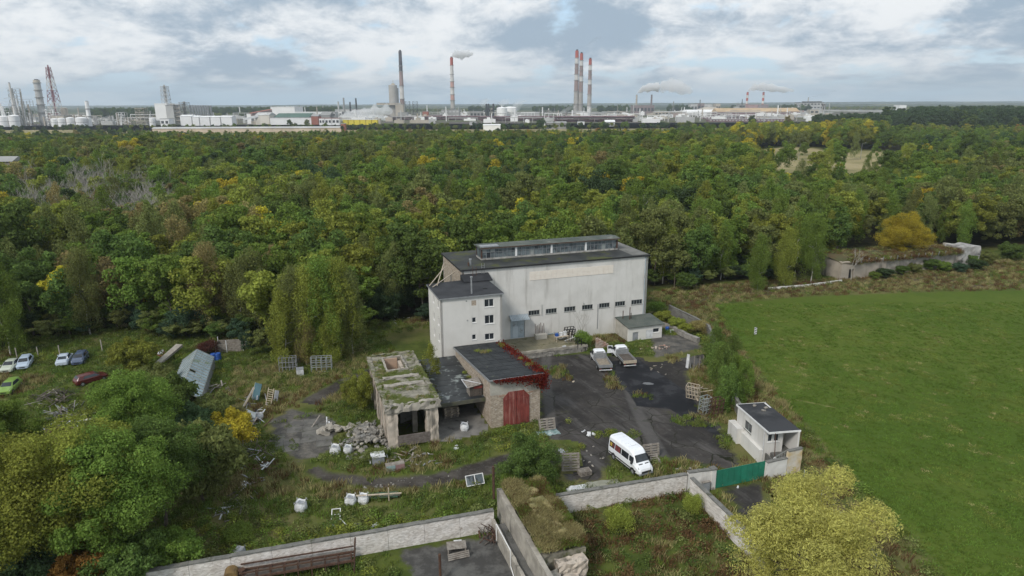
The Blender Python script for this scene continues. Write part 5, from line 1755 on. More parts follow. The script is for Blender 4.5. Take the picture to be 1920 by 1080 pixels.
# ---- annex
an = Bld('annex', 54.8, 96.8, 'small single-storey annex with white door at the right foot of the hall', 'building')
AX0, AX1, AY0, AY1 = 51.75, 58.05, 94.7, HY0 - .006
ah = [fh(1186.3, 1197.5, 623.5, 639, AY0, AX0), fh(1224.5, 1236, 616, 622.5, AY0, AX0)]
add = fh(1211.5, 1223, 619.5, 641.5, AY0, AX0)
add = (add[0], add[1], .12, add[3])
an.part('wall', MB().wall((AX0, AY0), (1, 0), AX1 - AX0, 0, 2.35, 2.35, .25, ah + [add]), M_plaster2)
an.part('wall', MB().wall((AX0, AY1), (0, -1), AY1 - AY0 - .26, 0, 2.75, 2.37, .25), M_plasterd)
an.part('wall', MB().wall((AX1, AY0 + .26), (0, 1), AY1 - AY0 - .26, 0, 2.37, 2.75, .25), M_plasterd)
window(an, (AX0, AY0), (1, 0), ah[0], 1, 1, None, M_greyplas)
window(an, (AX0, AY0), (1, 0), ah[1], 1, 1)
g = MB()
wbox(g, (AX0, AY0), (1, 0), add[0] + .02, add[1] - .02, add[2], add[3] - .02, -.03, .04)
an.part('door', g, M_whiteplas)
an.part('roof', MB().prism([(AX0 - .2, AY0 - .3), (AX1 + .3, AY0 - .3), (AX1 + .3, AY1), (AX0 - .2, AY1)], [2.352, 2.352, 2.76, 2.76], [2.47, 2.47, 2.9, 2.9]), M_lantroof)
for (x, y, h_) in ((52.6, 98.3, 1.5), (53.5, 97.6, 2.2), (53.9, 97.9, 1.1)):
    an.part('flue', MB().tube((x, y, 2.6), (x, y, 2.7 + h_), .07, n=7), M_rust)

# ---- gatehouse
GHA = math.radians(8)
gh = empty('gatehouse', (27.2, 65.9, 0), GHA, 'small two-level gatehouse with black roof beside the green gate', 'building')
class LB:
    def __init__(s, root): s.root = root
    def part(s, name, mb, m_, parent=None, label=None, smooth=False):
        o = mb.build(name, m_, parent or s.root, smooth=smooth)
        if label: o['label'] = label
        return o
g_ = LB(gh)
wl = (7.35 - 3.6, 7.35 - 1.9, 2.0, 3.15)
g_.part('wall', MB().wall((.1, 7.35), (0, -1), 6.45, 0, 3.75, 3.98, .2, [(6.45 - 4.6, 6.45 - 2.9, 1.95, 3.05)]), M_plaster)
window(g_, (.1, 7.35), (0, -1), (6.45 - 4.6, 6.45 - 2.9, 1.95, 3.05), 2, 1, M_greyframe, M_glass)
fhs = [(.45, 1.0, 2.5, 3.4), (1.15, 1.75, 2.5, 3.4)]
g_.part('wall', MB().wall((.302, .9), (1, 0), 1.9, 0, 3.98, 3.98, .2, [(.15, .7, 2.5, 3.4), (.85, 1.45, 2.5, 3.4)]), M_plaster)
window(g_, (.302, .9), (1, 0), (.15, .7, 2.5, 3.4), 1)
window(g_, (.302, .9), (1, 0), (.85, 1.45, 2.5, 3.4), 1)
g_.part('wall', MB().box(2.0, 2.2, 1.102, 2.4, 1.2, 3.95), M_plaster)
g_.part('wall', MB().box(2.2, 3.28, 2.3, 2.5, 1.2, 3.95), M_plasterd)
g_.part('door', MB().box(2.3, 3.0, 2.25, 2.298, 1.32, 3.3), M_bluegrey)
g_.part('wall', MB().box(3.3, 3.5, -.1, 7.35, 0, 3.98), M_plaster)
g_.part('wall', MB().box(.302, 3.298, 7.15, 7.35, 0, 3.78), M_plaster)
g_.part('porch_floor', MB().box(.9, 3.298, -.6, .896, .0, 1.25), M_darkconc)
for k in range(4):
    g_.part('step', MB().box(.3 + k * .0, .9 - k * .15, -.6, .89, k * .31, k * .31 + .3), M_darkconc)
g_.part('porch_floor', MB().box(2.2, 3.298, .9, 2.24, .9, 1.25), M_darkconc)
rl = MB()
rl.bar((.5, -.5, 1.35), (2.0, -.5, 2.2), .05).bar((2.0, -.5, 2.2), (3.25, -.5, 2.2), .05)
for k in range(10):
    x = .6 + k * .28
    zt = 1.35 + (x - .5) * .567 if x < 2 else 2.2
    rl.bar((x, -.5, 1.2 if x > 1 else .9), (x, -.5, zt), .03)
g_.part('railing', rl, M_greyframe)
gro_ = g_.part('roof', MB().prism([(0, 0), (3.6, 0), (3.6, 7.5), (0, 7.5)], [4.0, 4.0, 3.8, 3.8], [4.14, 4.14, 3.94, 3.94]), M_bit)
g_.part('fascia', MB().box(-.02, 3.62, -.05, -.004, 3.96, 4.17), M_whiteframe, gro_)
g_.part('fascia', MB().prism([(-.05, -.05), (-.004, -.05), (-.004, 7.52), (-.05, 7.52)], [3.96, 3.96, 3.76, 3.76], [4.17, 4.17, 3.97, 3.97]), M_whiteframe, gro_)
g_.part('fascia', MB().box(-.02, 3.62, 7.504, 7.55, 3.76, 3.97), M_whiteframe, gro_)
for (x, y) in ((1.6, 6.6), (2.6, 5.8), (2.0, 5.2)):
    g_.part('roof_stone', roughbox(MB(), x, x + .35, y, y + .25, 3.96, 4.12, .2, .05), M_conc, gro_)
g_.part('post', MB().tube((.72, -.35, 1.25), (.72, -.05, 4.0), .05, n=6), M_rust)
g_.part('round_sign', MB().tube((.62, -.55, 1.35), (.62, -.6, 1.35), .17, n=14), M_whiteplas)
g_.part('wall_box', MB().box(.32, .60, .82, .896, 3.45, 3.7), M_greyplas)
g_.part('pipe', MB().tube((.05, .95, .3), (.05, .95, 3.9), .04, n=6).tube((.03, 4.6, 1.45), (.03, 1.0, 1.45), .05, n=6), M_whiteplas)
g_.part('side_wall', MB().box(-.75, .05, 5.4, 7.7, 0, 1.9), M_plaster)
g_.part('plinth', MB().box(-.32, .096, 1.0, 5.38, 0, 1.55), M_plaster2)

# ---- boundary walls and gate
def bwall(name, pts, h, th, m_, label, cat='wall', cope=.10, group=None, hs=None, panels=None, cm_=None):
    p0 = pts[0]
    root = empty(name, (*p0, 0), 0, label, cat, group)
    for i in range(len(pts) - 1):
        a, b_ = Vector((*pts[i], 0)), Vector((*pts[i + 1], 0))
        d = (b_ - a)
        L_ = d.length
        ang = math.atan2(d.y, d.x)
        n = panels or max(1, int(L_ / 3.2))
        for k in range(n):
            mb = MB()
            l0, l1 = L_ * k / n, L_ * (k + 1) / n
            hh = h + U(-.02, .02)
            roughbox(mb, l0 + .012, l1 - .012, -th / 2, th / 2, 0, hh, .55, .022)
            o = mb.build('wall_section', m_, root, a - Vector((*p0, 0)), ang)
            if cope:
                mb = MB()
                roughbox(mb, l0, l1 - .006, -th / 2 - .06, th / 2 + .06, hh + .004, hh + .004 + cope, .55, .02)
                mb.build('coping', cm_ or M_coping, root, a - Vector((*p0, 0)), ang)
    return root


a = Vector((*P(667, 1041), 0)); b_ = Vector((*P(918, 995), 0))
d = (b_ - a).normalized()
bwall('boundary_wall', [(a - d * 26)[:2], (b_ + d * .4)[:2]], 2.05, .34, M_wallwhite, 'long whitewashed brick wall running from the bottom left to the grass-topped ruin')
a = Vector((*P(1083, 957), 0)); b_ = Vector((*P(1285, 922), 0)); c_ = Vector((*P(1338, 915), 0))
d = (b_ - a).normalized()
bwall('boundary_wall', [(a - d * 3.4)[:2], b_[:2]], 2.0, .34, M_wallwhite, 'whitewashed brick wall from the grass-topped ruin to the wall corner, behind the van')
gp = bwall('boundary_wall', [(b_ + (c_ - b_) * .04)[:2], c_[:2]], 2.15, .36, M_plaster, 'short white wall section with gate pillar left of the green gate')
bwall('boundary_wall', [G(35.95, 51.6), G(35.5, 40.0)], 2.05, .32, M_wallwhite, 'whitewashed wall running towards the camera beside the willow')
bwall('boundary_wall', [G(45.05, 51.95), G(47.7, 52.0)], 1.95, .3, M_plaster2, 'low white wall in front of the gatehouse steps')
bwall('boundary_wall', [G(47.75, 52.02), G(49.6, 52.1)], 2.7, .3, mat('ochre_stained_plaster', (0.60, 0.56, 0.49), (0.52, 0.40, 0.22), .8, .9), 'taller wall section with ochre stain at the right end of the gatehouse')
bx = Bld('meter_box', 37.6, 52.0, 'grey meter box with louvred lid on the wall left of the green gate', 'meter box')
bx.part('cabinet', MB().box(37.3, 38.1, 51.55, 51.8, .05, 1.25), M_greyplas)
bx.part('lid', MB().box(37.25, 38.15, 51.5, 51.82, 1.252, 1.32), M_wood)
gt = Bld('steel_gate', 42, 52, 'green sheet steel double gate between the white walls', 'gate')
gx0, gx1 = 39.1, 45.0
for (a0, a1, dm_) in ((gx0, (gx0 + gx1) / 2 - .02, .0), ((gx0 + gx1) / 2 + .02, gx1, .02)):
    lf_ = gt.part('leaf', MB().box(a0, a1, 52.0 + dm_, 52.04 + dm_, .08, 2.0), M_green, label='left leaf, paler green' if a0 == gx0 else 'right leaf, darker green')
    for k in range(5):
        x = a0 + .05 + (a1 - a0 - .14) * k / 4
        gt.part('post_bar', MB().box(x, x + .04, 51.975 + dm_, 51.997 + dm_, .1, 1.98), M_green, lf_)
    gt.part('top_bar', MB().box(a0, a1, 51.985 + dm_, 52.05 + dm_, 2.002, 2.06), M_green, lf_)
pillar = Bld('gate_pillar', 38.85, 52.2, 'square white gate pillar at the left end of the green gate', 'pillar')
pillar.part('shaft', MB().box(38.55, 39.05, 51.95, 52.45, 0, 2.25), M_plaster)
pillar.part('cap', MB().box(38.47, 39.13, 51.87, 52.53, 2.252, 2.38), M_coping)
bwall('yard_wall', [P(*p, 1.7) for p in ((1255, 573), (1307, 598), (1329, 611), (1351, 662), (1366, 705), (1380, 745), (1390, 765))], 1.8, .25, M_greyblock, 'grey block wall curving along the field side of the yard', cope=.06)
bwall('retaining_wall', [P(*p, .8) for p in ((1240, 604), (1262, 612), (1285, 624), (1310, 634))], .85, .6, M_stone, 'low crumbling stone retaining wall below the hedge bushes', cope=0)
rubw = Bld('brick_stub', 46.6, 93.9, 'ruined brick wall stub between the green bush and the annex', 'wall')
for i in range(5):
    for j in range(6 - i):
        rubw.part('brick_course', roughbox(MB(), 45.3 + i * .45, 45.72 + i * .45, 93.2 + U(-.05, .05), 93.6, j * .3, j * .3 + .28, .4, .04), mat('stub_brick', (0.34, 0.19, 0.14), (0.42, 0.36, 0.31), .9, .95, c3=(.25, .22, .2), s3=1))

# ---- grass-topped ruin in the foreground
gr_ = Bld('bunker_ruin', 18.8, 49, 'ruined concrete bunker with straw-grass mound on top at the bottom centre', 'ruin')
gr_.part('mass', roughbox(MB(), 17.1, 20.9, 43.9, 54.3, 0, 2.95, .5, .08), M_concmoss)
gr_.part('side_wall', roughbox(MB(), 16.6, 17.05, 41.0, 54.4, 0, 3.15, .6, .03), M_conc)
gr_.part('ledge', roughbox(MB(), 15.75, 16.58, 41.0, 52.0, 0, 1.05, .5, .05), M_darkconc)
gr_.part('outer_wall', roughbox(MB(), 15.45, 15.73, 40.5, 52.3, 0, 1.45, .6, .03), M_conc)
gr_.part('broken_block', roughbox(MB(), 18.2, 20.7, 43.0, 43.88, 0, 2.5, .35, .12), M_concpink)
gr_.part('broken_block', roughbox(MB(), 17.15, 18.1, 41.4, 43.2, 0, 2.1, .4, .12), M_conc)
gr_.part('broken_block', roughbox(MB(), 18.4, 19.6, 41.8, 42.9, 0, 1.7, .35, .12), M_concpink)
# mound
mv, mf = [], []
nxm, nym = 20, 44
for j in range(nym + 1):
    for i in range(nxm + 1):
        fx, fy = i / nxm, j / nym
        x = 17.35 + (20.8 - 17.35) * fx + (.9 * (1 - fy) if fx < .5 and fy < .35 else 0) * (1 - 2 * fx) * (1 - fy / .35)
        y = 44.3 + (54.1 - 44.3) * fy
        e_ = min(1, 4 * fx, 4 * (1 - fx), 8 * fy, 8 * (1 - fy))
        z = 2.80 + e_ * (.5 + .6 * vnoise(x, y, 1.3, 3) + .25 * vnoise(x, y, .4, 8))
        mv.append((x, y, z))
for j in range(nym):
    for i in range(nxm):
        a_ = j * (nxm + 1) + i
        mf.append((a_, a_ + 1, a_ + nxm + 2, a_ + nxm + 1))
gr_.part('mound', MB().add(mv, mf), mat('mound_soil', (0.16, 0.15, 0.06), (0.25, 0.21, 0.10), 1.2, .95, bump=.5))
gr_.part('pipe', MB().tube((16.1, 53.7, 2.6), (16.05, 53.6, 6.0), .12, n=8), M_rust)
fr_ = MB()
for (a, b_) in (((15.3, 50.4, .4), (15.3, 50.4, 2.2)), ((15.3, 50.4, 2.2), (15.35, 46.6, 2.1)), ((15.35, 46.6, 2.1), (15.35, 46.6, .6)), ((15.35, 46.6, .6), (15.35, 45.5, .1))):
    fr_.bar(a, b_, .06)
fo_ = fr_.build('gate_frame', M_whiteframe, None, (*G(15.3, 48), 0), TH, off=(15.3, 48, 0))
tag(fo_, 'bent white steel frame leaning on the low wall beside the grass-topped ruin', 'frame')
RT = []
rgm = np.random.default_rng(12)
for _ in range(3400):
    x, y = rgm.uniform(17.3, 20.9), rgm.uniform(44.2, 54.2)
    X, Y = G(x, y)
    RT.append((X, Y, 3.1 + .55 * vnoise(x, y, 1.3, 3), rgm.uniform(0, 6.28), 1.3, rgm.uniform(.5, 1.0) * (.7 + .7 * vnoise(x, y, .9, 31)), 2 if vnoise(x, y, 1.2, 17) > .45 and rgm.random() < .8 else rgm.choice([0, 1, 0, 3])))
for _ in range(800):
    x, y = rgm.uniform(RX0 - .1, RX1 + .1), rgm.uniform(RY0 + .6, RY1)
    if HOX0 - .2 < x < HOX1 + .2 and HOY0 - .2 < y < HOY1 + .2 or vnoise(x, y, 1.6, 4) < .52:
        continue
    X, Y = G(x, y)
    RT.append((X, Y, RZ, rgm.uniform(0, 6.28), .75, rgm.uniform(.3, .55), rgm.choice([0, 1, 7, 2])))
for _ in range(200):
    x, y = rgm.uniform(15.1, 16.4), rgm.uniform(75, 89)
    X, Y = G(x, y)
    if rgm.random() < .5:
        RT.append((X, Y, 3.04, rgm.uniform(0, 6.28), .6, rgm.uniform(.3, .6), rgm.choice([0, 7, 3])))
for (x, y, s_) in ((23.8, 84.5, .8), (24.4, 84.2, 1.0), (25.0, 84.8, .7), (23.6, 85.5, .6), (27.4, 78.5, .8), (27.5, 75.5, .9), (27.6, 86.5, 1.0), (27.4, 87.2, .9), (21.2, 76.0, .7), (20.9, 79, .9), (21.2, 81, .7), (21.2, 83, .8)):
    for k in range(3):
        X, Y = G(x + U(-.3, .3), y + U(-.3, .3))
        RT.append((X, Y, (gz(y) + .14) if x > 21.4 else 3.05, U(0, 6), .8, s_, RN.choice([8, 2, 8, 1])))
for k in range(420):
    yb = U(114.9, 124) if k % 2 else U(114.8, 116)
    X, Y = G(U(117.5, 150), yb)
    RT.append((X, Y, 4.2 if yb > 115.6 else U(3.3, 4.1), U(0, 6), 2.0, 1.2, RN.choice([2, 3, 0, 6, 7, 6])))
scatter('roof_grass', RT, TK, 'grass, moss tufts and weeds growing on the roofs and ruins')

# ---- mossy bunker by the field
bk = Bld('bunker', 135, 119, 'long low concrete bunker overgrown with moss and weeds beyond the playing field', 'bunker')
BX0, BX1 = LO(*P(1577, 526))[0], LO(*P(1815, 495))[0]
M_bunk = mat('bunker_concrete', (0.40, 0.35, 0.29), (0.29, 0.26, 0.22), .25, .95, c3=(.10, .095, .08), s3=.25, t3=(.5, .66), streak=1, bump=.4)
bk.part('wall', MB().wall((BX0, 115.1), (1, 0), 12.6, 0, 4.0, 4.0, .6, [(2.2, 3.5, 0.02, 2.3)]), M_bunk, label='pale front wall with dark doorway')
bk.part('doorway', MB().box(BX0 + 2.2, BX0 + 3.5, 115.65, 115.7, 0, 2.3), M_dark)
bk.part('wall', roughbox(MB(), BX0 + 12.7, BX1 - 6, 115.6, 116.2, 0, 3.9, 1.0, .12), M_conc)
bk.part('wall', roughbox(MB(), BX0, BX0 + .7, 115.75, 124, 0, 4.0, 1.0, .1), M_bunk)
bk.part('end_block', roughbox(MB(), BX1 - 5.9, BX1, 114.8, 119.5, 0, 4.9, .9, .15), mat('whitened_concrete', (0.42, 0.41, 0.39), (0.2, 0.19, 0.18), .4, .95, c3=(.07, .07, .06), s3=.35))
bk.part('wall', roughbox(MB(), BX1 - .8, BX1, 119.6, 124, 0, 4.0, 1, .1), M_conc)
mv, mf = [], []
nxm, nym = 40, 10
for j in range(nym + 1):
    for i in range(nxm + 1):
        x = BX0 - .1 + (BX1 - 5.0 - BX0) * i / nxm
        y = 115.25 + 8.8 * j / nym
        e_ = min(1, 3 * j / nym, 3 * (1 - j / nym))
        mv.append((x, y + (vnoise(x, 3, 2.2, 4) - .6) * 1.3 * (j == 0), 3.85 + (e_ + .1) * (.25 + .5 * vnoise(x, y, 3, 5)) - .5 * (j == 0) * vnoise(x, 1, 1.7, 6)))
for j in range(nym):
    for i in range(nxm):
        a_ = j * (nxm + 1) + i
        mf.append((a_, a_ + 1, a_ + nxm + 2, a_ + nxm + 1))
bk.part('moss_roof', MB().add(mv, mf), mat('moss_roofing', (0.075, 0.075, 0.03), (0.11, 0.075, 0.035), .3, .95, c3=(.07, .085, .02), s3=.4))
for k in range(13):
    x = BX0 + 5.0 + k * 2.05
    bk.part('bracket', MB().bar((x, 114.85, 3.5), (x + U(-.1, .1), 114.7, 4.55), .13), M_galv)
bwall('kerb_wall', [P(1440, 543), P(1515, 537), P(1578, 528)], .45, .3, M_plaster2, 'low white kerb wall leading along the wood edge to the bunker door', cope=0)

# ================================================================ THE WORKS ON THE HORIZON
def cm_(name, c, c2=None, s=.05, rough=.8, **k):
    return mat(name, c, c2 or tuple(x * .8 for x in c), s, rough, **k)


I_WHITE = cm_('works_white', (.85, .85, .84), (.78, .78, .77))
I_GREY = cm_('works_grey', (.34, .34, .33))
I_LGREY = cm_('works_light_grey', (.50, .50, .49))
I_BEIGE = cm_('works_beige', (.50, .45, .38))
I_TAN = cm_('works_tan', (.55, .40, .24))
I_PINK = cm_('works_pink', (.44, .30, .29))
I_MAUVE = cm_('works_mauve', (.26, .21, .21))
I_PURP = cm_('works_dark_mauve', (.13, .065, .08), (.24, .15, .16), .12)
I_RED = cm_('works_red', (.42, .07, .05))
I_BRED = cm_('works_brick_red', (.36, .14, .10))
I_DK = cm_('works_dark', (.06, .065, .07))
I_GREEN = cm_('works_green_roof', (.10, .17, .14))
I_YEL = cm_('works_yellow', (.75, .62, .06))
I_SILO = cm_('works_silo', (.30, .31, .33))
I_SOOT = cm_('sooty_concrete', (.055, .055, .065), (.12, .11, .12))
I_CON = cm_('stack_concrete', (.42, .40, .37))
I_STRED = cm_('stack_red_band', (.45, .10, .07))
I_STDIM = cm_('stack_faded_band', (.33, .24, .22))
I_MAR = cm_('works_maroon', (.25, .09, .11))
I_STW = cm_('stack_white_band', (.66, .64, .61))


def stack(u, vt, vb, Y, wpx, bands, label, name='chimney', ring=True, taper=.62, group=None):
    """tall chimney from bands (fraction from top, material)"""
    x, _, zt = at(u, vt, Y)
    r0 = wpx * Y / FOC / 2
    root = empty(name, (x, Y, 0), 0, label, 'chimney', group)
    f0 = 0
    for f1, m_ in bands:
        za, zb2 = zt * (1 - f1), zt * (1 - f0)
        ra = r0 * (taper + (1 - taper) * f1)
        rb = r0 * (taper + (1 - taper) * f0)
        MB().tube((0, 0, za), (0, 0, zb2), ra, rb, 20).build('band', m_, root, smooth=False)
        if ring and f0 > 0:
            MB().tube((0, 0, zb2 - 1), (0, 0, zb2 + .6), rb * 1.28, n=20).build('gallery', I_GREY, root)
        f0 = f1
    MB().tube((0, 0, zt), (0, 0, zt + zt * .018), r0 * taper * .62, n=16).build('rim', I_DK, root)
    return root


B_ = I_STRED
stack(750, 96, 214, 2050, 9, [(.22, I_SOOT), (.30, I_SOOT), (.52, I_STDIM), (.72, I_STW), (.80, I_STDIM), (1, I_STW)], 'tall chimney with soot-blackened top behind the grey silo tower')
stack(846.5, 108, 214, 2100, 8.5, [(.13, B_), (.28, I_STW), (.40, I_STW), (.50, cm_('stack_pink_band', (.55, .33, .28))), (.62, I_STW), (.72, MATS['stack_pink_band']), (.86, I_CON), (1, I_CON)], 'single chimney with orange-red top and white plume, left of the white tank')
for (u, vt, w_, lab) in ((1082, 95, 9.5, 'tallest and leftmost of the three red-topped chimneys standing together'), (1090.5, 100, 9, 'middle of the three red-topped chimneys standing together'), (1107, 110, 8.5, 'rightmost and shortest of the three red-topped chimneys')):
    stack(u, vt, 216, 2200 if u < 1100 else 2120, w_, [(.11, B_), (.20, I_STW), (.27, I_STDIM), (.36, I_STDIM), (.45, I_STW), (.62, I_STDIM), (.82, I_CON), (1, I_CON if u < 1100 else I_STW)], lab)
for (u, lab) in ((1402, 'left of two short striped chimneys on the pink works block'), (1432, 'right of two short striped chimneys on the pink works block')):
    stack(u, 173, 200, 2600, 4.2, [(.14, B_), (.28, I_STW), (.42, B_), (.56, I_STW), (.7, B_), (1, I_STW)], lab, ring=False, taper=.85)
stack(1194, 178, 198, 2350, 3.6, [(1, I_BEIGE)], 'pale slim chimney smoking on the mauve block', ring=False, taper=.8)
stack(1222, 178, 198, 2350, 3.6, [(1, I_MAUVE)], 'dark slim chimney on the right end of the mauve block', ring=False, taper=.8)
stack(1516, 183, 198, 2600, 2.5, [(1, I_LGREY)], 'thin smoking chimney on the flat-roofed works to the right', ring=False, taper=.8)
for i, (u, vt, m_) in enumerate(((634, 191, I_LGREY), (644, 184, I_GREY), (656, 191.5, I_DK), (667, 184.5, I_DK))):
    stack(u, vt, 212, 1900, 3.4, [(1, m_)], ['pale short chimney, first of four left of the steam cloud', 'tall grey chimney, second of four left of the steam cloud', 'short dark chimney, third of four left of the steam cloud', 'tall dark chimney nearest to the steam cloud'][i], ring=True, taper=.8)


def blk(name, u0, u1, vt, Y, depth, m_, label, cat='building', roofm=None, wins=0, gable=0, zb=0.0, wm=None, group=None, roof_u=None):
    """industrial building: walls, roof, window bands; standing at distance Y"""
    x0, _, zt = at(u0, vt, Y)
    x1, _, zt1 = at(u1, vt, Y)
    zt = (zt + zt1) / 2
    xc = (x0 + x1) / 2
    w_, h_ = (x1 - x0) / 2, zt
    root = empty(name, (xc, Y, 0), 0, label, cat, group)
    MB().box(-w_, w_, 0, depth, zb, h_).build('wall', m_, root)
    if gable:
        MB().add([(-w_ - .5, -.6, h_ + .01), (w_ + .5, -.6, h_ + .01), (w_ + .5, depth + .6, h_ + .01), (-w_ - .5, depth + .6, h_ + .01), (-w_ - .5, depth / 2, h_ + gable), (w_ + .5, depth / 2, h_ + gable)], [(0, 1, 5, 4), (2, 3, 4, 5), (0, 4, 3), (1, 2, 5), (3, 2, 1, 0)]).build('roof', roofm or I_GREY, root)
    else:
        MB().box(-w_ - .4, w_ + .4, -.4, depth + .4, h_ + .01, h_ + max(.6, h_ * .03)).build('roof', roofm or I_GREY, root)
    n = max(2, int((u1 - u0) / 6))
    for r in range(wins):
        z = zb + (h_ - zb) * (r + .55) / wins
        for k in range(n):
            x = -w_ + 2 * w_ * (k + .5) / n
            MB().box(x - w_ / n * .62, x + w_ / n * .62, -.25, -.02, z - (h_ - zb) * .09 / max(1, wins) * 2, z + (h_ - zb) * .09 / max(1, wins) * 2).build('window', wm or I_DK, root)
    return root


def tank(u0, u1, vt, Y, m_, label, zb=0, dome=True, cat='tank', name='storage_tank', group=None, ribs=0):
    x0, _, zt = at(u0, vt, Y)
    x1 = at(u1, vt, Y)[0]
    r = (x1 - x0) / 2
    root = empty(name, ((x0 + x1) / 2, Y + r, 0), 0, label, cat, group)
    MB().tube((0, 0, zb), (0, 0, zt), r, n=24).build('shell', m_, root, smooth=False)
    if dome:
        MB().lathe([(r * 1.02, zt + .02), (r * .8, zt + r * .12), (r * .4, zt + r * .2), (r * .02, zt + r * .24)], 24).build('roof', m_, root)
    MB().tube((0, 0, zt * .5), (0, 0, zt * .5 + .6), r * 1.02, n=24).build('ring', I_GREY, root)
    for k in range(ribs):
        t = math.pi * (1 + (k + .5) / ribs)
        MB().box(r * math.cos(t) - .3, r * math.cos(t) + .3, r * math.sin(t) - .4, r * math.sin(t), zb, zt).build('rib', I_GREY, root)
    return root


def frame_tower(name, u, vt, Y, wpx, label, cat='tower', m_=None, levels=7, taper=1.0, bands=None, core=None, zb=0.0, floors=False, group=None):
    x, _, zt = at(u, vt, Y)
    w0 = wpx * Y / FOC / 2
    root = empty(name, (x, Y, 0), 0, label, cat, group)
    def wd(z): return w0 * (taper + (1 - taper) * (1 - z / zt))
    bar_ = max(.35, w0 * .07)
    for k in range(levels):
        z0, z1 = zb + (zt - zb) * k / levels, zb + (zt - zb) * (k + 1) / levels
        a, b_ = wd(z0), wd(z1)
        mb = MB()
        cs0 = [(-a, -a, z0), (a, -a, z0), (a, a, z0), (-a, a, z0)]
        cs1 = [(-b_, -b_, z1), (b_, -b_, z1), (b_, b_, z1), (-b_, b_, z1)]
        for i in range(4):
            j = (i + 1) % 4
            mb.bar(cs0[i], cs1[i], bar_)
            mb.bar(cs0[i], cs1[j], bar_ * .6)
            mb.bar(cs0[j], cs1[i], bar_ * .6)
            mb.bar(cs1[i], cs1[j], bar_ * .8)
        if floors:
            mb.box(-b_ * 1.1, b_ * 1.1, -b_ * 1.1, b_ * 1.1, z1 - bar_, z1)
        mm = bands[k % len(bands)] if bands else (m_ or I_LGREY)
        mb.build('lattice_section', mm, root)
    if core:
        MB().tube((0, 0, 0), (0, 0, zt * 1.04), w0 * core, w0 * core * .8, 10).build('pipe', bands[-1] if bands else (m_ or I_LGREY), root)
    return root


def process_unit(u0, u1, vt, Y, label, seed, m_=None, group=None):
    """refinery unit: a steel rack crowded with vessels, pipes and platforms"""
    rg = random.Random(seed)
    x0, _, zt = at(u0, vt, Y)
    x1 = at(u1, vt, Y)[0]
    w_ = (x1 - x0) / 2
    root = empty('process_unit', ((x0 + x1) / 2, Y, 0), 0, label, 'process unit', group)
    m_ = m_ or I_LGREY
    n = max(2, int(w_ / 5))
    fr = MB()
    for i in range(n + 1):
        x = -w_ + 2 * w_ * i / n
        h_ = zt * rg.uniform(.45, 1)
        for y in (0, 9):
            fr.bar((x, y, 0), (x, y, h_), .6)
        for k in range(int(h_ / 5)):
            fr.bar((x, 0, k * 5 + 4), (x, 9, k * 5 + 4), .4)
    for k in range(int(zt / 5)):
        a = -w_ * rg.uniform(.5, 1)
        b_ = w_ * rg.uniform(.5, 1)
        fr.box(a, b_, -.5, 9.5, k * 5 + 3.8, k * 5 + 4.2)
    fr.build('frame', m_, root)
    for k in range(max(3, int(w_ / 2.2))):
        x = rg.uniform(-w_, w_)
        r = rg.uniform(.7, 2.0)
        h_ = zt * rg.uniform(.35, 1.0)
        v = MB().tube((x, rg.uniform(-1, 8), 0), (x, rg.uniform(-1, 8), h_), r, n=10)
        v.build('vessel', rg.choice((m_, I_WHITE, I_BEIGE, I_GREY)), root)
    pp = MB()
    for k in range(max(4, int(w_ / 2))):
        x = rg.uniform(-w_, w_)
        z = rg.uniform(3, zt * .8)
        pp.tube((x, -1.5, z), (x + rg.uniform(-8, 8), -1.5, z + rg.uniform(-6, 6)), .35, n=6)
    pp.build('pipework', rg.choice((I_WHITE, I_LGREY)), root)
    return root


def conveyor(p0, p1, w_, h_, m_, label, legs=4, roofm=None):
    p0, p1 = Vector(p0), Vector(p1)
    root = empty('conveyor', tuple(p0), 0, label, 'conveyor')
    MB().bar((0, 0, 0), p1 - p0, w_, h_).build('gallery', m_, root)
    if roofm:
        MB().bar((0, 0, h_ * .5 + .5), p1 - p0 + Vector((0, 0, h_ * .5 + .5)), w_ * 1.05, .8).build('roof', roofm, root)
    for k in range(legs):
        q = p0.lerp(p1, (k + .5) / legs)
        MB().bar((q.x - p0.x - 1, q.y - p0.y, -p0.z), q - p0 - Vector((1, 0, h_ * .5)), .8).bar((q.x - p0.x + 1, q.y - p0.y, -p0.z), q - p0 + Vector((1, 0, -h_ * .5)), .8).build('trestle', I_GREY, root)
    return root


# -- left: the refinery
frame_tower('flare_tower', 90, 126, 1420, 20, 'tall red and white lattice flare tower at the far left', 'tower', None, 10, .26, [I_MAR, I_MAR, I_STW, I_STW, I_MAR, I_MAR, I_STW, I_STW, I_MAR, I_MAR], .13)
r_ = stack(68, 150, 214, 1380, 12.5, [(.06, I_BEIGE), (.22, I_LGREY), (.38, I_LGREY), (.54, I_LGREY), (.72, I_LGREY), (1, I_LGREY)], 'thick pale grey column with platform rings left of the flare tower', 'column_tower', taper=.85)
r_['category'] = 'tower'
stack(17, 156, 222, 1300, 4.5, [(.5, I_STW), (1, I_STW)], 'slim white pipe stack rising among the refinery units at the far left', taper=.7)
process_unit(10, 33, 163, 1330, 'tall crowded scaffold of the refinery behind the slim white stack', 3)
process_unit(30, 54, 182, 1360, 'lower refinery scaffold left of the thick grey column', 5)
process_unit(-22, 12, 190, 1300, 'white pipe-filled refinery unit cut by the left edge of the picture', 6, I_WHITE)
frame_tower('lattice_unit', 22, 168, 1350, 12, 'open lattice reactor structure in the refinery at the far left', 'tower', I_GREY, 6, .7, None, .35, floors=True)
process_unit(78, 103, 204, 1330, 'low white refinery unit at the foot of the flare tower', 7, I_WHITE)
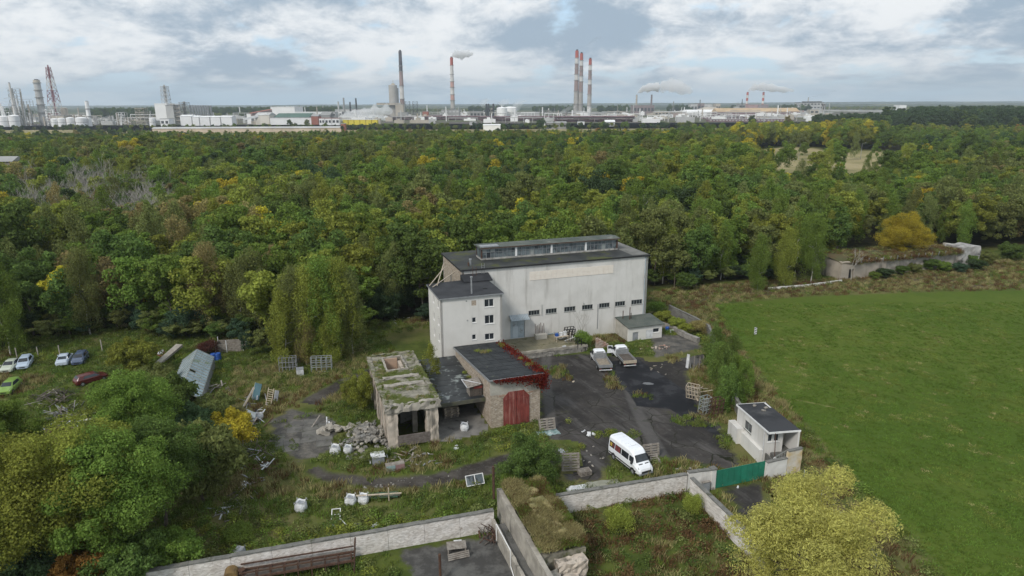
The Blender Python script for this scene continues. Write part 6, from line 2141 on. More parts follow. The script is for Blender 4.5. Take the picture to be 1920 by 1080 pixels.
r_ = stack(162, 190, 226, 1300, 7.5, [(.3, I_WHITE), (.6, I_WHITE), (1, I_WHITE)], 'short white column with platforms standing alone right of the flare tower', 'column_tower', taper=.85)
r_['category'] = 'tower'
tank(110, 122, 203, 1420, I_BEIGE, 'small pale silo right of the flare tower')
blk('pump_hall', 95, 119, 217, 1330, 26, I_BEIGE, 'low pale hall with strip windows at the foot of the flare tower', wins=1)
for i, (u0, u1, vt) in enumerate(((92, 104, 223.5), (104.5, 117, 222.5), (120, 134, 221.5), (136, 156, 222), (-8, 8, 219), (10, 28, 217.5))):
    tank(u0, u1, vt, 1280, I_WHITE, ['white tank, leftmost of the row below the flare tower', 'white tank, second of the row below the flare tower', 'white tank, third of the row right of the flare tower', 'wide white tank left of the lone white column', 'white tank at the very left edge', 'wide pale tank below the refinery scaffold'][i], group=None)
process_unit(118, 158, 214, 1400, 'pipe rack running between the flare tower and the lone white column', 8, I_BEIGE)
process_unit(170, 215, 216, 1400, 'long low pipe rack right of the lone white column', 9, I_LGREY)
process_unit(216, 232, 205, 1350, 'small white unit with stepped top', 10, I_WHITE)
process_unit(232, 244, 216, 1340, 'low beige unit right of the small white stepped unit', 11, I_BEIGE)
frame_tower('lattice_unit', 264.5, 203, 1350, 15, 'beige open concrete frame left of the white block', 'building', I_BEIGE, 4, 1, None, None, floors=True)
# -- the white block with the skeleton tower, silos
blk('reactor_block', 289, 312, 195, 1380, 30, I_WHITE, 'tall white block under the lattice tower left of the silos', roofm=I_WHITE)
blk('reactor_block', 310, 324, 198, 1378, 30, I_LGREY, 'pale grey block joined to the right of the tall white block')
frame_tower('lattice_tower', 308, 162, 1400, 14, 'leaning-looking lattice tower crowded with platforms on top of the white block', 'tower', I_LGREY, 9, .7, None, .3, floors=True)
frame_tower('lattice_unit', 331, 195, 1390, 15, 'beige concrete frame with floors between the white block and the silos', 'building', I_BEIGE, 5, 1, None, None, floors=True)
frame_tower('lattice_unit', 345, 192, 1420, 13, 'dark lattice unit next to the silos', 'building', I_GREY, 5, 1, None, .4, floors=True)
for i in range(9):
    tank(353 + i * 4.9, 356.6 + i * 4.9, 197 + i * .15, 1450 + i * 3, I_SILO, 'grey metal silo, one of the row of nine right of the lattice tower', name='silo', cat='silo', group='row of grey silos')
for i, (u0, u1, vt) in enumerate(((337, 358, 217.5), (360, 372, 219), (374, 392, 219.5), (394, 412, 219.5), (414, 434, 219))):
    blk('low_hall', u0, u1, vt, 1300, 22, I_WHITE, ['white low hall left below the silos', 'white low hall below the middle of the silos', 'white low hall below the right end of the silos', 'white low hall just right of the silos', 'last white low hall right of the silos'][i], gable=2.0, roofm=I_WHITE)
tank(277, 287, 222, 1280, I_WHITE, 'white tank in front of the tall white block')
blk('low_hall', 300, 316, 223, 1270, 20, I_WHITE, 'small white hall at the foot of the tall white block', wins=1)
# long shed on the near side of the works
x0 = at(284, 235, 985)[0]
x1 = at(640, 235, 985)[0]
sh = empty('long_shed', ((x0 + x1) / 2, 985, 0), 0, 'very long low shed with grey roof and tan wall along the wood edge, left', 'building')
n = 22
for k in range(n):
    xa, xb = (x0 - x1) / 2 + (x1 - x0) * k / n, (x0 - x1) / 2 + (x1 - x0) * (k + 1) / n
    MB().box(xa + .08, xb - .08, 0, 13, 0, 5.3).build('wall_bay', cm_('shed_tan', (.60, .50, .40)), sh)
MB().add([((x0 - x1) / 2 - .5, -.8, 5.31), ((x1 - x0) / 2 + .5, -.8, 5.31), ((x1 - x0) / 2 + .5, 13.8, 5.31), ((x0 - x1) / 2 - .5, 13.8, 5.31), ((x0 - x1) / 2 - .5, 6.5, 7.4), ((x1 - x0) / 2 + .5, 6.5, 7.4)], [(0, 1, 5, 4), (2, 3, 4, 5), (0, 4, 3), (1, 2, 5), (3, 2, 1, 0)]).build('roof', I_LGREY, sh)
blk('red_cabin', 639, 646, 232.5, 985, 10, I_BRED, 'dark red cabin at the right end of the long low shed')
# fertiliser halls
blk('storage_hall', 507, 552, 201, 1500, 60, I_WHITE, 'large bright white box hall above the green-roofed hall', roofm=I_WHITE)
blk('storage_hall', 506, 590, 221, 1330, 20, I_WHITE, 'low white front below the green roof')
gx0_, gz0 = at(506, 221, 1340)[0], at(506, 221, 1340)[2]
gx1_, gz1 = at(592, 212, 1420)[0], at(592, 212.5, 1420)[2]
gh_ = empty('green_roofed_hall', ((gx0_ + gx1_) / 2, 1352, 0), 0, 'long hall with a dull green pitched roof in front of the white box hall', 'building')
MB().box(gx0_ - (gx0_ + gx1_) / 2, gx1_ - (gx0_ + gx1_) / 2, 0, 70, 0, 11).build('wall', I_LGREY, gh_)
MB().add([(gx0_ - (gx0_ + gx1_) / 2, -2, 11.02), (gx1_ - (gx0_ + gx1_) / 2 + 3, -2, 11.02), (gx1_ - (gx0_ + gx1_) / 2 + 3, 72, 11.02), (gx0_ - (gx0_ + gx1_) / 2, 72, 11.02), (gx0_ - (gx0_ + gx1_) / 2 + 2, 35, 20.5), (gx1_ - (gx0_ + gx1_) / 2 + 3, 35, 20.5)], [(0, 1, 5, 4), (2, 3, 4, 5), (0, 4, 3), (1, 2, 5), (3, 2, 1, 0)]).build('roof', I_GREEN, gh_)
blk('storage_hall', 478, 504, 216, 1340, 40, cm_('works_cream', (.70, .66, .58)), 'cream gable hall left of the green-roofed hall', gable=5, roofm=I_LGREY)
blk('transfer_house', 462, 470, 213.5, 1400, 14, I_WHITE, 'small white transfer house at the lower end of the red-roofed conveyor')
conveyor(at(470, 215, 1400), at(508, 208, 1440), 7, 5, I_STDIM, 'red-roofed conveyor climbing to the large white box hall', 4, cm_('works_pale_red', (.55, .22, .17)))
conveyor(at(456, 224, 1330), at(500, 213.5, 1350), 6, 4, I_WHITE, 'white conveyor climbing to the green-roofed hall', 4)
conveyor(at(552, 211, 1480), at(640, 211, 1520), 6, 3.5, I_WHITE, 'long white conveyor right of the large white box hall', 6)
blk('brick_gable', 583, 596, 218, 1320, 24, I_BRED, 'red brick gable building behind trees', gable=4)
blk('store', 600, 618, 216, 1400, 40, I_GREY, 'grey sheds with slanted roofs right of the green roof', gable=6)
blk('store', 620, 628, 210.5, 1420, 26, I_LGREY, 'narrow grey head house right of the slanted grey sheds', wins=2)
for i, (u0, u1) in enumerate(((598, 608), (609, 621), (622, 636))):
    blk('low_hall', u0, u1, 222, 1290, 18, I_WHITE, ['white flat building beside the red brick gable', 'white flat building, middle of three left of the steam', 'white flat building nearest to the steam'][i], wins=1, roofm=I_BRED)
blk('low_hall', 628, 700, 205, 2000, 40, I_LGREY, 'pale hall half hidden in the steam cloud', wins=1)
for i in range(6):
    u0 = 642 + i * 11
    blk('yellow_hall', u0, u0 + 10, 224.5, 1300, 12, I_YEL, 'bright yellow low hall below the steam cloud, one of a row of six', roofm=I_WHITE, group='yellow halls below the steam')
# -- silo tower and furnace area
tank(727, 743, 160, 1950, I_CON, 'huge grey concrete silo tower left of the soot-topped chimney', name='silo_tower', cat='silo')
tank(741, 746.5, 165, 1960, I_GREY, 'dark service shaft on the right side of the silo tower', name='service_shaft', cat='tower', dome=False)
x, _, z = at(735, 153, 1950)
tp = empty('tower_top', (x, 1965, z - 14), 0, 'rusty head frame on top of the grey silo tower', 'frame')
MB().box(-7, 7, -7, 7, 2, 5).box(-4, 4, -4, 4, 5.01, 9).tube((0, 0, 9), (0, 0, 18), .5, n=6).build('head_frame', cm_('works_ochre', (.45, .33, .15)), tp)
blk('gallery_bridge', 706, 752, 193.5, 1940, 14, I_BEIGE, 'raised beige gallery behind the silo tower', zb=at(706, 197, 1940)[2])
blk('furnace_block', 741, 756, 196, 1900, 20, I_BEIGE, 'beige block right of the silo tower')
blk('furnace_block', 746, 764, 211, 1850, 20, I_GREY, 'dark grey low block below the soot-topped chimney')
for i, (u, lab) in enumerate(((764, 'dark steel head frame right of the soot-topped chimney'), (778, 'second dark steel head frame, farther right'))):
    frame_tower('head_frame', u, 190, 1950, 8, lab, 'tower', I_DK, 5, 1, None, None)
blk('brick_block', 792, 803, 209, 1850, 20, I_BRED, 'red brick block between the two chimneys')
blk('plant_hall', 827, 861, 206, 1900, 40, I_GREY, 'grey hall with pale stripe at the foot of the single chimney', wins=2, wm=I_LGREY)
blk('plant_hall', 804, 827, 215, 1840, 24, I_MAUVE, 'low mauve hall right of the red brick block', wins=1)
blk('plant_hall', 881, 907, 209, 1880, 30, I_GREY, 'grey hall left of the dark furnace towers', wins=1)
blk('furnace_tower', 914, 926, 203, 1820, 20, I_BEIGE, 'pale furnace tower with dark stacks left of the white tank', wins=2)
for i, (u, lab) in enumerate(((912, 'left dark stack on the furnace tower'), (916, 'second dark stack on the furnace tower'), (925, 'right dark stack on the furnace tower'))):
    stack(u, 195, 215, 1815, 3.6, [(1, I_DK)], lab, ring=False, taper=.95)
process_unit(904, 930, 205, 1835, 'dark tangle of pipes around the furnace tower', 21, I_DK)
tank(931, 951, 203, 1800, I_WHITE, 'left one of the bright white squat tanks with steam rising behind')
tank(945, 969, 202.5, 1830, I_WHITE, 'right one of the bright white squat tanks with steam rising behind')
process_unit(1012, 1040, 203, 1850, 'grey coke oven tangle right of the white tanks', 22, I_GREY)
process_unit(1040, 1078, 213, 1900, 'low smoky plant left of the three chimneys', 23, I_MAUVE)
blk('plant_hall', 970, 1012, 213, 1900, 30, I_LGREY, 'pale low halls right of the white tanks', gable=4)
conveyor(at(1108, 213, 2000), at(1160, 209, 2050), 6, 4, I_LGREY, 'pale conveyor right of the three chimneys', 5)
conveyor(at(1072, 209, 2080), at(1108, 211, 2080), 8, 5, I_LGREY, 'horizontal gallery between the feet of the three chimneys', 4)
blk('transfer_house', 1157, 1166, 209, 2050, 14, I_BEIGE, 'beige transfer house at the right end of the pale conveyor', wins=1)
# long mauve pipe bridge
for i, (u0, u1, lab) in enumerate(((730, 900, 'left reach of the long mauve pipe bridge in front of the works'), (900, 1040, 'middle reach of the long mauve pipe bridge below the white tanks'), (1040, 1190, 'right reach of the long mauve pipe bridge below the three chimneys'))):
    Y = 1650 - i * 120
    vt = 218.2
    xa, _, z = at(u0, vt, Y)
    xb = at(u1, vt, Y)[0]
    rt = empty('pipe_bridge', ((xa + xb) / 2, Y, 0), 0, lab, 'pipe bridge')
    w_ = (xb - xa) / 2
    for k in range(4):
        MB().tube((-w_, k * 2.5, z - 1 - (k % 2) * 2.4), (w_, k * 2.5, z - 1 - (k % 2) * 2.4), 1.25, n=8).build('pipe', (I_PURP, I_MAUVE, I_LGREY, I_PURP)[k], rt)
    nb = int(w_ / 14)
    for k in range(nb):
        x = -w_ + 2 * w_ * (k + .5) / nb
        MB().box(x - .6, x + .6, -1, 9, 0, z - 4).box(x - 10, x + 10, -.5, 8, z - 6.4, z - 5.8).build('trestle', I_MAUVE, rt)
    MB().box(-w_, w_, 12, 16, 0, z * .52).build('back_wall', I_PURP, rt)
blk('low_hall', 936 - 30, 936 + 2, 235, 960, 16, I_WHITE, 'bright white low shed at the wood edge below the white tanks', gable=1.5, roofm=I_WHITE)
blk('workshop', 1022, 1062, 230.5, 1050, 18, I_GREY, 'grey workshop at the wood edge right of the dark round tree', wins=1, gable=2)
blk('gable_house', 1016, 1022, 232, 1040, 12, I_WHITE, 'little white gabled house beside the grey workshop', gable=4, roofm=I_LGREY)
blk('low_hall', 880, 892, 228.5, 1250, 20, I_LGREY, 'pale low shed left of the bright white shed')
blk('low_hall', 1084, 1096, 228, 1250, 14, I_WHITE, 'small white shed below the three chimneys')
blk('low_hall', 1135, 1153, 228.5, 1150, 14, I_LGREY, 'pale arched shed left of the mauve block', gable=3, roofm=I_WHITE)
# -- right half
blk('mauve_block', 1188, 1227, 197.5, 2250, 50, I_MAUVE, 'big mauve block carrying two slim chimneys', wins=1)
blk('plant_hall', 1228, 1280, 209.5, 2000, 30, I_BEIGE, 'long beige hall with pale roof right of the mauve block', roofm=I_WHITE, wins=1)
blk('plant_hall', 1240, 1262, 214.5, 1800, 20, I_WHITE, 'white hall in front of the long beige hall', wins=1)
blk('plant_hall', 1262, 1286, 211.5, 1850, 24, cm_('works_dusty_pink', (.42, .34, .31)), 'dusty pink hall right of the white hall')
for (u0, u1, vt, m_, lab) in ((1296, 1308, 195, I_LGREY, 'pale concrete block left of the domed pile'), (1308, 1321, 194, I_MAUVE, 'mauve block behind the domed pile'), (1321, 1336, 195.5, I_LGREY, 'pale grey block above the domed pile'), (1343, 1351, 194.5, I_BEIGE, 'narrow beige tower right of the domed pile'), (1290, 1360, 204.5, I_BEIGE, 'long low beige block below the domed pile')):
    blk('works_block', u0, u1, vt, 2500, 40, m_, lab, wins=1)
x, _, z = at(1330, 200, 2460)
dm_ = MB().lathe([(62, 0), (52, z * .3), (38, z * .65), (18, z * .92), (1, z)], 20)
tag(dm_.build('domed_roof', I_BEIGE, None, (x, 2460, 0), smooth=True), 'shallow beige domed roof among the works blocks on the right', 'dome')
blk('pink_block', 1399, 1441, 196, 2560, 50, I_PINK, 'pink works block carrying two striped chimneys', wins=0)
blk('pink_block', 1423, 1441, 197, 2550, 40, cm_('works_grey_pink', (.32, .27, .28)), 'greyer right end of the pink works block')
blk('works_block', 1386, 1398, 195.5, 2500, 30, I_GREY, 'dark grey block left of the pink works block', wins=2)
blk('works_block', 1379, 1385, 200, 2450, 20, I_LGREY, 'small pale tower left of the dark grey block')
blk('orange_hall', 1345, 1500, 209.5, 2000, 60, I_PURP, 'very long hall with tan orange roof and dark front', roofm=I_TAN, gable=10)
blk('white_hall', 1286, 1346, 211, 2050, 40, I_LGREY, 'long white-roofed hall left of the tan orange roof', roofm=I_WHITE, gable=8)
for i, (u0, u1, vt, Y) in enumerate(((1320, 1400, 219, 1650), (1400, 1490, 219.5, 1600), (1330, 1480, 223.5, 1400))):
    blk('mauve_shed', u0, u1, vt, Y, 24, I_PURP, ['dark mauve shed below the orange roof, left part', 'dark mauve shed below the orange roof, right part', 'nearest dark shed below the orange roof'][i], wins=1, wm=I_LGREY, roofm=I_LGREY if i else I_MAUVE)
blk('flat_factory', 1501, 1545, 192.5, 2500, 50, I_LGREY, 'flat-roofed factory with window bands and dark upper storey', wins=3, roofm=I_DK)
blk('flat_factory', 1510, 1541, 190.5, 2512, 30, I_DK, 'dark top storey of the flat-roofed factory')
blk('flat_factory', 1541, 1549, 195, 2500, 30, I_DK, 'dark annex at the right end of the flat-roofed factory')
conveyor(at(1472, 206, 2400), at(1503, 199, 2460), 7, 4, I_LGREY, 'sloping conveyor leading up to the flat-roofed factory', 4)
blk('works_block', 1519, 1536, 205.5, 2100, 24, I_BEIGE, 'stained beige block in front of the flat-roofed factory', wins=1)
blk('works_block', 1498, 1508, 207, 2100, 20, I_PINK, 'small pink block left of the stained beige block')
conveyor(at(1540, 207, 2150), at(1760, 209.5, 2250), 8, 5, I_LGREY, 'very long pale pipe gallery running right behind the dark trees', 9)
blk('white_cube', 1687, 1700, 197.5, 2300, 36, I_WHITE, 'bright white cube building on the plain at the right', roofm=I_WHITE)
frame_tower('pylon', 1263, 190, 2100, 4, 'thin lattice mast right of the mauve block', 'mast', I_GREY, 6, .3, None, None)
frame_tower('pylon', 1313, 187, 2500, 3, 'thin mast above the domed pile', 'mast', I_DK, 6, .3, None, None)
frame_tower('pylon', 1392, 186, 2500, 3, 'thin mast left of the striped chimneys', 'mast', I_DK, 6, .3, None, None)
blk('house', 1712, 1736, 243.5, 780, 14, I_LGREY, 'flat grey-white house among the pines on the right', wins=1)
hb = blk('abandoned_house', 1822, 1892, 249.5, 640, 12, cm_('house_stained', (.40, .37, .31)), 'long abandoned building with dark doorways behind the pines at the right edge', wins=1)
blk('farmhouse', 1648, 1662, 236, 860, 10, I_BRED, 'small red-brown roofed house half hidden among trees', gable=3, roofm=cm_('roof_brown', (.20, .10, .08)))
blk('cabin', -14, 22, 303, 300, 8, M_wood, 'grey weathered cabin at the left edge in the wood', gable=2)
# lamp posts in the meadow
for (u, v, Y, lab) in ((1500, 274, 470, 'grey lamp post at the back of the straw clearing, left'), (1557, 280, 480, 'grey lamp post in front of the yellow trees at the clearing'), (1615, 284, 470, 'grey lamp post at the right end of the clearing'), (1888, 318, 300, 'grey street lamp with long arm near the right edge')):
    x, _, z = at(u, v, Y)
    L_ = MB().tube((0, 0, 0), (0, 0, 10.5), .14, .09, 8).bar((0, 0, 10.4), (2.4, 0, 11.0), .1).box(2.0, 3.0, -.15, .15, 10.95, 11.1)
    tag(L_.build('lamp_post', M_galv, None, (x, Y, 0)), lab, 'lamp post')

rg_ = random.Random(91)
for nm_, m_, n_, lab_ in (('works_sheds', I_WHITE, 150, 'small white sheds and cabins crowding between the works buildings'), ('works_plant', I_LGREY, 170, 'small grey plant, ducts and masts crowding between the works buildings'), ('works_stores', I_BEIGE, 90, 'small beige stores scattered through the works')):
    mb = MB()
    for _ in range(n_):
        u = rg_.uniform(-20, 1560)
        Y = rg_.uniform(1350, 2400)
        x = at(u, 215, Y)[0]
        q = rg_.random()
        if q < .55:
            w0, d0, h0 = rg_.uniform(4, 20), rg_.uniform(5, 12), rg_.uniform(3, 11)
            mb.box(x - w0, x + w0, Y, Y + d0, 0, h0)
            mb.box(x - w0 * .4, x + w0 * .1, Y + 1, Y + d0 - 1, h0 + .01, h0 + rg_.uniform(1, 4))
        elif q < .8:
            h0 = rg_.uniform(12, 34)
            mb.tube((x, Y, 0), (x, Y, h0), rg_.uniform(.5, 1.4), n=8)
            mb.box(x - 3, x + 3, Y - 2, Y + 2, h0 * .5, h0 * .5 + .7)
        else:
            z0, l0 = rg_.uniform(5, 16), rg_.uniform(15, 50)
            mb.box(x - l0, x + l0, Y, Y + 2, z0, z0 + 1.2)
            for k in range(5):
                mb.box(x - l0 + k * l0 * .49, x - l0 + k * l0 * .49 + .9, Y, Y + 1, 0, z0 - .01)
    tag(mb.build(nm_, m_, None), lab_, kind='stuff')

# ---- smoke and steam: real thin volumes
def smoke_mat(name, dens, col=(1, 1, 1)):
    m_ = bpy.data.materials.new(name)
    m_.use_nodes = True
    t = NT(m_.node_tree)
    t.n.clear()
    v = t.node('ShaderNodeVolumePrincipled', {'Color': (*col, 1), 'Density': dens, 'Anisotropy': 0.2})
    t.node('ShaderNodeOutputMaterial', {'Volume': v.outputs[0]})
    return m_


SM_W = smoke_mat('white_steam', .13)
SM_S = smoke_mat('cloudy_steam', .075)
SM_R = smoke_mat('rolling_steam', .035)
SM_T = smoke_mat('thin_steam', .02)
SM_G = smoke_mat('grey_smoke', .007, (.55, .58, .62))


def plume(pts, Y, m_, label, seed=1, flat=.7):
    """pts: (u, v, radius px)"""
    rg = random.Random(seed)
    path = []
    for i in range(len(pts) - 1):
        for k in range(5):
            f = k / 5
            path.append([pts[i][j] * (1 - f) + pts[i + 1][j] * f for j in range(3)])
    path.append(list(pts[-1]))
    n = 18
    vs, fs = [], []
    c0 = Vector(at(path[0][0], path[0][1], Y))
    for i, (u, v, r) in enumerate(path):
        c = Vector(at(u, v, Y)) - c0
        rr = r * Y / FOC * (1.05 + .16 * math.sin(i * 1.3 + seed) + rg.uniform(-.06, .06))
        if i in (0, len(path) - 1):
            rr *= .25
        for k in range(n):
            t = 2 * math.pi * k / n
            q = rr * (1 + .13 * math.sin(3 * t + i * .6 + seed) + .08 * math.sin(5 * t - i * 1.1))
            vs.append((c.x + rg.uniform(-.05, .05) * rr + q * .25 * math.cos(t), c.y + q * math.cos(t), c.z + q * flat * math.sin(t)) if abs(pts[-1][0] - pts[0][0]) > abs(pts[-1][1] - pts[0][1]) else (c.x + q * math.cos(t), c.y + q * math.sin(t), c.z))
    for i in range(len(path) - 1):
        for k in range(n):
            j = (k + 1) % n
            fs.append((i * n + k, i * n + j, i * n + n + j, i * n + n + k))
    fs.append(tuple(range(n - 1, -1, -1)))
    fs.append(tuple(range((len(path) - 1) * n, len(path) * n)))
    o = MB().add(vs, fs).build('smoke_plume', m_, None, tuple(c0), smooth=True)
    return tag(o, label, 'smoke', kind='stuff')


plume([(847, 105, 4), (855, 101, 9), (866, 103, 10), (877, 101, 8), (888, 101, 3)], 2100, SM_W, 'white plume drifting right from the single chimney')
plume([(1194, 175, 2), (1205, 166, 8), (1220, 164, 10), (1238, 163, 11)], 2350, SM_W, 'dense white plume from the pale slim chimney', 3)
plume([(1236, 163, 11), (1252, 160, 15), (1270, 162, 17), (1290, 168, 12), (1300, 172, 4)], 2350, SM_R, 'fading right part of the plume above the mauve block', 5)
plume([(1402, 170, 3), (1412, 164, 8), (1428, 162, 9), (1445, 165, 9), (1470, 168, 7), (1490, 170, 3)], 2600, SM_S, 'thin pale plume above the striped chimneys', 7)
plume([(1516, 182, 1), (1530, 180, 2), (1550, 175, 3), (1568, 170, 3)], 2600, SM_G, 'thin grey smoke trail from the flat-roofed factory', 9)
plume([(1084, 93, 1), (1098, 86, 3), (1112, 76, 4), (1130, 66, 5)], 2200, SM_G, 'faint grey smoke drifting from the tallest of the three chimneys', 11)
plume([(638, 223, 5), (650, 217, 9), (664, 213, 8), (680, 215, 11), (694, 209, 9)], 1600, SM_S, 'left part of the white steam cloud left of the silo tower', 13, .8)
plume([(690, 214, 6), (702, 207, 10), (714, 212, 8), (724, 205, 9), (736, 209, 4)], 1640, SM_S, 'right part of the white steam cloud touching the silo tower', 14, 1.0)
plume([(655, 222, 7), (680, 222, 9), (705, 221, 9), (728, 222, 6)], 1580, SM_S, 'low steam bank above the yellow halls', 15, .6)
plume([(940, 204, 5), (935, 198, 8), (945, 192, 8), (955, 190, 6)], 1860, SM_T, 'steam rising behind the left white tank', 15)
plume([(966, 210, 6), (968, 200, 8), (974, 192, 9), (985, 188, 6)], 1860, SM_T, 'steam rising behind the right white tank', 17)
plume([(908, 203, 3), (906, 195, 7), (910, 188, 7), (916, 184, 3)], 1860, SM_T, 'steam wisp left of the furnace tower', 19)
plume([(1048, 214, 4), (1058, 208, 6), (1068, 203, 5), (1080, 200, 2)], 1950, SM_T, 'bluish steam left of the three chimneys', 21)

# ================================================================ VEHICLES
def loft(stations, n=None):
    """stations: (y, [(x,z) half ring from bottom centre to top centre]); mirrored"""
    vs, fs = [], []
    m_ = len(stations[0][1])
    for y, ring in stations:
        for x, z in ring:
            vs.append((x, y, z))
        for x, z in reversed(ring):
            vs.append((-x, y, z))
    k = 2 * m_
    for i in range(len(stations) - 1):
        for j in range(k):
            a, b_ = i * k + j, i * k + (j + 1) % k
            fs.append((a, b_, b_ + k, a + k))
    fs.append(tuple(range(k)))
    fs.append(tuple(range(len(stations) * k - 1, (len(stations) - 1) * k - 1, -1)))
    return MB().add(vs, fs)


def ring(w_, zb, zm, wt, zt, ed=.10):
    return [(w_ * .9, zb), (w_, zb + .12), (w_ * 1.0, zm), (wt + (w_ - wt) * .15, zt - ed * 1.6), (wt - ed, zt - ed * .2), (wt * .45, zt)]


def wheel(parent, x, y, r=.34, w_=.22):
    t = MB().tube((-w_ / 2, 0, 0), (w_ / 2, 0, 0), r, n=16).build('wheel', M_tyre, parent, (x, y, r))
    MB().tube((-w_ / 2 - .01, 0, 0), (w_ / 2 + .01, 0, 0), r * .6, n=12).build('rim', M_galv, t)
    return t


def vquad(parent, name, pts, m_, out=.012):
    """thin plate with thickness laid on a surface"""
    a, b_, c = Vector(pts[0]), Vector(pts[1]), Vector(pts[2])
    n = (b_ - a).cross(c - a).normalized() * out
    vs = [Vector(p) + n for p in pts] + [Vector(p) - n for p in pts]
    k = len(pts)
    fs = [tuple(range(k)), tuple(range(2 * k - 1, k - 1, -1))] + [(i + k, (i + 1) % k + k, (i + 1) % k, i) for i in range(k)]
    return MB().add(vs, fs).build(name, m_, parent)


def car(x, y, rz, c, label, group, hatch=False, name='car', estate=False):
    pm = paint('car_paint_' + name + '_%02d%02d%02d' % tuple(int(q * 99) for q in c), c)
    root = empty(name, (x, y, 0), rz, label, 'car', group)
    # y forward
    W_ = .86
    st = [(-2.15, ring(W_ * .82, .35, .62, .62, .78, .05)), (-2.0, ring(W_ * .95, .25, .75, .72, .98, .05)), (-1.45, ring(W_, .2, .82, .74, 1.02, .05)), (-.95, ring(W_, .2, .86, .58, 1.38 if not hatch else 1.42, .07)),
          (-.1, ring(W_, .2, .87, .60, 1.45, .07)), (.45, ring(W_, .2, .87, .60, 1.40, .07)), (1.15, ring(W_, .2, .84, .74, 1.0, .05)), (1.75, ring(W_ * .97, .22, .74, .70, .88, .05)), (2.1, ring(W_ * .82, .3, .55, .6, .68, .05))]
    if hatch:
        st[1] = (-1.95, ring(W_ * .95, .25, .85, .66, 1.05, .05))
        st[2] = (-1.6, ring(W_, .2, .86, .60, 1.38, .05))
    loft(st).build('body', pm, root, smooth=False)
    vquad(root, 'windscreen', [(-.62, 1.10, 1.03), (.62, 1.10, 1.03), (.52, .50, 1.40), (-.52, .50, 1.40)], M_glass)
    yr = -1.42 if not hatch else -1.90
    vquad(root, 'rear_window', [(.58, yr, 1.06 if not hatch else 1.1), (-.58, yr, 1.06 if not hatch else 1.1), (-.5, -1.0 if not hatch else -1.64, 1.37), (.5, -1.0 if not hatch else -1.64, 1.37)], M_glass)
    for s in (-1, 1):
        pts = [(s * .795, .98, .99), (s * .795, -1.2, .99), (s * .645, -.92, 1.33), (s * .645, .40, 1.35)]
        if s > 0:
            pts = pts[::-1]
        vquad(root, 'side_window', pts, M_glass)
        MB().box(s * .95 - .09, s * .95 + .09, .85, .97, .92, 1.06).build('mirror', pm, root)
        vquad(root, 'headlight', [(s * .45, 2.02, .62), (s * .72, 1.92, .62), (s * .70, 1.86, .76), (s * .45, 1.95, .76)][::s], M_whiteplas)
        vquad(root, 'tail_light', [(s * .5, -2.1, .72), (s * .78, -2.02, .72), (s * .75, -1.99, .88), (s * .5, -2.06, .88)][::-s], M_redpaint)
        for yy_ in (1.35, -1.35):
            wheel(root, s * .78, yy_, .31, .2)
    MB().box(-.35, .35, 2.09, 2.12, .42, .55).build('grille', M_black, root)
    return root


def head(u0, v0, u1, v1):
    a, b_ = P(u0, v0), P(u1, v1)
    return math.atan2(b_[1] - a[1], b_[0] - a[0]) - math.pi / 2


x, y = P(22, 692)
car(x, y, head(35, 678, 10, 700), (.46, .50, .42), 'pale grey-green saloon car, leftmost of the parked cars', 'cars parked on the grass')
x, y = P(48, 686)
car(x, y, head(54, 675, 43, 692), (.42, .50, .60), 'light blue-silver car second from the left, facing the camera', 'cars parked on the grass', True)
x, y = P(122, 680)
car(x, y, head(118, 684, 126, 672), (.48, .54, .62), 'silver car with its rear to the camera, third from the left', 'cars parked on the grass')
x, y = P(151, 678)
car(x, y, head(156, 670, 146, 684), (.075, .10, .16), 'dark blue car at the right end of the parked row', 'cars parked on the grass', True)
x, y = P(20, 732)
car(x, y, head(30, 722, 8, 742), (.20, .32, .07), 'lime green small car at the left edge below the other cars', 'cars parked on the grass', True)
wr = car(*P(172, 716), head(150, 714, 180, 706), (.10, .018, .016), 'red wrecked car half overgrown by green bushes', 'cars parked on the grass', True)

# van
VW = paint('van_white', (.80, .82, .85), .22)
vx, vy = (12.75, 66.6)
vh = math.atan2(-4.4, 2.15) - math.pi / 2
van = empty('van', (vx, vy, 0), vh, 'white high-roofed passenger van parked nose towards the white wall', 'van')
def vr(w_, zb, zm, wt, zt, e=.14): return ring(w_, zb, zm, wt, zt, e)
st = [(-2.85, vr(.94, .45, 1.2, .80, 2.44)), (-2.75, vr(.99, .35, 1.2, .84, 2.52)), (-1.8, vr(1.0, .35, 1.2, .85, 2.56)), (0, vr(1.0, .35, 1.2, .85, 2.56)), (1.0, vr(1.0, .35, 1.2, .84, 2.54)),
      (1.35, vr(1.0, .35, 1.2, .80, 2.38)), (1.62, vr(1.0, .35, 1.2, .76, 2.1)), (2.12, vr(.99, .35, 1.1, .80, 1.42, .08)), (2.5, vr(.96, .35, .95, .78, 1.22, .08)), (2.76, vr(.88, .4, .75, .66, .98, .08)), (2.84, vr(.80, .42, .6, .5, .8, .06))]
vb = loft(st).build('body', VW, van)
vquad(van, 'windscreen', [(-.80, 2.10, 1.46), (.80, 2.10, 1.46), (.70, 1.63, 2.08), (-.70, 1.63, 2.08)], M_glass, .014)
def sidew(s, y0, y1, z0, z1, m_, nm):
    def xx(z): return 1.0 - (1.0 - .875) * (z - 1.2) / 1.14
    pts = [(s * (xx(z0) + .004), y1, z0), (s * (xx(z0) + .004), y0, z0), (s * (xx(z1) + .004), y0, z1), (s * (xx(z1) + .004), y1, z1)]
    return vquad(van, nm, pts if s < 0 else pts[::-1], m_, .012)
RED = mat('van_print_red', (.22, .05, .05), (.12, .04, .04), 3, .4)
YEL = mat('van_print_yellow', (.50, .36, .08), (.4, .28, .06), 3, .4)
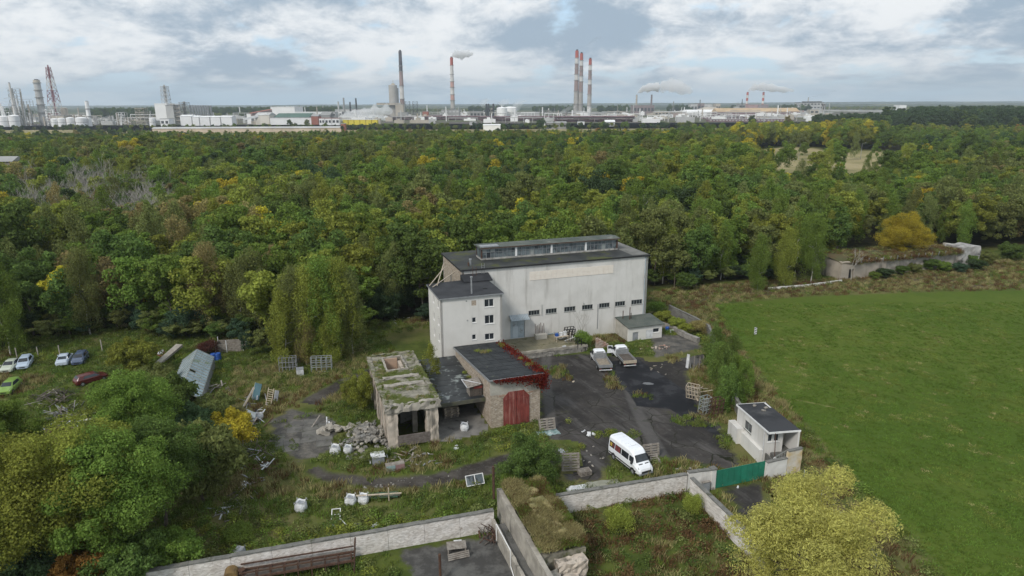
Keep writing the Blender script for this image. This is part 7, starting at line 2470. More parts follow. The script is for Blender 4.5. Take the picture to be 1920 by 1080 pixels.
for s in (-1, 1):
    sidew(s, 1.05, 1.75, 1.35, 1.95, M_glass, 'side_window')
    w1 = sidew(s, -.35, .90, 1.30, 1.98, M_glass, 'side_window')
    w2 = sidew(s, -1.55, -.45, 1.30, 1.98, M_glass, 'side_window')
    w3 = sidew(s, -2.6, -1.65, 1.30, 1.98, M_glass, 'side_window')
    for (a, b_, z0, z1, m_) in ((-1.5, -.6, 1.36, 1.92, RED), (-2.5, -2.1, 1.45, 1.85, YEL), (-2.0, -1.75, 1.4, 1.85, RED)):
        def xx(z): return 1.0 - (1.0 - .875) * (z - 1.2) / 1.14
        pts = [(s * (xx(z0) + .018), b_, z0), (s * (xx(z0) + .018), a, z0), (s * (xx(z1) + .018), a, z1), (s * (xx(z1) + .018), b_, z1)]
        vquad(van, 'printed_film', pts if s < 0 else pts[::-1], m_, .004)
    for yy_ in (1.75, -1.75):
        wheel(van, s * .90, yy_, .36, .22)
        MB().tube((s * .985, yy_, .38), (s * 1.002, yy_, .38), .44, n=18).build('wheel_arch', M_black, van)
    MB().box(s * 1.14 - .09, s * 1.14 + .09, 1.62, 1.76, 1.25, 1.62).build('mirror', M_black, van)
    vquad(van, 'headlight', [(s * .50, 2.72, .92), (s * .84, 2.60, .92), (s * .84, 2.45, 1.12), (s * .55, 2.62, 1.10)][::s], M_galv)
    MB().box(s * 1.0 - .012, s * 1.0 + .012, -2.7, 2.3, .55, .70).build('side_moulding', M_black, van)
    MB().box(s * .985 - .015, s * .985 + .015, -1.3, 1.2, .28, .36).build('side_step', M_black, van)
    vquad(van, 'bonnet_vent', [(s * .15, 2.38, 1.312), (s * .62, 2.36, 1.30), (s * .62, 2.27, 1.342), (s * .15, 2.28, 1.352)][::-s], M_black)
MB().box(-.6, .6, 2.83, 2.88, .55, .74).build('grille', M_black, van)
MB().box(-.86, .86, 2.72, 2.86, .32, .52).build('bumper', M_greyplas, van)
for k in range(5):
    MB().box(-.62, .62, -2.4 + k * .7, -2.32 + k * .7, 2.565, 2.58).build('roof_rib', VW, van)
MB().box(-.3, .3, -.2, .5, 2.57, 2.64).build('roof_hatch', VW, van)
MB().box(-.78, .78, -2.87, -2.855, 1.35, 2.05).build('rear_window', M_glass, van)


def pickup(x, y, rz, label, door=False, load=False, worn=False):
    root = empty('flatbed_truck', (x, y, 0), rz, label, 'truck', 'white flatbed trucks')
    st = [(.55, vr(.92, .5, 1.2, .80, 2.02, .10)), (.75, vr(.94, .5, 1.2, .82, 2.10, .10)), (1.6, vr(.94, .5, 1.2, .80, 2.08, .10)), (1.95, vr(.94, .5, 1.2, .76, 1.88, .10)), (2.5, vr(.94, .45, 1.1, .78, 1.28, .06)), (3.05, vr(.9, .45, .9, .70, 1.08, .06)), (3.2, vr(.8, .45, .7, .6, .85, .06))]
    loft(st).build('cab', VW, root)
    vquad(root, 'windscreen', [(-.78, 2.46, 1.30), (.78, 2.46, 1.30), (.66, 1.98, 1.86), (-.66, 1.98, 1.86)], M_glass, .014)
    for k in range(2):
        MB().box(-.55, .55, .515, .545, 1.62 + k * .2, 1.72 + k * .2).build('rear_window_slot', M_glass, root)
    for s in (-1, 1):
        pts = [(s * .945, 2.25, 1.22), (s * .945, 1.0, 1.22), (s * .84, 1.0, 1.85), (s * .84, 1.9, 1.82)]
        vquad(root, 'side_window', pts if s < 0 else pts[::-1], M_glass)
        MB().box(s * 1.08 - .08, s * 1.08 + .08, 2.1, 2.22, 1.2, 1.5).build('mirror', M_black, root)
        for yy_, w_ in ((2.45, .22), (-1.55, .3)):
            wheel(root, s * .82, yy_, .35, w_)
        MB().box(s * 1.0 - .03, s * 1.0 + .03, -3.1, .42, .92, 1.26).build('side_board', M_galv, root)
        MB().box(s * .45 - .05, s * .45 + .05, -3.0, 2.6, .45, .62).build('chassis_rail', M_black, root)
    MB().box(-.97, .97, -3.1, .42, .82, .915).build('load_bed', M_darkwood if not worn else M_wood, root)
    MB().box(-1.03, 1.03, -3.17, -3.105, .80, 1.26).build('tailboard', M_palewood if not worn else M_galv, root)
    MB().box(-1.0, 1.0, .425, .48, .92, 1.75).build('headboard', M_galv, root)
    if worn:
        for k in range(5):
            MB().box(.82, 1.0, .35, .40, 1.3 + k * .12, 1.36 + k * .12).build('headboard_slat', M_galv, root)
    MB().box(-.95, .95, -3.22, -3.175, .42, .55).build('bumper', M_whiteplas, root)
    for s in (-1, 1):
        MB().box(s * .78 - .12, s * .78 + .12, -3.21, -3.176, .58, .70).build('tail_light', M_redpaint, root)
    if load:
        roughbox(MB(), -.8, .8, -2.8, -.2, .92, 1.0, .3, .05).build('load', M_track if False else mat('gravel_load', (.2, .17, .13), (.28, .24, .19), 3, .95), root)
    if door:
        d = MB().box(-1.75, -.95, 2.28, 2.34, .55, 1.75).build('door', VW, root)
        MB().box(-1.65, -1.1, 2.27, 2.35, 1.25, 1.68).build('door_window', M_glass, d)
    return root


a, b_ = P(1137, 699), P(1117, 668)
pickup((a[0] + b_[0]) / 2 - .1, (a[1] + b_[1]) / 2 - .3, head(1137, 699, 1117, 668), 'white flatbed truck on the left, rubble dust on its bed', False, True, True)
a, b_ = P(1181, 689), P(1157, 663)
pickup((a[0] + b_[0]) / 2 - .1, (a[1] + b_[1]) / 2 - .2, head(1181, 689, 1157, 663), 'white flatbed truck on the right with its left cab door open', True)

# ================================================================ SMALL THINGS
def place(u, v, z=0.0):
    return (*P(u, v, z), z)


# glasshouse
gA = Vector((*P(388, 745, 0), 0))
gl = empty('glasshouse', place(385, 742), math.radians(17), 'long glass-roofed greenhouse frame, lower end hidden by bushes', 'greenhouse')
ga = math.radians(0)
GL_W, GL_L = 4.2, 15.5
M_gglass = mat('whitened_glass', (.36, .46, .51), (.25, .33, .37), .8, .3, c3=(.16, .22, .09), s3=.35, t3=(.56, .66), spec=.5)
gl.location = (-42.0, 80.2, 0)
for s, nm in ((-1, 'left'), (1, 'right')):
    MB().box(s * GL_W / 2 - .06, s * GL_W / 2 + .06, 0, GL_L, 0, 1.5).build('side_wall', M_greyplas, gl)
ns = 16
rf_ = MB()
for k in range(ns + 1):
    y = GL_L * k / ns
    for s in (-1, 1):
        rf_.bar((s * (GL_W / 2 + .1), y, 1.60), (0, y, 3.12), .11)
rf_.bar((0, 0, 3.02), (0, GL_L, 3.02), .09).bar((-GL_W / 2, 0, 1.53), (-GL_W / 2, GL_L, 1.53), .08).bar((GL_W / 2, 0, 1.53), (GL_W / 2, GL_L, 1.53), .08)
fr0 = rf_.build('roof_frame', M_greyframe, gl)
for k in range(ns):
    for s in (-1, 1):
        for j in range(3):
            if RN.random() < .02:
                continue
            f0, f1 = j / 3, (j + 1) / 3
            y0, y1 = GL_L * k / ns + .05, GL_L * (k + 1) / ns - .05
            pts = [(s * GL_W / 2 * (1 - f0), y0, 1.60 + 1.45 * f0), (s * GL_W / 2 * (1 - f0), y1, 1.60 + 1.45 * f0), (s * GL_W / 2 * (1 - f1) + s * .02, y1, 1.60 + 1.45 * f1 - .02), (s * GL_W / 2 * (1 - f1) + s * .02, y0, 1.60 + 1.45 * f1 - .02)]
            vquad(fr0, 'pane', pts if s > 0 else pts[::-1], M_gglass, .008)
for k, dz in enumerate((0, .45, .9)):
    MB().bar((GL_W / 2 + .05, -1.1 - k * .3, .1 + dz), (GL_W / 2 - .2, 1.6 - k * .3, 1.3 + dz * .3), .08).build('prop', M_whiteplas, gl)

# two blue barrels
for i, (u, v) in enumerate(((401, 676), (409.5, 675))):
    b = MB().lathe([(.27, 0), (.30, .05), (.30, .28), (.315, .3), (.30, .32), (.30, .58), (.315, .6), (.30, .62), (.29, .86), (.27, .9)], 14)
    o = b.build('barrel', M_blue, None, place(u, v))
    o.scale = (1.5, 1.5, 1.25)
    tag(o, ['blue plastic barrel touching the glasshouse end', 'blue plastic barrel, the right one beside the glasshouse'][i], 'barrel')

# open timber crate frame
cr = empty('timber_crate', place(434, 656), math.radians(8), 'open-topped box of grey boards with white posts at the wood edge', 'crate')
W2, D2, H2 = 4.2, 2.0, 1.5
for k in range(5):
    MB().box(-W2 / 2, W2 / 2, -D2 / 2 - .03, -D2 / 2 + .03, .05 + k * .28, .29 + k * .28).build('board', M_wood, cr)
    MB().box(-W2 / 2, W2 / 2, D2 / 2 - .03, D2 / 2 + .03, .05 + k * .28, .29 + k * .28).build('board', M_wood, cr)
    MB().box(-W2 / 2 - .03, -W2 / 2 + .03, -D2 / 2 + .04, D2 / 2 - .04, .05 + k * .28, .29 + k * .28).build('board', M_wood, cr)
for (x, y) in ((-W2 / 2, -D2 / 2 - .08), (-.4, -D2 / 2 - .08), (W2 / 2, -D2 / 2 - .08), (-W2 / 2 - .08, D2 / 2), (W2 / 2, D2 / 2)):
    MB().box(x - .05, x + .05, y - .05, y + .05, 0, 2.0).build('post', M_whiteplas, cr)

# fence posts behind the cars
for i, (u, v) in enumerate(((33, 674), (73, 672), (113, 669), (192, 658), (-8, 682))):
    o = MB().bar((0, 0, 0), (U(-.06, .06), 0, 1.9), .12).build('fence_post', M_conc, None, place(u, v))
    tag(o, ['white concrete fence post behind the two left cars', 'white concrete fence post alone between the car pairs', 'white concrete fence post left of the silver car', 'white concrete fence post right of the dark blue car', 'white concrete fence post at the left picture edge'][i], 'post')
o = MB().tube((0, 0, 0), (0, 0, 3.4), .09, n=8).box(-.14, .14, -.14, .14, 2.6, 3.5).build('pole', M_rust, None, place(2, 730))
tag(o, 'rusty topped pole at the left edge above the lime green car', 'pole')
# concrete slab and red white panel
sb = MB().prism([(-.45, -2.6), (.45, -2.6), (.75, 2.6), (-.4, 2.6)], [0, 0, 1.2, 1.2], [.3, .3, 1.6, 1.6]).build('concrete_slab', M_conc, None, place(316, 674), math.radians(-12))
tag(sb, 'long grey concrete slab propped up left of the glasshouse', 'slab')
sb = empty('scrap_boat', place(302, 668), math.radians(20), 'upturned red and white scrap hull beside the grey slab', 'scrap')
loft([(-1.2, [(.1, 0), (.3, .1), (.3, .3), (.05, .42)]), (-.4, [(.4, 0), (.6, .15), (.5, .5), (.1, .62)]), (.8, [(.4, 0), (.62, .15), (.5, .5), (.1, .62)]), (1.5, [(.1, 0), (.2, .1), (.2, .3), (.05, .38)])]).build('hull', M_redpaint, sb)
MB().box(-.35, .35, -.8, 1.1, .62, .68).build('keel_board', M_whiteplas, sb)


def big_bag(u, v, sc, label, m_=None, open_=True, fill=None, z=0.0, rz=0.0):
    """sagging woven bulk bag with handles"""
    rg = random.Random(int(u * 7 + v))
    root = empty('bulk_bag', place(u, v, z), rz, label, 'bag')
    vs, fs = [], []
    n, lv = 20, 9
    for j in range(lv + 1):
        f = j / lv
        for i in range(n):
            t = 2 * math.pi * i / n
            sq = 1 / max(abs(math.cos(t)), abs(math.sin(t))) ** .45
            r = (.48 + .10 * math.sin(math.pi * min(1, f * 1.15))) * sq * (1 + .05 * math.sin(5 * t + f * 4) + rg.uniform(-.03, .03))
            if f > .85:
                r *= .93
            vs.append((r * math.cos(t), r * math.sin(t), .95 * f + .05 * math.sin(3 * t + 1) * f))
    for j in range(lv):
        for i in range(n):
            a, b2 = j * n + i, j * n + (i + 1) % n
            fs.append((a, b2, b2 + n, a + n))
    fs.append(tuple(range(n - 1, -1, -1)))
    k = len(vs)
    vs += [(v_[0] * .72, v_[1] * .72, v_[2] - .12) for v_ in vs[lv * n:(lv + 1) * n]]
    for i in range(n):
        a, b2 = lv * n + i, lv * n + (i + 1) % n
        fs.append((a, b2, k + (i + 1) % n, k + i))
    MB().add(vs, fs).build('sack', m_ or M_whiteplas, root)
    MB().add([(v_[0] * .99, v_[1] * .99, v_[2] + .01) for v_ in vs[k:]], [tuple(range(n))]).build('contents', fill or M_greyplas, root)
    for q in range(4):
        t = math.pi / 4 + q * math.pi / 2
        c = Vector((.62 * math.cos(t), .62 * math.sin(t), .85))
        MB().tube(c + Vector((-.08, 0, 0)), c + Vector((-.03, 0, .22)), .02, n=5).tube(c + Vector((-.03, 0, .22)), c + Vector((.08, 0, 0)), .02, n=5).build('handle', m_ or M_whiteplas, root)
    root.scale = (sc, sc, sc)
    return root


big_bag(629, 850, 1.0, 'white bulk bag with grey contents left of the rubble heap, the bigger one', fill=M_greyplas)
big_bag(653, 848, .85, 'round open white bulk bag just right of the bigger one by the rubble heap')
big_bag(565, 956, 1.0, 'single upright white bulk bag standing alone on the rough grass')
big_bag(658, 945, .95, 'left one of the two white bulk bags by the plank in the grass')
big_bag(682, 942, .9, 'right one of the two white bulk bags by the plank in the grass')
big_bag(871, 806, .9, 'slumped white sack on the floor of the open bay', None)
big_bag(486, 786, .9, 'white bag slung among the leaning scrap frames')
big_bag(451, 1042, .8, 'greyish white bag behind the left part of the white wall', M_greyplas)
ib = empty('covered_container', place(709, 868), TH, 'grey crate-like container under a white plastic cover', 'container')
MB().box(-.65, .65, -.5, .5, 0, .95).build('box', M_greyplas, ib)
roughbox(MB(), -.72, .72, -.57, .57, .96, 1.15, .25, .08).build('cover', M_whiteplas, ib)
ib = empty('metal_cabinet', place(741, 880), TH, 'low cabinet with pale blue and dusty pink doors left in the weeds', 'cabinet')
MB().box(-1.0, 1.0, -.35, .35, 0, .72).build('body', M_wood, ib)
MB().box(-.97, -.02, -.39, -.352, .05, .68).build('door', mat('pale_teal', (.30, .40, .40), (.25, .34, .34), 2, .7), ib)
MB().box(.02, .97, -.39, -.352, .05, .68).build('door', mat('dusty_rose', (.30, .19, .18), (.24, .15, .15), 2, .7), ib)


def pallet_mb(L_=1.2, W_=.8, rows=5):
    parts = []
    for k in range(rows):
        y = -W_ / 2 + (W_ - .1) * k / (rows - 1)
        parts.append(('top_slat', MB().box(-L_ / 2, L_ / 2, y, y + .1, .12, .142)))
        if k % 2 == 0:
            parts.append(('bottom_slat', MB().box(-L_ / 2, L_ / 2, y, y + .1, 0, .02)))
    for x in (-L_ / 2, -.07, L_ / 2 - .14):
        parts.append(('bearer', MB().box(x, x + .14, -W_ / 2, W_ / 2, .022, .118)))
    return parts


PAL = [(n, mb.mesh(n, M_wood)) for n, mb in pallet_mb()]


def pallet(loc, rot, label, sc=1.0, m_=None, group=None):
    root = empty('pallet', loc, 0, label, 'pallet', group)
    root.rotation_euler = rot
    root.scale = (sc, sc, sc)
    for n, me in PAL:
        o = bpy.data.objects.new(n, me)
        COL.objects.link(o)
        o.parent = root
        if m_:
            o.material_slots[0].link = 'OBJECT'
            o.material_slots[0].material = m_
    return root


lx, ly = PL(862, 775)
for k in range(8):
    X, Y = G(17.6 + .05 * (k % 3), 77.2)
    pallet((X, Y, .03 + k * .16), (0, U(-.02, .02), TH + U(-.06, .06)), 'wooden pallet in the tall stack under the black link roof', 1.5, RN.choice((M_wood, M_palewood)), 'stack of pallets in the open bay')
pallet((*P(1219, 864), .06), (math.radians(18), 0, math.radians(12)), 'grey slatted pallet propped behind the white van', 1.7, M_wood)
pallet((*P(1219, 856), .9), (math.radians(80), 0, math.radians(14)), 'upright slatted pallet behind the white van', 1.6, M_wood)
pallet((*P(1025, 806), .8), (math.radians(72), 0, math.radians(15)), 'pale slatted pallet leaning near the red garage doors', 1.7, M_wood)
for k in range(3):
    pallet((*P(1096, 889), .02 + k * .17), (0, 0, TH + U(-.1, .1)), 'small pallet in the low stack right of the willow bush', 1.1, M_wood, 'low pallet stack by the willow bush')
for k in range(2):
    pallet((*P(1069, 885 - k * 6), .9 + k * .3), (math.radians(74), 0, math.radians(5)), 'pallet standing upright against the willow bush, %s' % ('front one' if k == 0 else 'rear one'), 1.6, M_wood)
sh_ = empty('tarp', place(1028, 812), TH, 'crumpled green-blue glass sheet lying on the yard by the leaning pallet', 'sheet')
roughbox(MB(), -1.3, 1.3, -.7, .7, .02, .07, .25, .09).build('sheet', mat('crumpled_film', (.28, .38, .37), (.16, .24, .24), 1.5, .25, c3=(.5, .52, .52), s3=1.2), sh_)

# window frames lying about
wf = empty('window_frame', (*P(892, 914), .35), math.radians(22), 'white two-light window frame propped up in the grass', 'window frame')
q = MB()
for x in (-.95, -.02, .88):
    q.box(x, x + .07, -.04, .04, 0, .95)
q.box(-.95, .95, -.04, .04, -.07, 0).box(-.95, .95, -.04, .04, .95, 1.02)
q.build('frame', M_whiteframe, wf)
for x in (-.88, .05):
    MB().box(x, x + .83, -.008, .008, .002, .948).build('pane', M_glassdirty, wf)
wf.rotation_euler = (math.radians(-35), 0, math.radians(20))
wf2 = empty('window_frame', (*P(630, 968), .15), 0, 'small rusty-white window frame lying in the rough grass below the bulk bags', 'window frame')
q = MB()
for x in (-.42, .36):
    q.box(x, x + .07, -.7, .7, 0, .06)
for y in (-.7, 0, .64):
    q.box(-.34, .35, y, y + .06, 0, .05)
q.build('frame', M_whiteframe, wf2)
wf2.rotation_euler = (math.radians(20), 0, math.radians(10))
pk = empty('plank_trestle', (*P(715, 940), .5), math.radians(6), 'long pale plank on trestle posts beside the bulk bags', 'planks')
MB().box(-2.4, 2.0, -.08, .08, .25, .33).build('plank', M_palewood, pk)
MB().box(.7, .8, -.06, .06, -.5, .95).build('post', M_palewood, pk)
MB().box(-1.2, 1.8, .5, .58, -.3, -.22).build('plank', M_wood, pk)
MB().box(-1.9, 1.6, .2, 1.3, -.28, -.25).build('net', mat('green_net', (.04, .10, .06), (.06, .08, .04), 2, .9), pk)
# sheets and slab behind the wall
sw_ = empty('white_sheets', (*P(1085, 919), .1), math.radians(14), 'bent white plastic sheets lying against the wall', 'sheets')
for k in range(3):
    roughbox(MB(), -1.4 + k * .2, 1.0 + k * .15, -.45 + k * .12, .25 + k * .12, k * .07, k * .07 + .03, .4, .05).build('sheet', M_whiteplas, sw_)
cs = roughbox(MB(), -1.8, 1.8, -.6, .6, 0, .25, .5, .05).build('concrete_slab', mat('pale_slab', (.30, .30, .25), (.22, .22, .17), 1, .95), None, (*P(1130, 911), 0.02), math.radians(14))
tag(cs, 'pale concrete slab lying along the wall left of the van', 'slab')
pud = MB().prism([(0, 0), (.8, -.15), (1.5, .1), (1.6, .45), (.9, .8), (.2, .6)], .001, .006).build('puddle', mat('water', (.02, .025, .03), (.03, .035, .04), 1, .03, spec=1.0), None, (*P(1204, 720), .020), math.radians(-15))
tag(pud, kind='structure')

# debris piles: boards and sheets that can be told apart
DM = dict(w=M_whiteplas, g=M_greyplas, b=M_wood, d=M_darkwood, p=M_palewood, r=M_rust, s=M_stone, t=mat('teal_scrap', (.16, .34, .38), (.12, .26, .30), 2, .6), c=M_conc)


def pile(u, v, label, n, rad, mats_, lens=(1.0, 2.6), lean=.25, hgt=.5, seed=0, name='scrap_pile', wid=(.05, .19), z=0.0, cat='scrap pile'):
    rg = random.Random(seed + int(u * 13 + v * 7))
    root = empty(name, place(u, v, z), rg.uniform(0, 6), label, cat)
    for k in range(n):
        L_ = rg.uniform(*lens)
        w_ = rg.uniform(*wid)
        a = rg.uniform(0, math.pi)
        x, y = rg.gauss(0, rad * .5), rg.gauss(0, rad * .5)
        z0 = rg.uniform(0, hgt) * max(0, 1 - math.hypot(x, y) / rad / 1.6) + .03
        t = rg.uniform(-lean, lean)
        d = Vector((math.cos(a) * math.cos(t), math.sin(a) * math.cos(t), math.sin(t))) * L_ / 2
        z1 = max(z0, abs(d.z) + .02)
        MB().bar(Vector((x, y, z1)) - d, Vector((x, y, z1)) + d, w_, rg.uniform(.02, .05)).build('board', DM[rg.choice(mats_)], root)
    return root


def chunks(u, v, label, n, rx, ry, h_, seed, m_=None, sz=(.12, .4), name='rubble_heap', cat='rubble'):
    rg = random.Random(seed)
    root = empty(name, place(u, v), TH, label, cat)
    for k in range(n):
        x, y = rg.gauss(0, rx * .5), rg.gauss(0, ry * .5)
        z0 = h_ * max(0, 1 - (x / rx) ** 2 - (y / ry) ** 2) * rg.uniform(.5, 1)
        s_ = rg.uniform(*sz)
        b = MB()
        b.box(-s_, s_, -s_ * rg.uniform(.5, .9), s_ * rg.uniform(.5, .9), -s_ * .5, s_ * .5, rg.uniform(0, 3), (rg.uniform(-.6, .6), rg.uniform(-.6, .6)))
        b.v = [(p[0] + rg.uniform(-.25, .25) * s_, p[1] + rg.uniform(-.25, .25) * s_, p[2] + rg.uniform(-.2, .2) * s_) for p in b.v]
        b.build('stone', m_ or RN.choice((M_stone, M_stone, M_conc, M_greyblock)), root, (x, y, z0 + s_ * .3))
    return root


chunks(693, 826, 'heap of broken grey masonry against the left wall of the concrete ruin', 230, 2.4, 4.2, 1.4, 3, None, (.08, .32))
chunks(655, 832, 'low spill of small sandy rubble at the left foot of the masonry heap', 50, 2.0, 1.6, .4, 4, None, (.06, .2))
chunks(626, 810, 'short row of stacked concrete blocks and slabs beside the track', 16, 1.8, .7, .7, 5, M_conc, (.25, .5), 'block_stack', 'blocks')
chunks(1240, 652, 'small heap of brick-red rubble in front of the annex door', 26, 1.8, .9, .25, 6, MATS['stub_brick'], (.06, .18))
chunks(1085, 652, 'reddish rubble strip along the foot of the loading dock', 30, 3.5, .4, .15, 7, MATS['stub_brick'], (.06, .16))
chunks(1120, 862, 'loose pale stones scattered on the yard left of the van', 22, 4.5, 2.2, .05, 8, None, (.04, .13), 'stones', 'stones')
chunks(1290, 880, 'loose stones in the weeds right of the van', 18, 2.6, .8, .05, 9, None, (.05, .14), 'stones', 'stones')
chunks(1108, 816, 'two pale crumpled lumps on the asphalt between garage and van', 3, .8, .4, .1, 10, M_whiteplas, (.14, .3), 'lumps', 'debris')
chunks(740, 905, 'pale stones scattered over the dirt track', 26, 5, .9, .03, 11, None, (.04, .12), 'stones', 'stones')
PILES = [
    (625, 800, 'broken window sections and boards on top of the block stack beside the track', 10, 1.5, 'wgb', .9), (725, 866, 'tangle of timber and fence sections at the left foot of the ruin front', 22, 1.9, 'bbwpr', .7),
    (775, 858, 'loose rails and boards lying before the ruin front', 14, 1.8, 'bwb', .5), (790, 868, 'small white scraps under the ruin front right pillar', 8, 1.4, 'wgb', .2),
    (470, 760, 'leaning dark frames at the top of the scrap row', 12, 1.2, 'dbg', 1.6), (478, 800, 'stack of rusty and grey frames in the middle of the scrap row', 16, 1.4, 'rdbg', 1.6), (460, 830, 'dark boards at the foot of the golden bush', 14, 1.5, 'ddb', .8),
    (486, 785, 'rusty bundle of bars topped with white film in the scrap row', 18, .9, 'rrwdg', 1.7), (480, 855, 'dark collapsed frames low in the scrap row', 16, 1.2, 'ddgb', 1.1), (440, 870, 'white scrap caught under the golden bush', 8, .9, 'wg', .3),
    (497, 880, 'white and maroon slats leaning at the lower end of the scrap row', 14, .9, 'wwwr', .9), (425, 885, 'scatter of white plastic and boards beside the olive bush', 18, 1.9, 'wwbg', .3),
    (466, 908, 'splintered white boards scattered in the grass below the scrap row', 22, 1.3, 'wwpbg', .15), (450, 935, 'dead branches and grey boards in the grass below the white splinters', 10, 2.0, 'bd', .3), (412, 962, 'small heap of grey scrap left of the upright bulk bag', 12, .9, 'gbw', .3),
    (452, 955, 'long weathered poles lying in the rough grass', 6, 1.5, 'bb', .2), (100, 752, 'large heap of dark timber among the weeds below the parked cars', 80, 2.6, 'dddddb', 1.6), (120, 778, 'pile of grey rubble and boards below the dark timber heap', 45, 2.2, 'gsdd', 1.1),
    (85, 805, 'grey sheet and brown plank at the left end of the scrap', 6, 1.5, 'gr', .5), (140, 790, 'pale scrap beside the grey rubble pile', 14, 1.8, 'wsp', .4), (405, 730, 'twiggy pile of grey sticks right of the glasshouse', 24, 1.8, 'bbd', .7),
    (380, 738, 'grey boards stacked at the corner of the glasshouse', 8, .9, 'gb', .7), (1075, 640, 'stacked racks and rubbish at the right end of the dock', 16, 1.4, 'dgwb', 1.3), (1052, 632, 'grey frames and white boards on the loading dock', 12, 1.5, 'gwdt', 1.1),
    (1092, 655, 'metal rack parts and white canister below the dock end', 10, 1.1, 'gwd', 1.0), (1308, 738, 'pale twisted rack of bars at the yard edge by the firs', 14, 1.1, 'pbp', 1.3), (745, 604, 'white sheet scraps in the clearing left of the office block', 7, 2.2, 'wwg', .2),
    (765, 797, 'dark timber inside the concrete ruin', 6, .8, 'd', .4), (655, 985, 'teal sheet and white scraps in the grass near the long wall', 6, 1.8, 'gtw', .15), (1240, 690, 'scattered twigs and chips at the edge of the fresh asphalt', 8, 2.2, 'bp', .02),
    (790, 735, 'brown leaves and boards wedged behind the link roof', 5, .6, 'dr', .2),
]
for i, (u, v, lab, n, rad, ms, hh) in enumerate(PILES):
    pile(u, v, lab, n, rad, ms, lens=(.2, .6) if hh == .02 else ((.4, 1.2) if hh < .4 else (.7, 2.0)), hgt=hh, seed=i * 5, lean=.7 if hh > .8 else .25, z=1.13 if v < 645 and 1040 < u < 1080 else 0.0)


def rack(u, v, w_, h_, nx_, nz_, label, m_, rz=0.0, tilt=0.0, z=0.0, name='metal_rack'):
    root = empty(name, place(u, v, z), 0, label, 'rack')
    root.rotation_euler = (tilt, 0, rz)
    for s in (0, .8):
        mb = MB()
        for i in range(nx_ + 1):
            x = -w_ / 2 + w_ * i / nx_
            mb.bar((x, s, 0), (x, s, h_), .09)
        for k in range(nz_ + 1):
            mb.bar((-w_ / 2, s, h_ * k / nz_), (w_ / 2, s, h_ * k / nz_), .08)
        mb.build('frame', m_, root)
    mb = MB()
    for k in range(nz_ + 1):
        for x in (-w_ / 2, w_ / 2):
            mb.bar((x, 0, h_ * k / nz_), (x, .8, h_ * k / nz_), .05)
    mb.build('cross_bars', m_, root)
    return root


rack(540, 697, 2.4, 2.2, 5, 3, 'grey slatted metal rack left of the birches', M_galv, .12)
rack(603, 697, 2.9, 2.2, 4, 3, 'wide grey metal rack in front of the birches', M_greyframe, .12)
cb = empty('white_cube_tank', place(563, 702), .3, 'small grey-white cube tank between the two metal racks', 'tank')
MB().box(-.5, .5, -.5, .5, 0, .9).build('tank', M_whiteplas, cb)
MB().box(-.52, .52, -.52, .52, .902, .96).build('lid', M_greyplas, cb)
rack(1324, 776, 1.2, 2.2, 2, 4, 'grey wire rack left of the red frame at the yard edge', M_greyframe, .5, .1)
rack(1345, 782, 1.3, 2.4, 2, 4, 'red steel rack leaning under the firs beside the gatehouse', M_rust, .4, .12)
rack(1298, 748, 1.6, 1.9, 4, 3, 'pale bent wire rack standing at the edge of the yard', M_palewood, -.6, .25)
rack(1068, 632, 1.6, 1.5, 3, 3, 'dark steel shelf unit on the loading dock', M_black, TH, .35, 1.13)
rack(1090, 660, 1.3, 2.2, 2, 3, 'dark rack with white sacks below the dock end', M_black, TH, 0)
for i, (u, v, m_, w_, h_) in enumerate(((466, 796, M_bluegrey, 1.5, 1.7), (478, 752, mat('teal_panel', (.08, .16, .19), (.06, .12, .14), 1, .7), 1.0, 2.4), (503, 760, M_palewood, .8, 2.3), (517, 752, M_greyplas, .5, 1.4), (468, 838, M_wood, 1.6, 1.8), (455, 766, M_palewood, .2, 3.0))):
    o = empty('leaning_panel', place(u, v), 0, ['blue-grey door panel leaning in the scrap row', 'dark teal panel standing upright in the grass', 'pale lattice ladder section standing upright in the grass', 'small grey board standing upright near the track', 'empty wooden window frame leaning below the scrap row', 'long pale pole leaning over the scrap row'][i], 'panel')
    o.rotation_euler = (math.radians(-18), math.radians(8 if i != 5 else 35), math.radians(-25 + i * 9))
    if i in (2, 4):
        q = MB()
        q.box(-w_ / 2, -w_ / 2 + .08, -.03, .03, 0, h_).box(w_ / 2 - .08, w_ / 2, -.03, .03, 0, h_)
        for k in range(8 if i == 2 else 2):
            z = h_ * (k / 8 if i == 2 else k * .95)
            q.box(-w_ / 2 + .08, w_ / 2 - .08, -.02, .02, z, z + .07)
        q.build('frame', m_, o)
    else:
        MB().box(-w_ / 2, w_ / 2, -.03, .03, 0, h_).build('panel', m_, o)
        MB().box(-w_ / 2 - .03, -w_ / 2 - .001, -.05, .05, -.02, h_ + .02).build('edge', M_whiteplas, o)
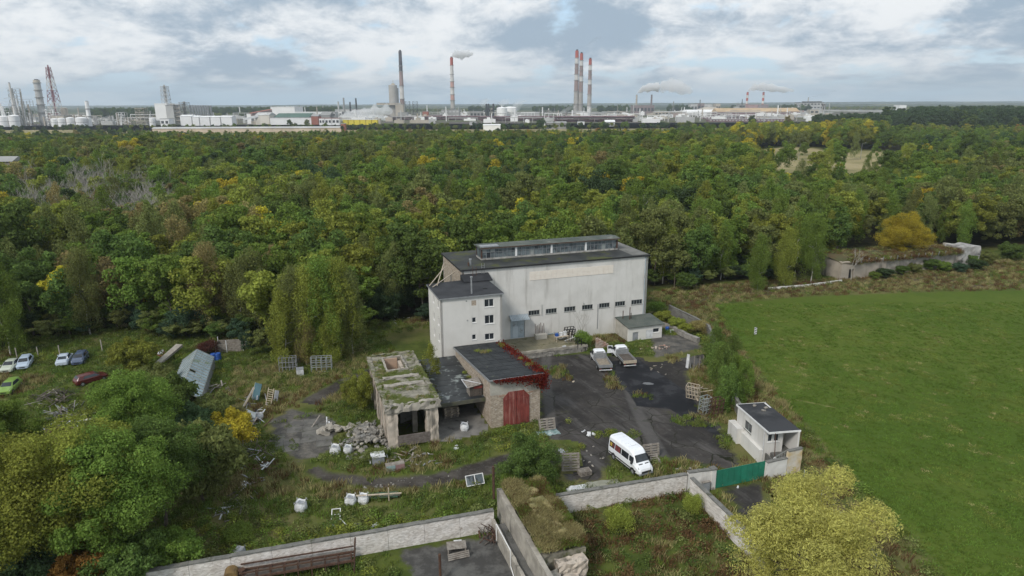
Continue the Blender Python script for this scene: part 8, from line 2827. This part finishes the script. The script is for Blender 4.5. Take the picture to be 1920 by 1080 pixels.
# rods in a planter on the dock
pb = Bld('rod_bin', 37.7, 98.0, 'grey bin with upright rusty rods against the hall wall on the dock', 'bin')
pb.part('box', MB().box(36.7, 38.6, 97.5, 98.5, 1.13, 1.85), M_plasterd)
for k in range(7):
    x = 36.9 + k * .25
    pb.part('rod', MB().bar((x, 98.3, 1.3), (x + U(-.05, .05), 98.6, 3.2 + U(-.3, .4)), .07), M_rust)
wb = Bld('work_table', 40.2, 95.5, 'table with blue and white boxes at the right side of the dock', 'table')
wb.part('top', MB().box(39.2, 41.4, 95.2, 96.2, 1.95, 2.02), M_palewood)
for (x, y) in ((39.3, 95.3), (41.3, 95.3), (39.3, 96.1), (41.3, 96.1)):
    wb.part('leg', MB().box(x - .04, x + .04, y - .04, y + .04, 1.14, 1.948), M_palewood)
for i, (x, m_, lab) in enumerate(((39.5, M_blue, 'small blue box at the left end of the dock table'), (40.2, M_whiteplas, 'larger white box in the middle of the dock table'), (40.9, M_whiteplas, 'white box at the right end of the dock table'))):
    o = MB().box(-.25, .25, -.2, .2, 0, .45 + .1 * i).build('box', m_, None, (*G(x, 95.7), 2.021), TH)
    tag(o, lab, 'box')
o = MB().box(-.3, .3, -.12, .12, 0, .14).build('brick_slab', M_whiteplas, None, (*G(39.6, 92.83), 1.21), TH)
tag(o, 'white flat slab lying on the edge of the dock', 'slab')
tn = empty('dead_tree', (*G(44.0, 95.6), 0), 0, 'bare-topped weedy young tree rising above the green dock bush', 'tree')
o = bpy.data.objects.new('branches', BARE[0])
COL.objects.link(o)
o.parent = tn
tn.scale = (.36, .36, .36)
for (u, v, s_, lab) in ((1240, 415, .9, 'leafless reddish tree standing out of the wood right of the lantern'), (1193, 400, .95, 'thin leafless tree above the right end of the lantern'), (1598, 510, .5, 'pale bare-limbed tree leaning at the bunker')):
    x, y = P(u, v, 9 if v < 450 else 2)
    tn = empty('bare_tree', (x, y, 0), U(0, 6), lab, 'tree')
    o = bpy.data.objects.new('branches', BARE[1])
    COL.objects.link(o)
    o.parent = tn
    tn.scale = (s_,) * 3
# blue barrel and bench on the annex drive
o = MB().lathe([(.3, 0), (.34, .1), (.34, .6), (.3, .7)], 12).build('blue_tub', M_blue, None, place(1251, 620))
tag(o, 'blue tub beside the retaining wall right of the annex', 'tub')
bn = empty('small_bench', place(1262, 623), TH, 'low white bench next to the blue tub', 'bench')
MB().box(-.6, .6, -.2, .2, .4, .46).build('seat', M_whiteplas, bn)
for x in (-.5, .5):
    MB().box(x - .05, x + .05, -.15, .15, 0, .398).build('leg', M_whiteplas, bn)
o = MB().bar((0, 0, 0), (.15, .1, 2.1), .5, .06).bar((.5, 0, 0), (.25, .1, 2.0), .2, .05).build('white_board', M_whiteplas, None, place(1288, 690))
tag(o, 'white board standing upright where the yard meets the weeds', 'board')
for i, (u, v) in enumerate(((1300, 696), (1310, 694), (1318, 690), (1326, 686))):
    o = MB().bar((0, 0, 0), (U(-.1, .1), 0, 2.2 + U(-.3, .3)), .16, .08).build('upright_plank', M_wood, None, place(u, v))
    tag(o, 'grey upright plank, %s of four right of the white board' % ('first', 'second', 'third', 'last')[i], 'plank')
# marker on the field
mk = empty('marker_post', place(1416, 628), .1, 'white marker board with dark diagonal stripes alone on the playing field', 'sign')
MB().box(-.22, .22, -.03, .03, .15, 1.35).build('board', M_whiteplas, mk)
for k in range(3):
    MB().add([(-.22, -.036, .2 + k * .42), (.22, -.036, .42 + k * .42), (.22, -.036, .56 + k * .42), (-.22, -.036, .34 + k * .42), (-.22, -.031, .2 + k * .42), (.22, -.031, .42 + k * .42), (.22, -.031, .56 + k * .42), (-.22, -.031, .34 + k * .42)], [(0, 1, 2, 3), (7, 6, 5, 4), (0, 4, 5, 1), (1, 5, 6, 2), (2, 6, 7, 3), (3, 7, 4, 0)]).build('stripe', M_black, mk)
MB().box(-.05, .05, .031, .1, 0, 1.2).build('post', M_greyframe, mk)
# field fence posts
fp = [P(*p) for p in ((1506, 905), (1538, 945), (1572, 985), (1610, 1030), (1640, 1068))]
for i, (x, y) in enumerate(fp):
    o = MB().bar((0, 0, 0), (0, 0, 1.5), .07).build('fence_post', M_greyframe, None, (x, y, 0))
    tag(o, 'thin grey fence post at the field edge, %s from the gatehouse' % ('first', 'second', 'third', 'fourth', 'fifth')[i], 'post')
for i in range(len(fp) - 1):
    a, b_ = Vector((*fp[i], 0)), Vector((*fp[i + 1], 0))
    q = MB()
    for z in (.4, .9, 1.4):
        q.bar((0, 0, z), (b_ - a) + Vector((0, 0, z)), .014)
    tag(q.build('fence_wire', M_greyframe, None, tuple(a)), 'sagging fence wires between the field edge posts, %s span' % ('first', 'second', 'third', 'fourth')[i], 'wire')

# lower left: rusty conveyor frame behind the wall, posts, crates in the courtyard
cvx, cvy = P(560, 1085)
cf = empty('belt_conveyor', (cvx, cvy, 0), math.radians(15), 'rusty conveyor frame with rail lying below the long white wall', 'machine')
for s in (0, 1.2):
    q = MB()
    q.bar((-4.5, s, 1.4), (4.6, s, 1.4), .10).bar((-4.5, s, .85), (4.6, s, .85), .16)
    cf_ = q.build('rail', M_rust, cf)
for k in range(9):
    x = -4.3 + k * 1.08
    MB().bar((x, 0, 0), (x, 0, 1.55), .09).bar((x, 0, .85), (x, 1.2, .85), .12).build('stanchion', M_rust, cf)
MB().tube((-5.2, 0.1, 1.0), (-5.2, 1.1, 1.0), .55, n=18).build('drum', mat('ochre_steel', (.20, .13, .05), (.14, .09, .04), 2, .8), cf)
MB().box(-6.2, -5.0, .1, 1.0, .3, .75).build('motor', MATS['ochre_steel'], cf)
MB().box(-4.4, 4.4, .15, 1.05, .80, .84).build('belt', M_darkwood, cf)
o = MB().bar((0, 0, 0), (.3, 0, 3.4), .22, .10).build('leaning_beam', M_rust, None, (*P(664, 1075), 0))
tag(o, 'dark rusty beam standing at the end of the conveyor frame', 'beam')
cw = empty('rusty_cage', (*P(456, 1092), .2), .2, 'small round rusty cage left of the conveyor drum', 'cage')
for k in range(10):
    t = 2 * math.pi * k / 10
    MB().bar((.55 * math.cos(t), .55 * math.sin(t), 0), (.25 * math.cos(t), .25 * math.sin(t), 1.0), .05).build('bar', M_rust, cw)
MB().tube((0, 0, .98), (0, 0, 1.05), .28, n=12).build('cap', M_rust, cw)
o = MB().tube((0, 0, 0), (0, 0, 2.6), .11, n=8).build('rusty_post', M_rust, None, (*P(826, 1090), 0))
tag(o, 'rusty post standing in the lower courtyard', 'post')
cr = empty('slatted_bench', (*P(856, 1032), 0), .15, 'grey slatted crate table in the lower courtyard', 'crate')
for k in range(6):
    MB().box(-.85, .85, -.55 + k * .19, -.39 + k * .19, .52, .56).build('slat', M_wood, cr)
MB().box(-.2, .5, .52, .62, .562, .62).build('white_strip', M_whiteplas, cr)
for (x, y) in ((-.75, -.5), (.75, -.5), (-.75, .5), (.75, .5)):
    MB().box(x - .05, x + .05, y - .05, y + .05, 0, .518).build('leg', M_wood, cr)
cr = empty('slatted_board', (*P(861, 1050), .1), .35, 'slatted board leaning in front of the crate table', 'board')
for k in range(4):
    MB().box(-.95, .95, -.03, .03, .02 + k * .15, .13 + k * .15).build('slat', M_wood, cr)
cr.rotation_euler = (math.radians(-25), 0, .35)
dbp = pile(920, 1010, 'rusty heap of twigs and rods between the long wall and the grass-topped ruin', 26, .9, 'rrd', lens=(.8, 1.8), hgt=1.3, lean=.9)
# litter on the asphalt
for i, (u, v, sx, sy, m_) in enumerate(((1094, 809, .35, .1, M_whiteplas), (1052, 846, .5, .3, M_greyplas), (855, 842, .28, .2, M_whiteplas), (856, 836, .14, .12, M_whiteplas), (1298, 716, .1, .1, M_whiteplas), (704, 985, .25, .2, M_whiteplas), (1383, 914, .22, .1, M_whiteplas), (1075, 716, .3, .12, M_palewood))):
    b = roughbox(MB(), -sx, sx, -sy, sy, 0, .06, .15, .05)
    tag(b.build('litter', m_, None, (*P(u, v), .03), U(0, 3)), ['narrow white strip of litter on the asphalt right of the garage', 'grey flat scrap near the willow bush on the yard', 'white crumpled litter in the grass right of the ruin', 'tiny white scrap above the crumpled litter', 'white dot of litter at the yard edge', 'white scrap just above the long wall', 'white stone in front of the green gate', 'thin pale stick on the asphalt left of the trucks'][i], 'litter')

# ================================================================ HAZE
hz = MB().box(-11600, 11600, -90, 12200, -1.2, 300).mesh('haze')
hm = bpy.data.materials.new('haze')
hm.use_nodes = True
t = NT(hm.node_tree)
t.n.clear()
v = t.node('ShaderNodeVolumePrincipled', {'Color': (.80, .89, 1.0, 1), 'Density': HAZE, 'Anisotropy': 0.3})
t.node('ShaderNodeOutputMaterial', {'Volume': v.outputs[0]})
hz.materials.append(hm)
ho = bpy.data.objects.new('haze', hz)
COL.objects.link(ho)
tag(ho, 'thin pale haze filling the air', kind='stuff')
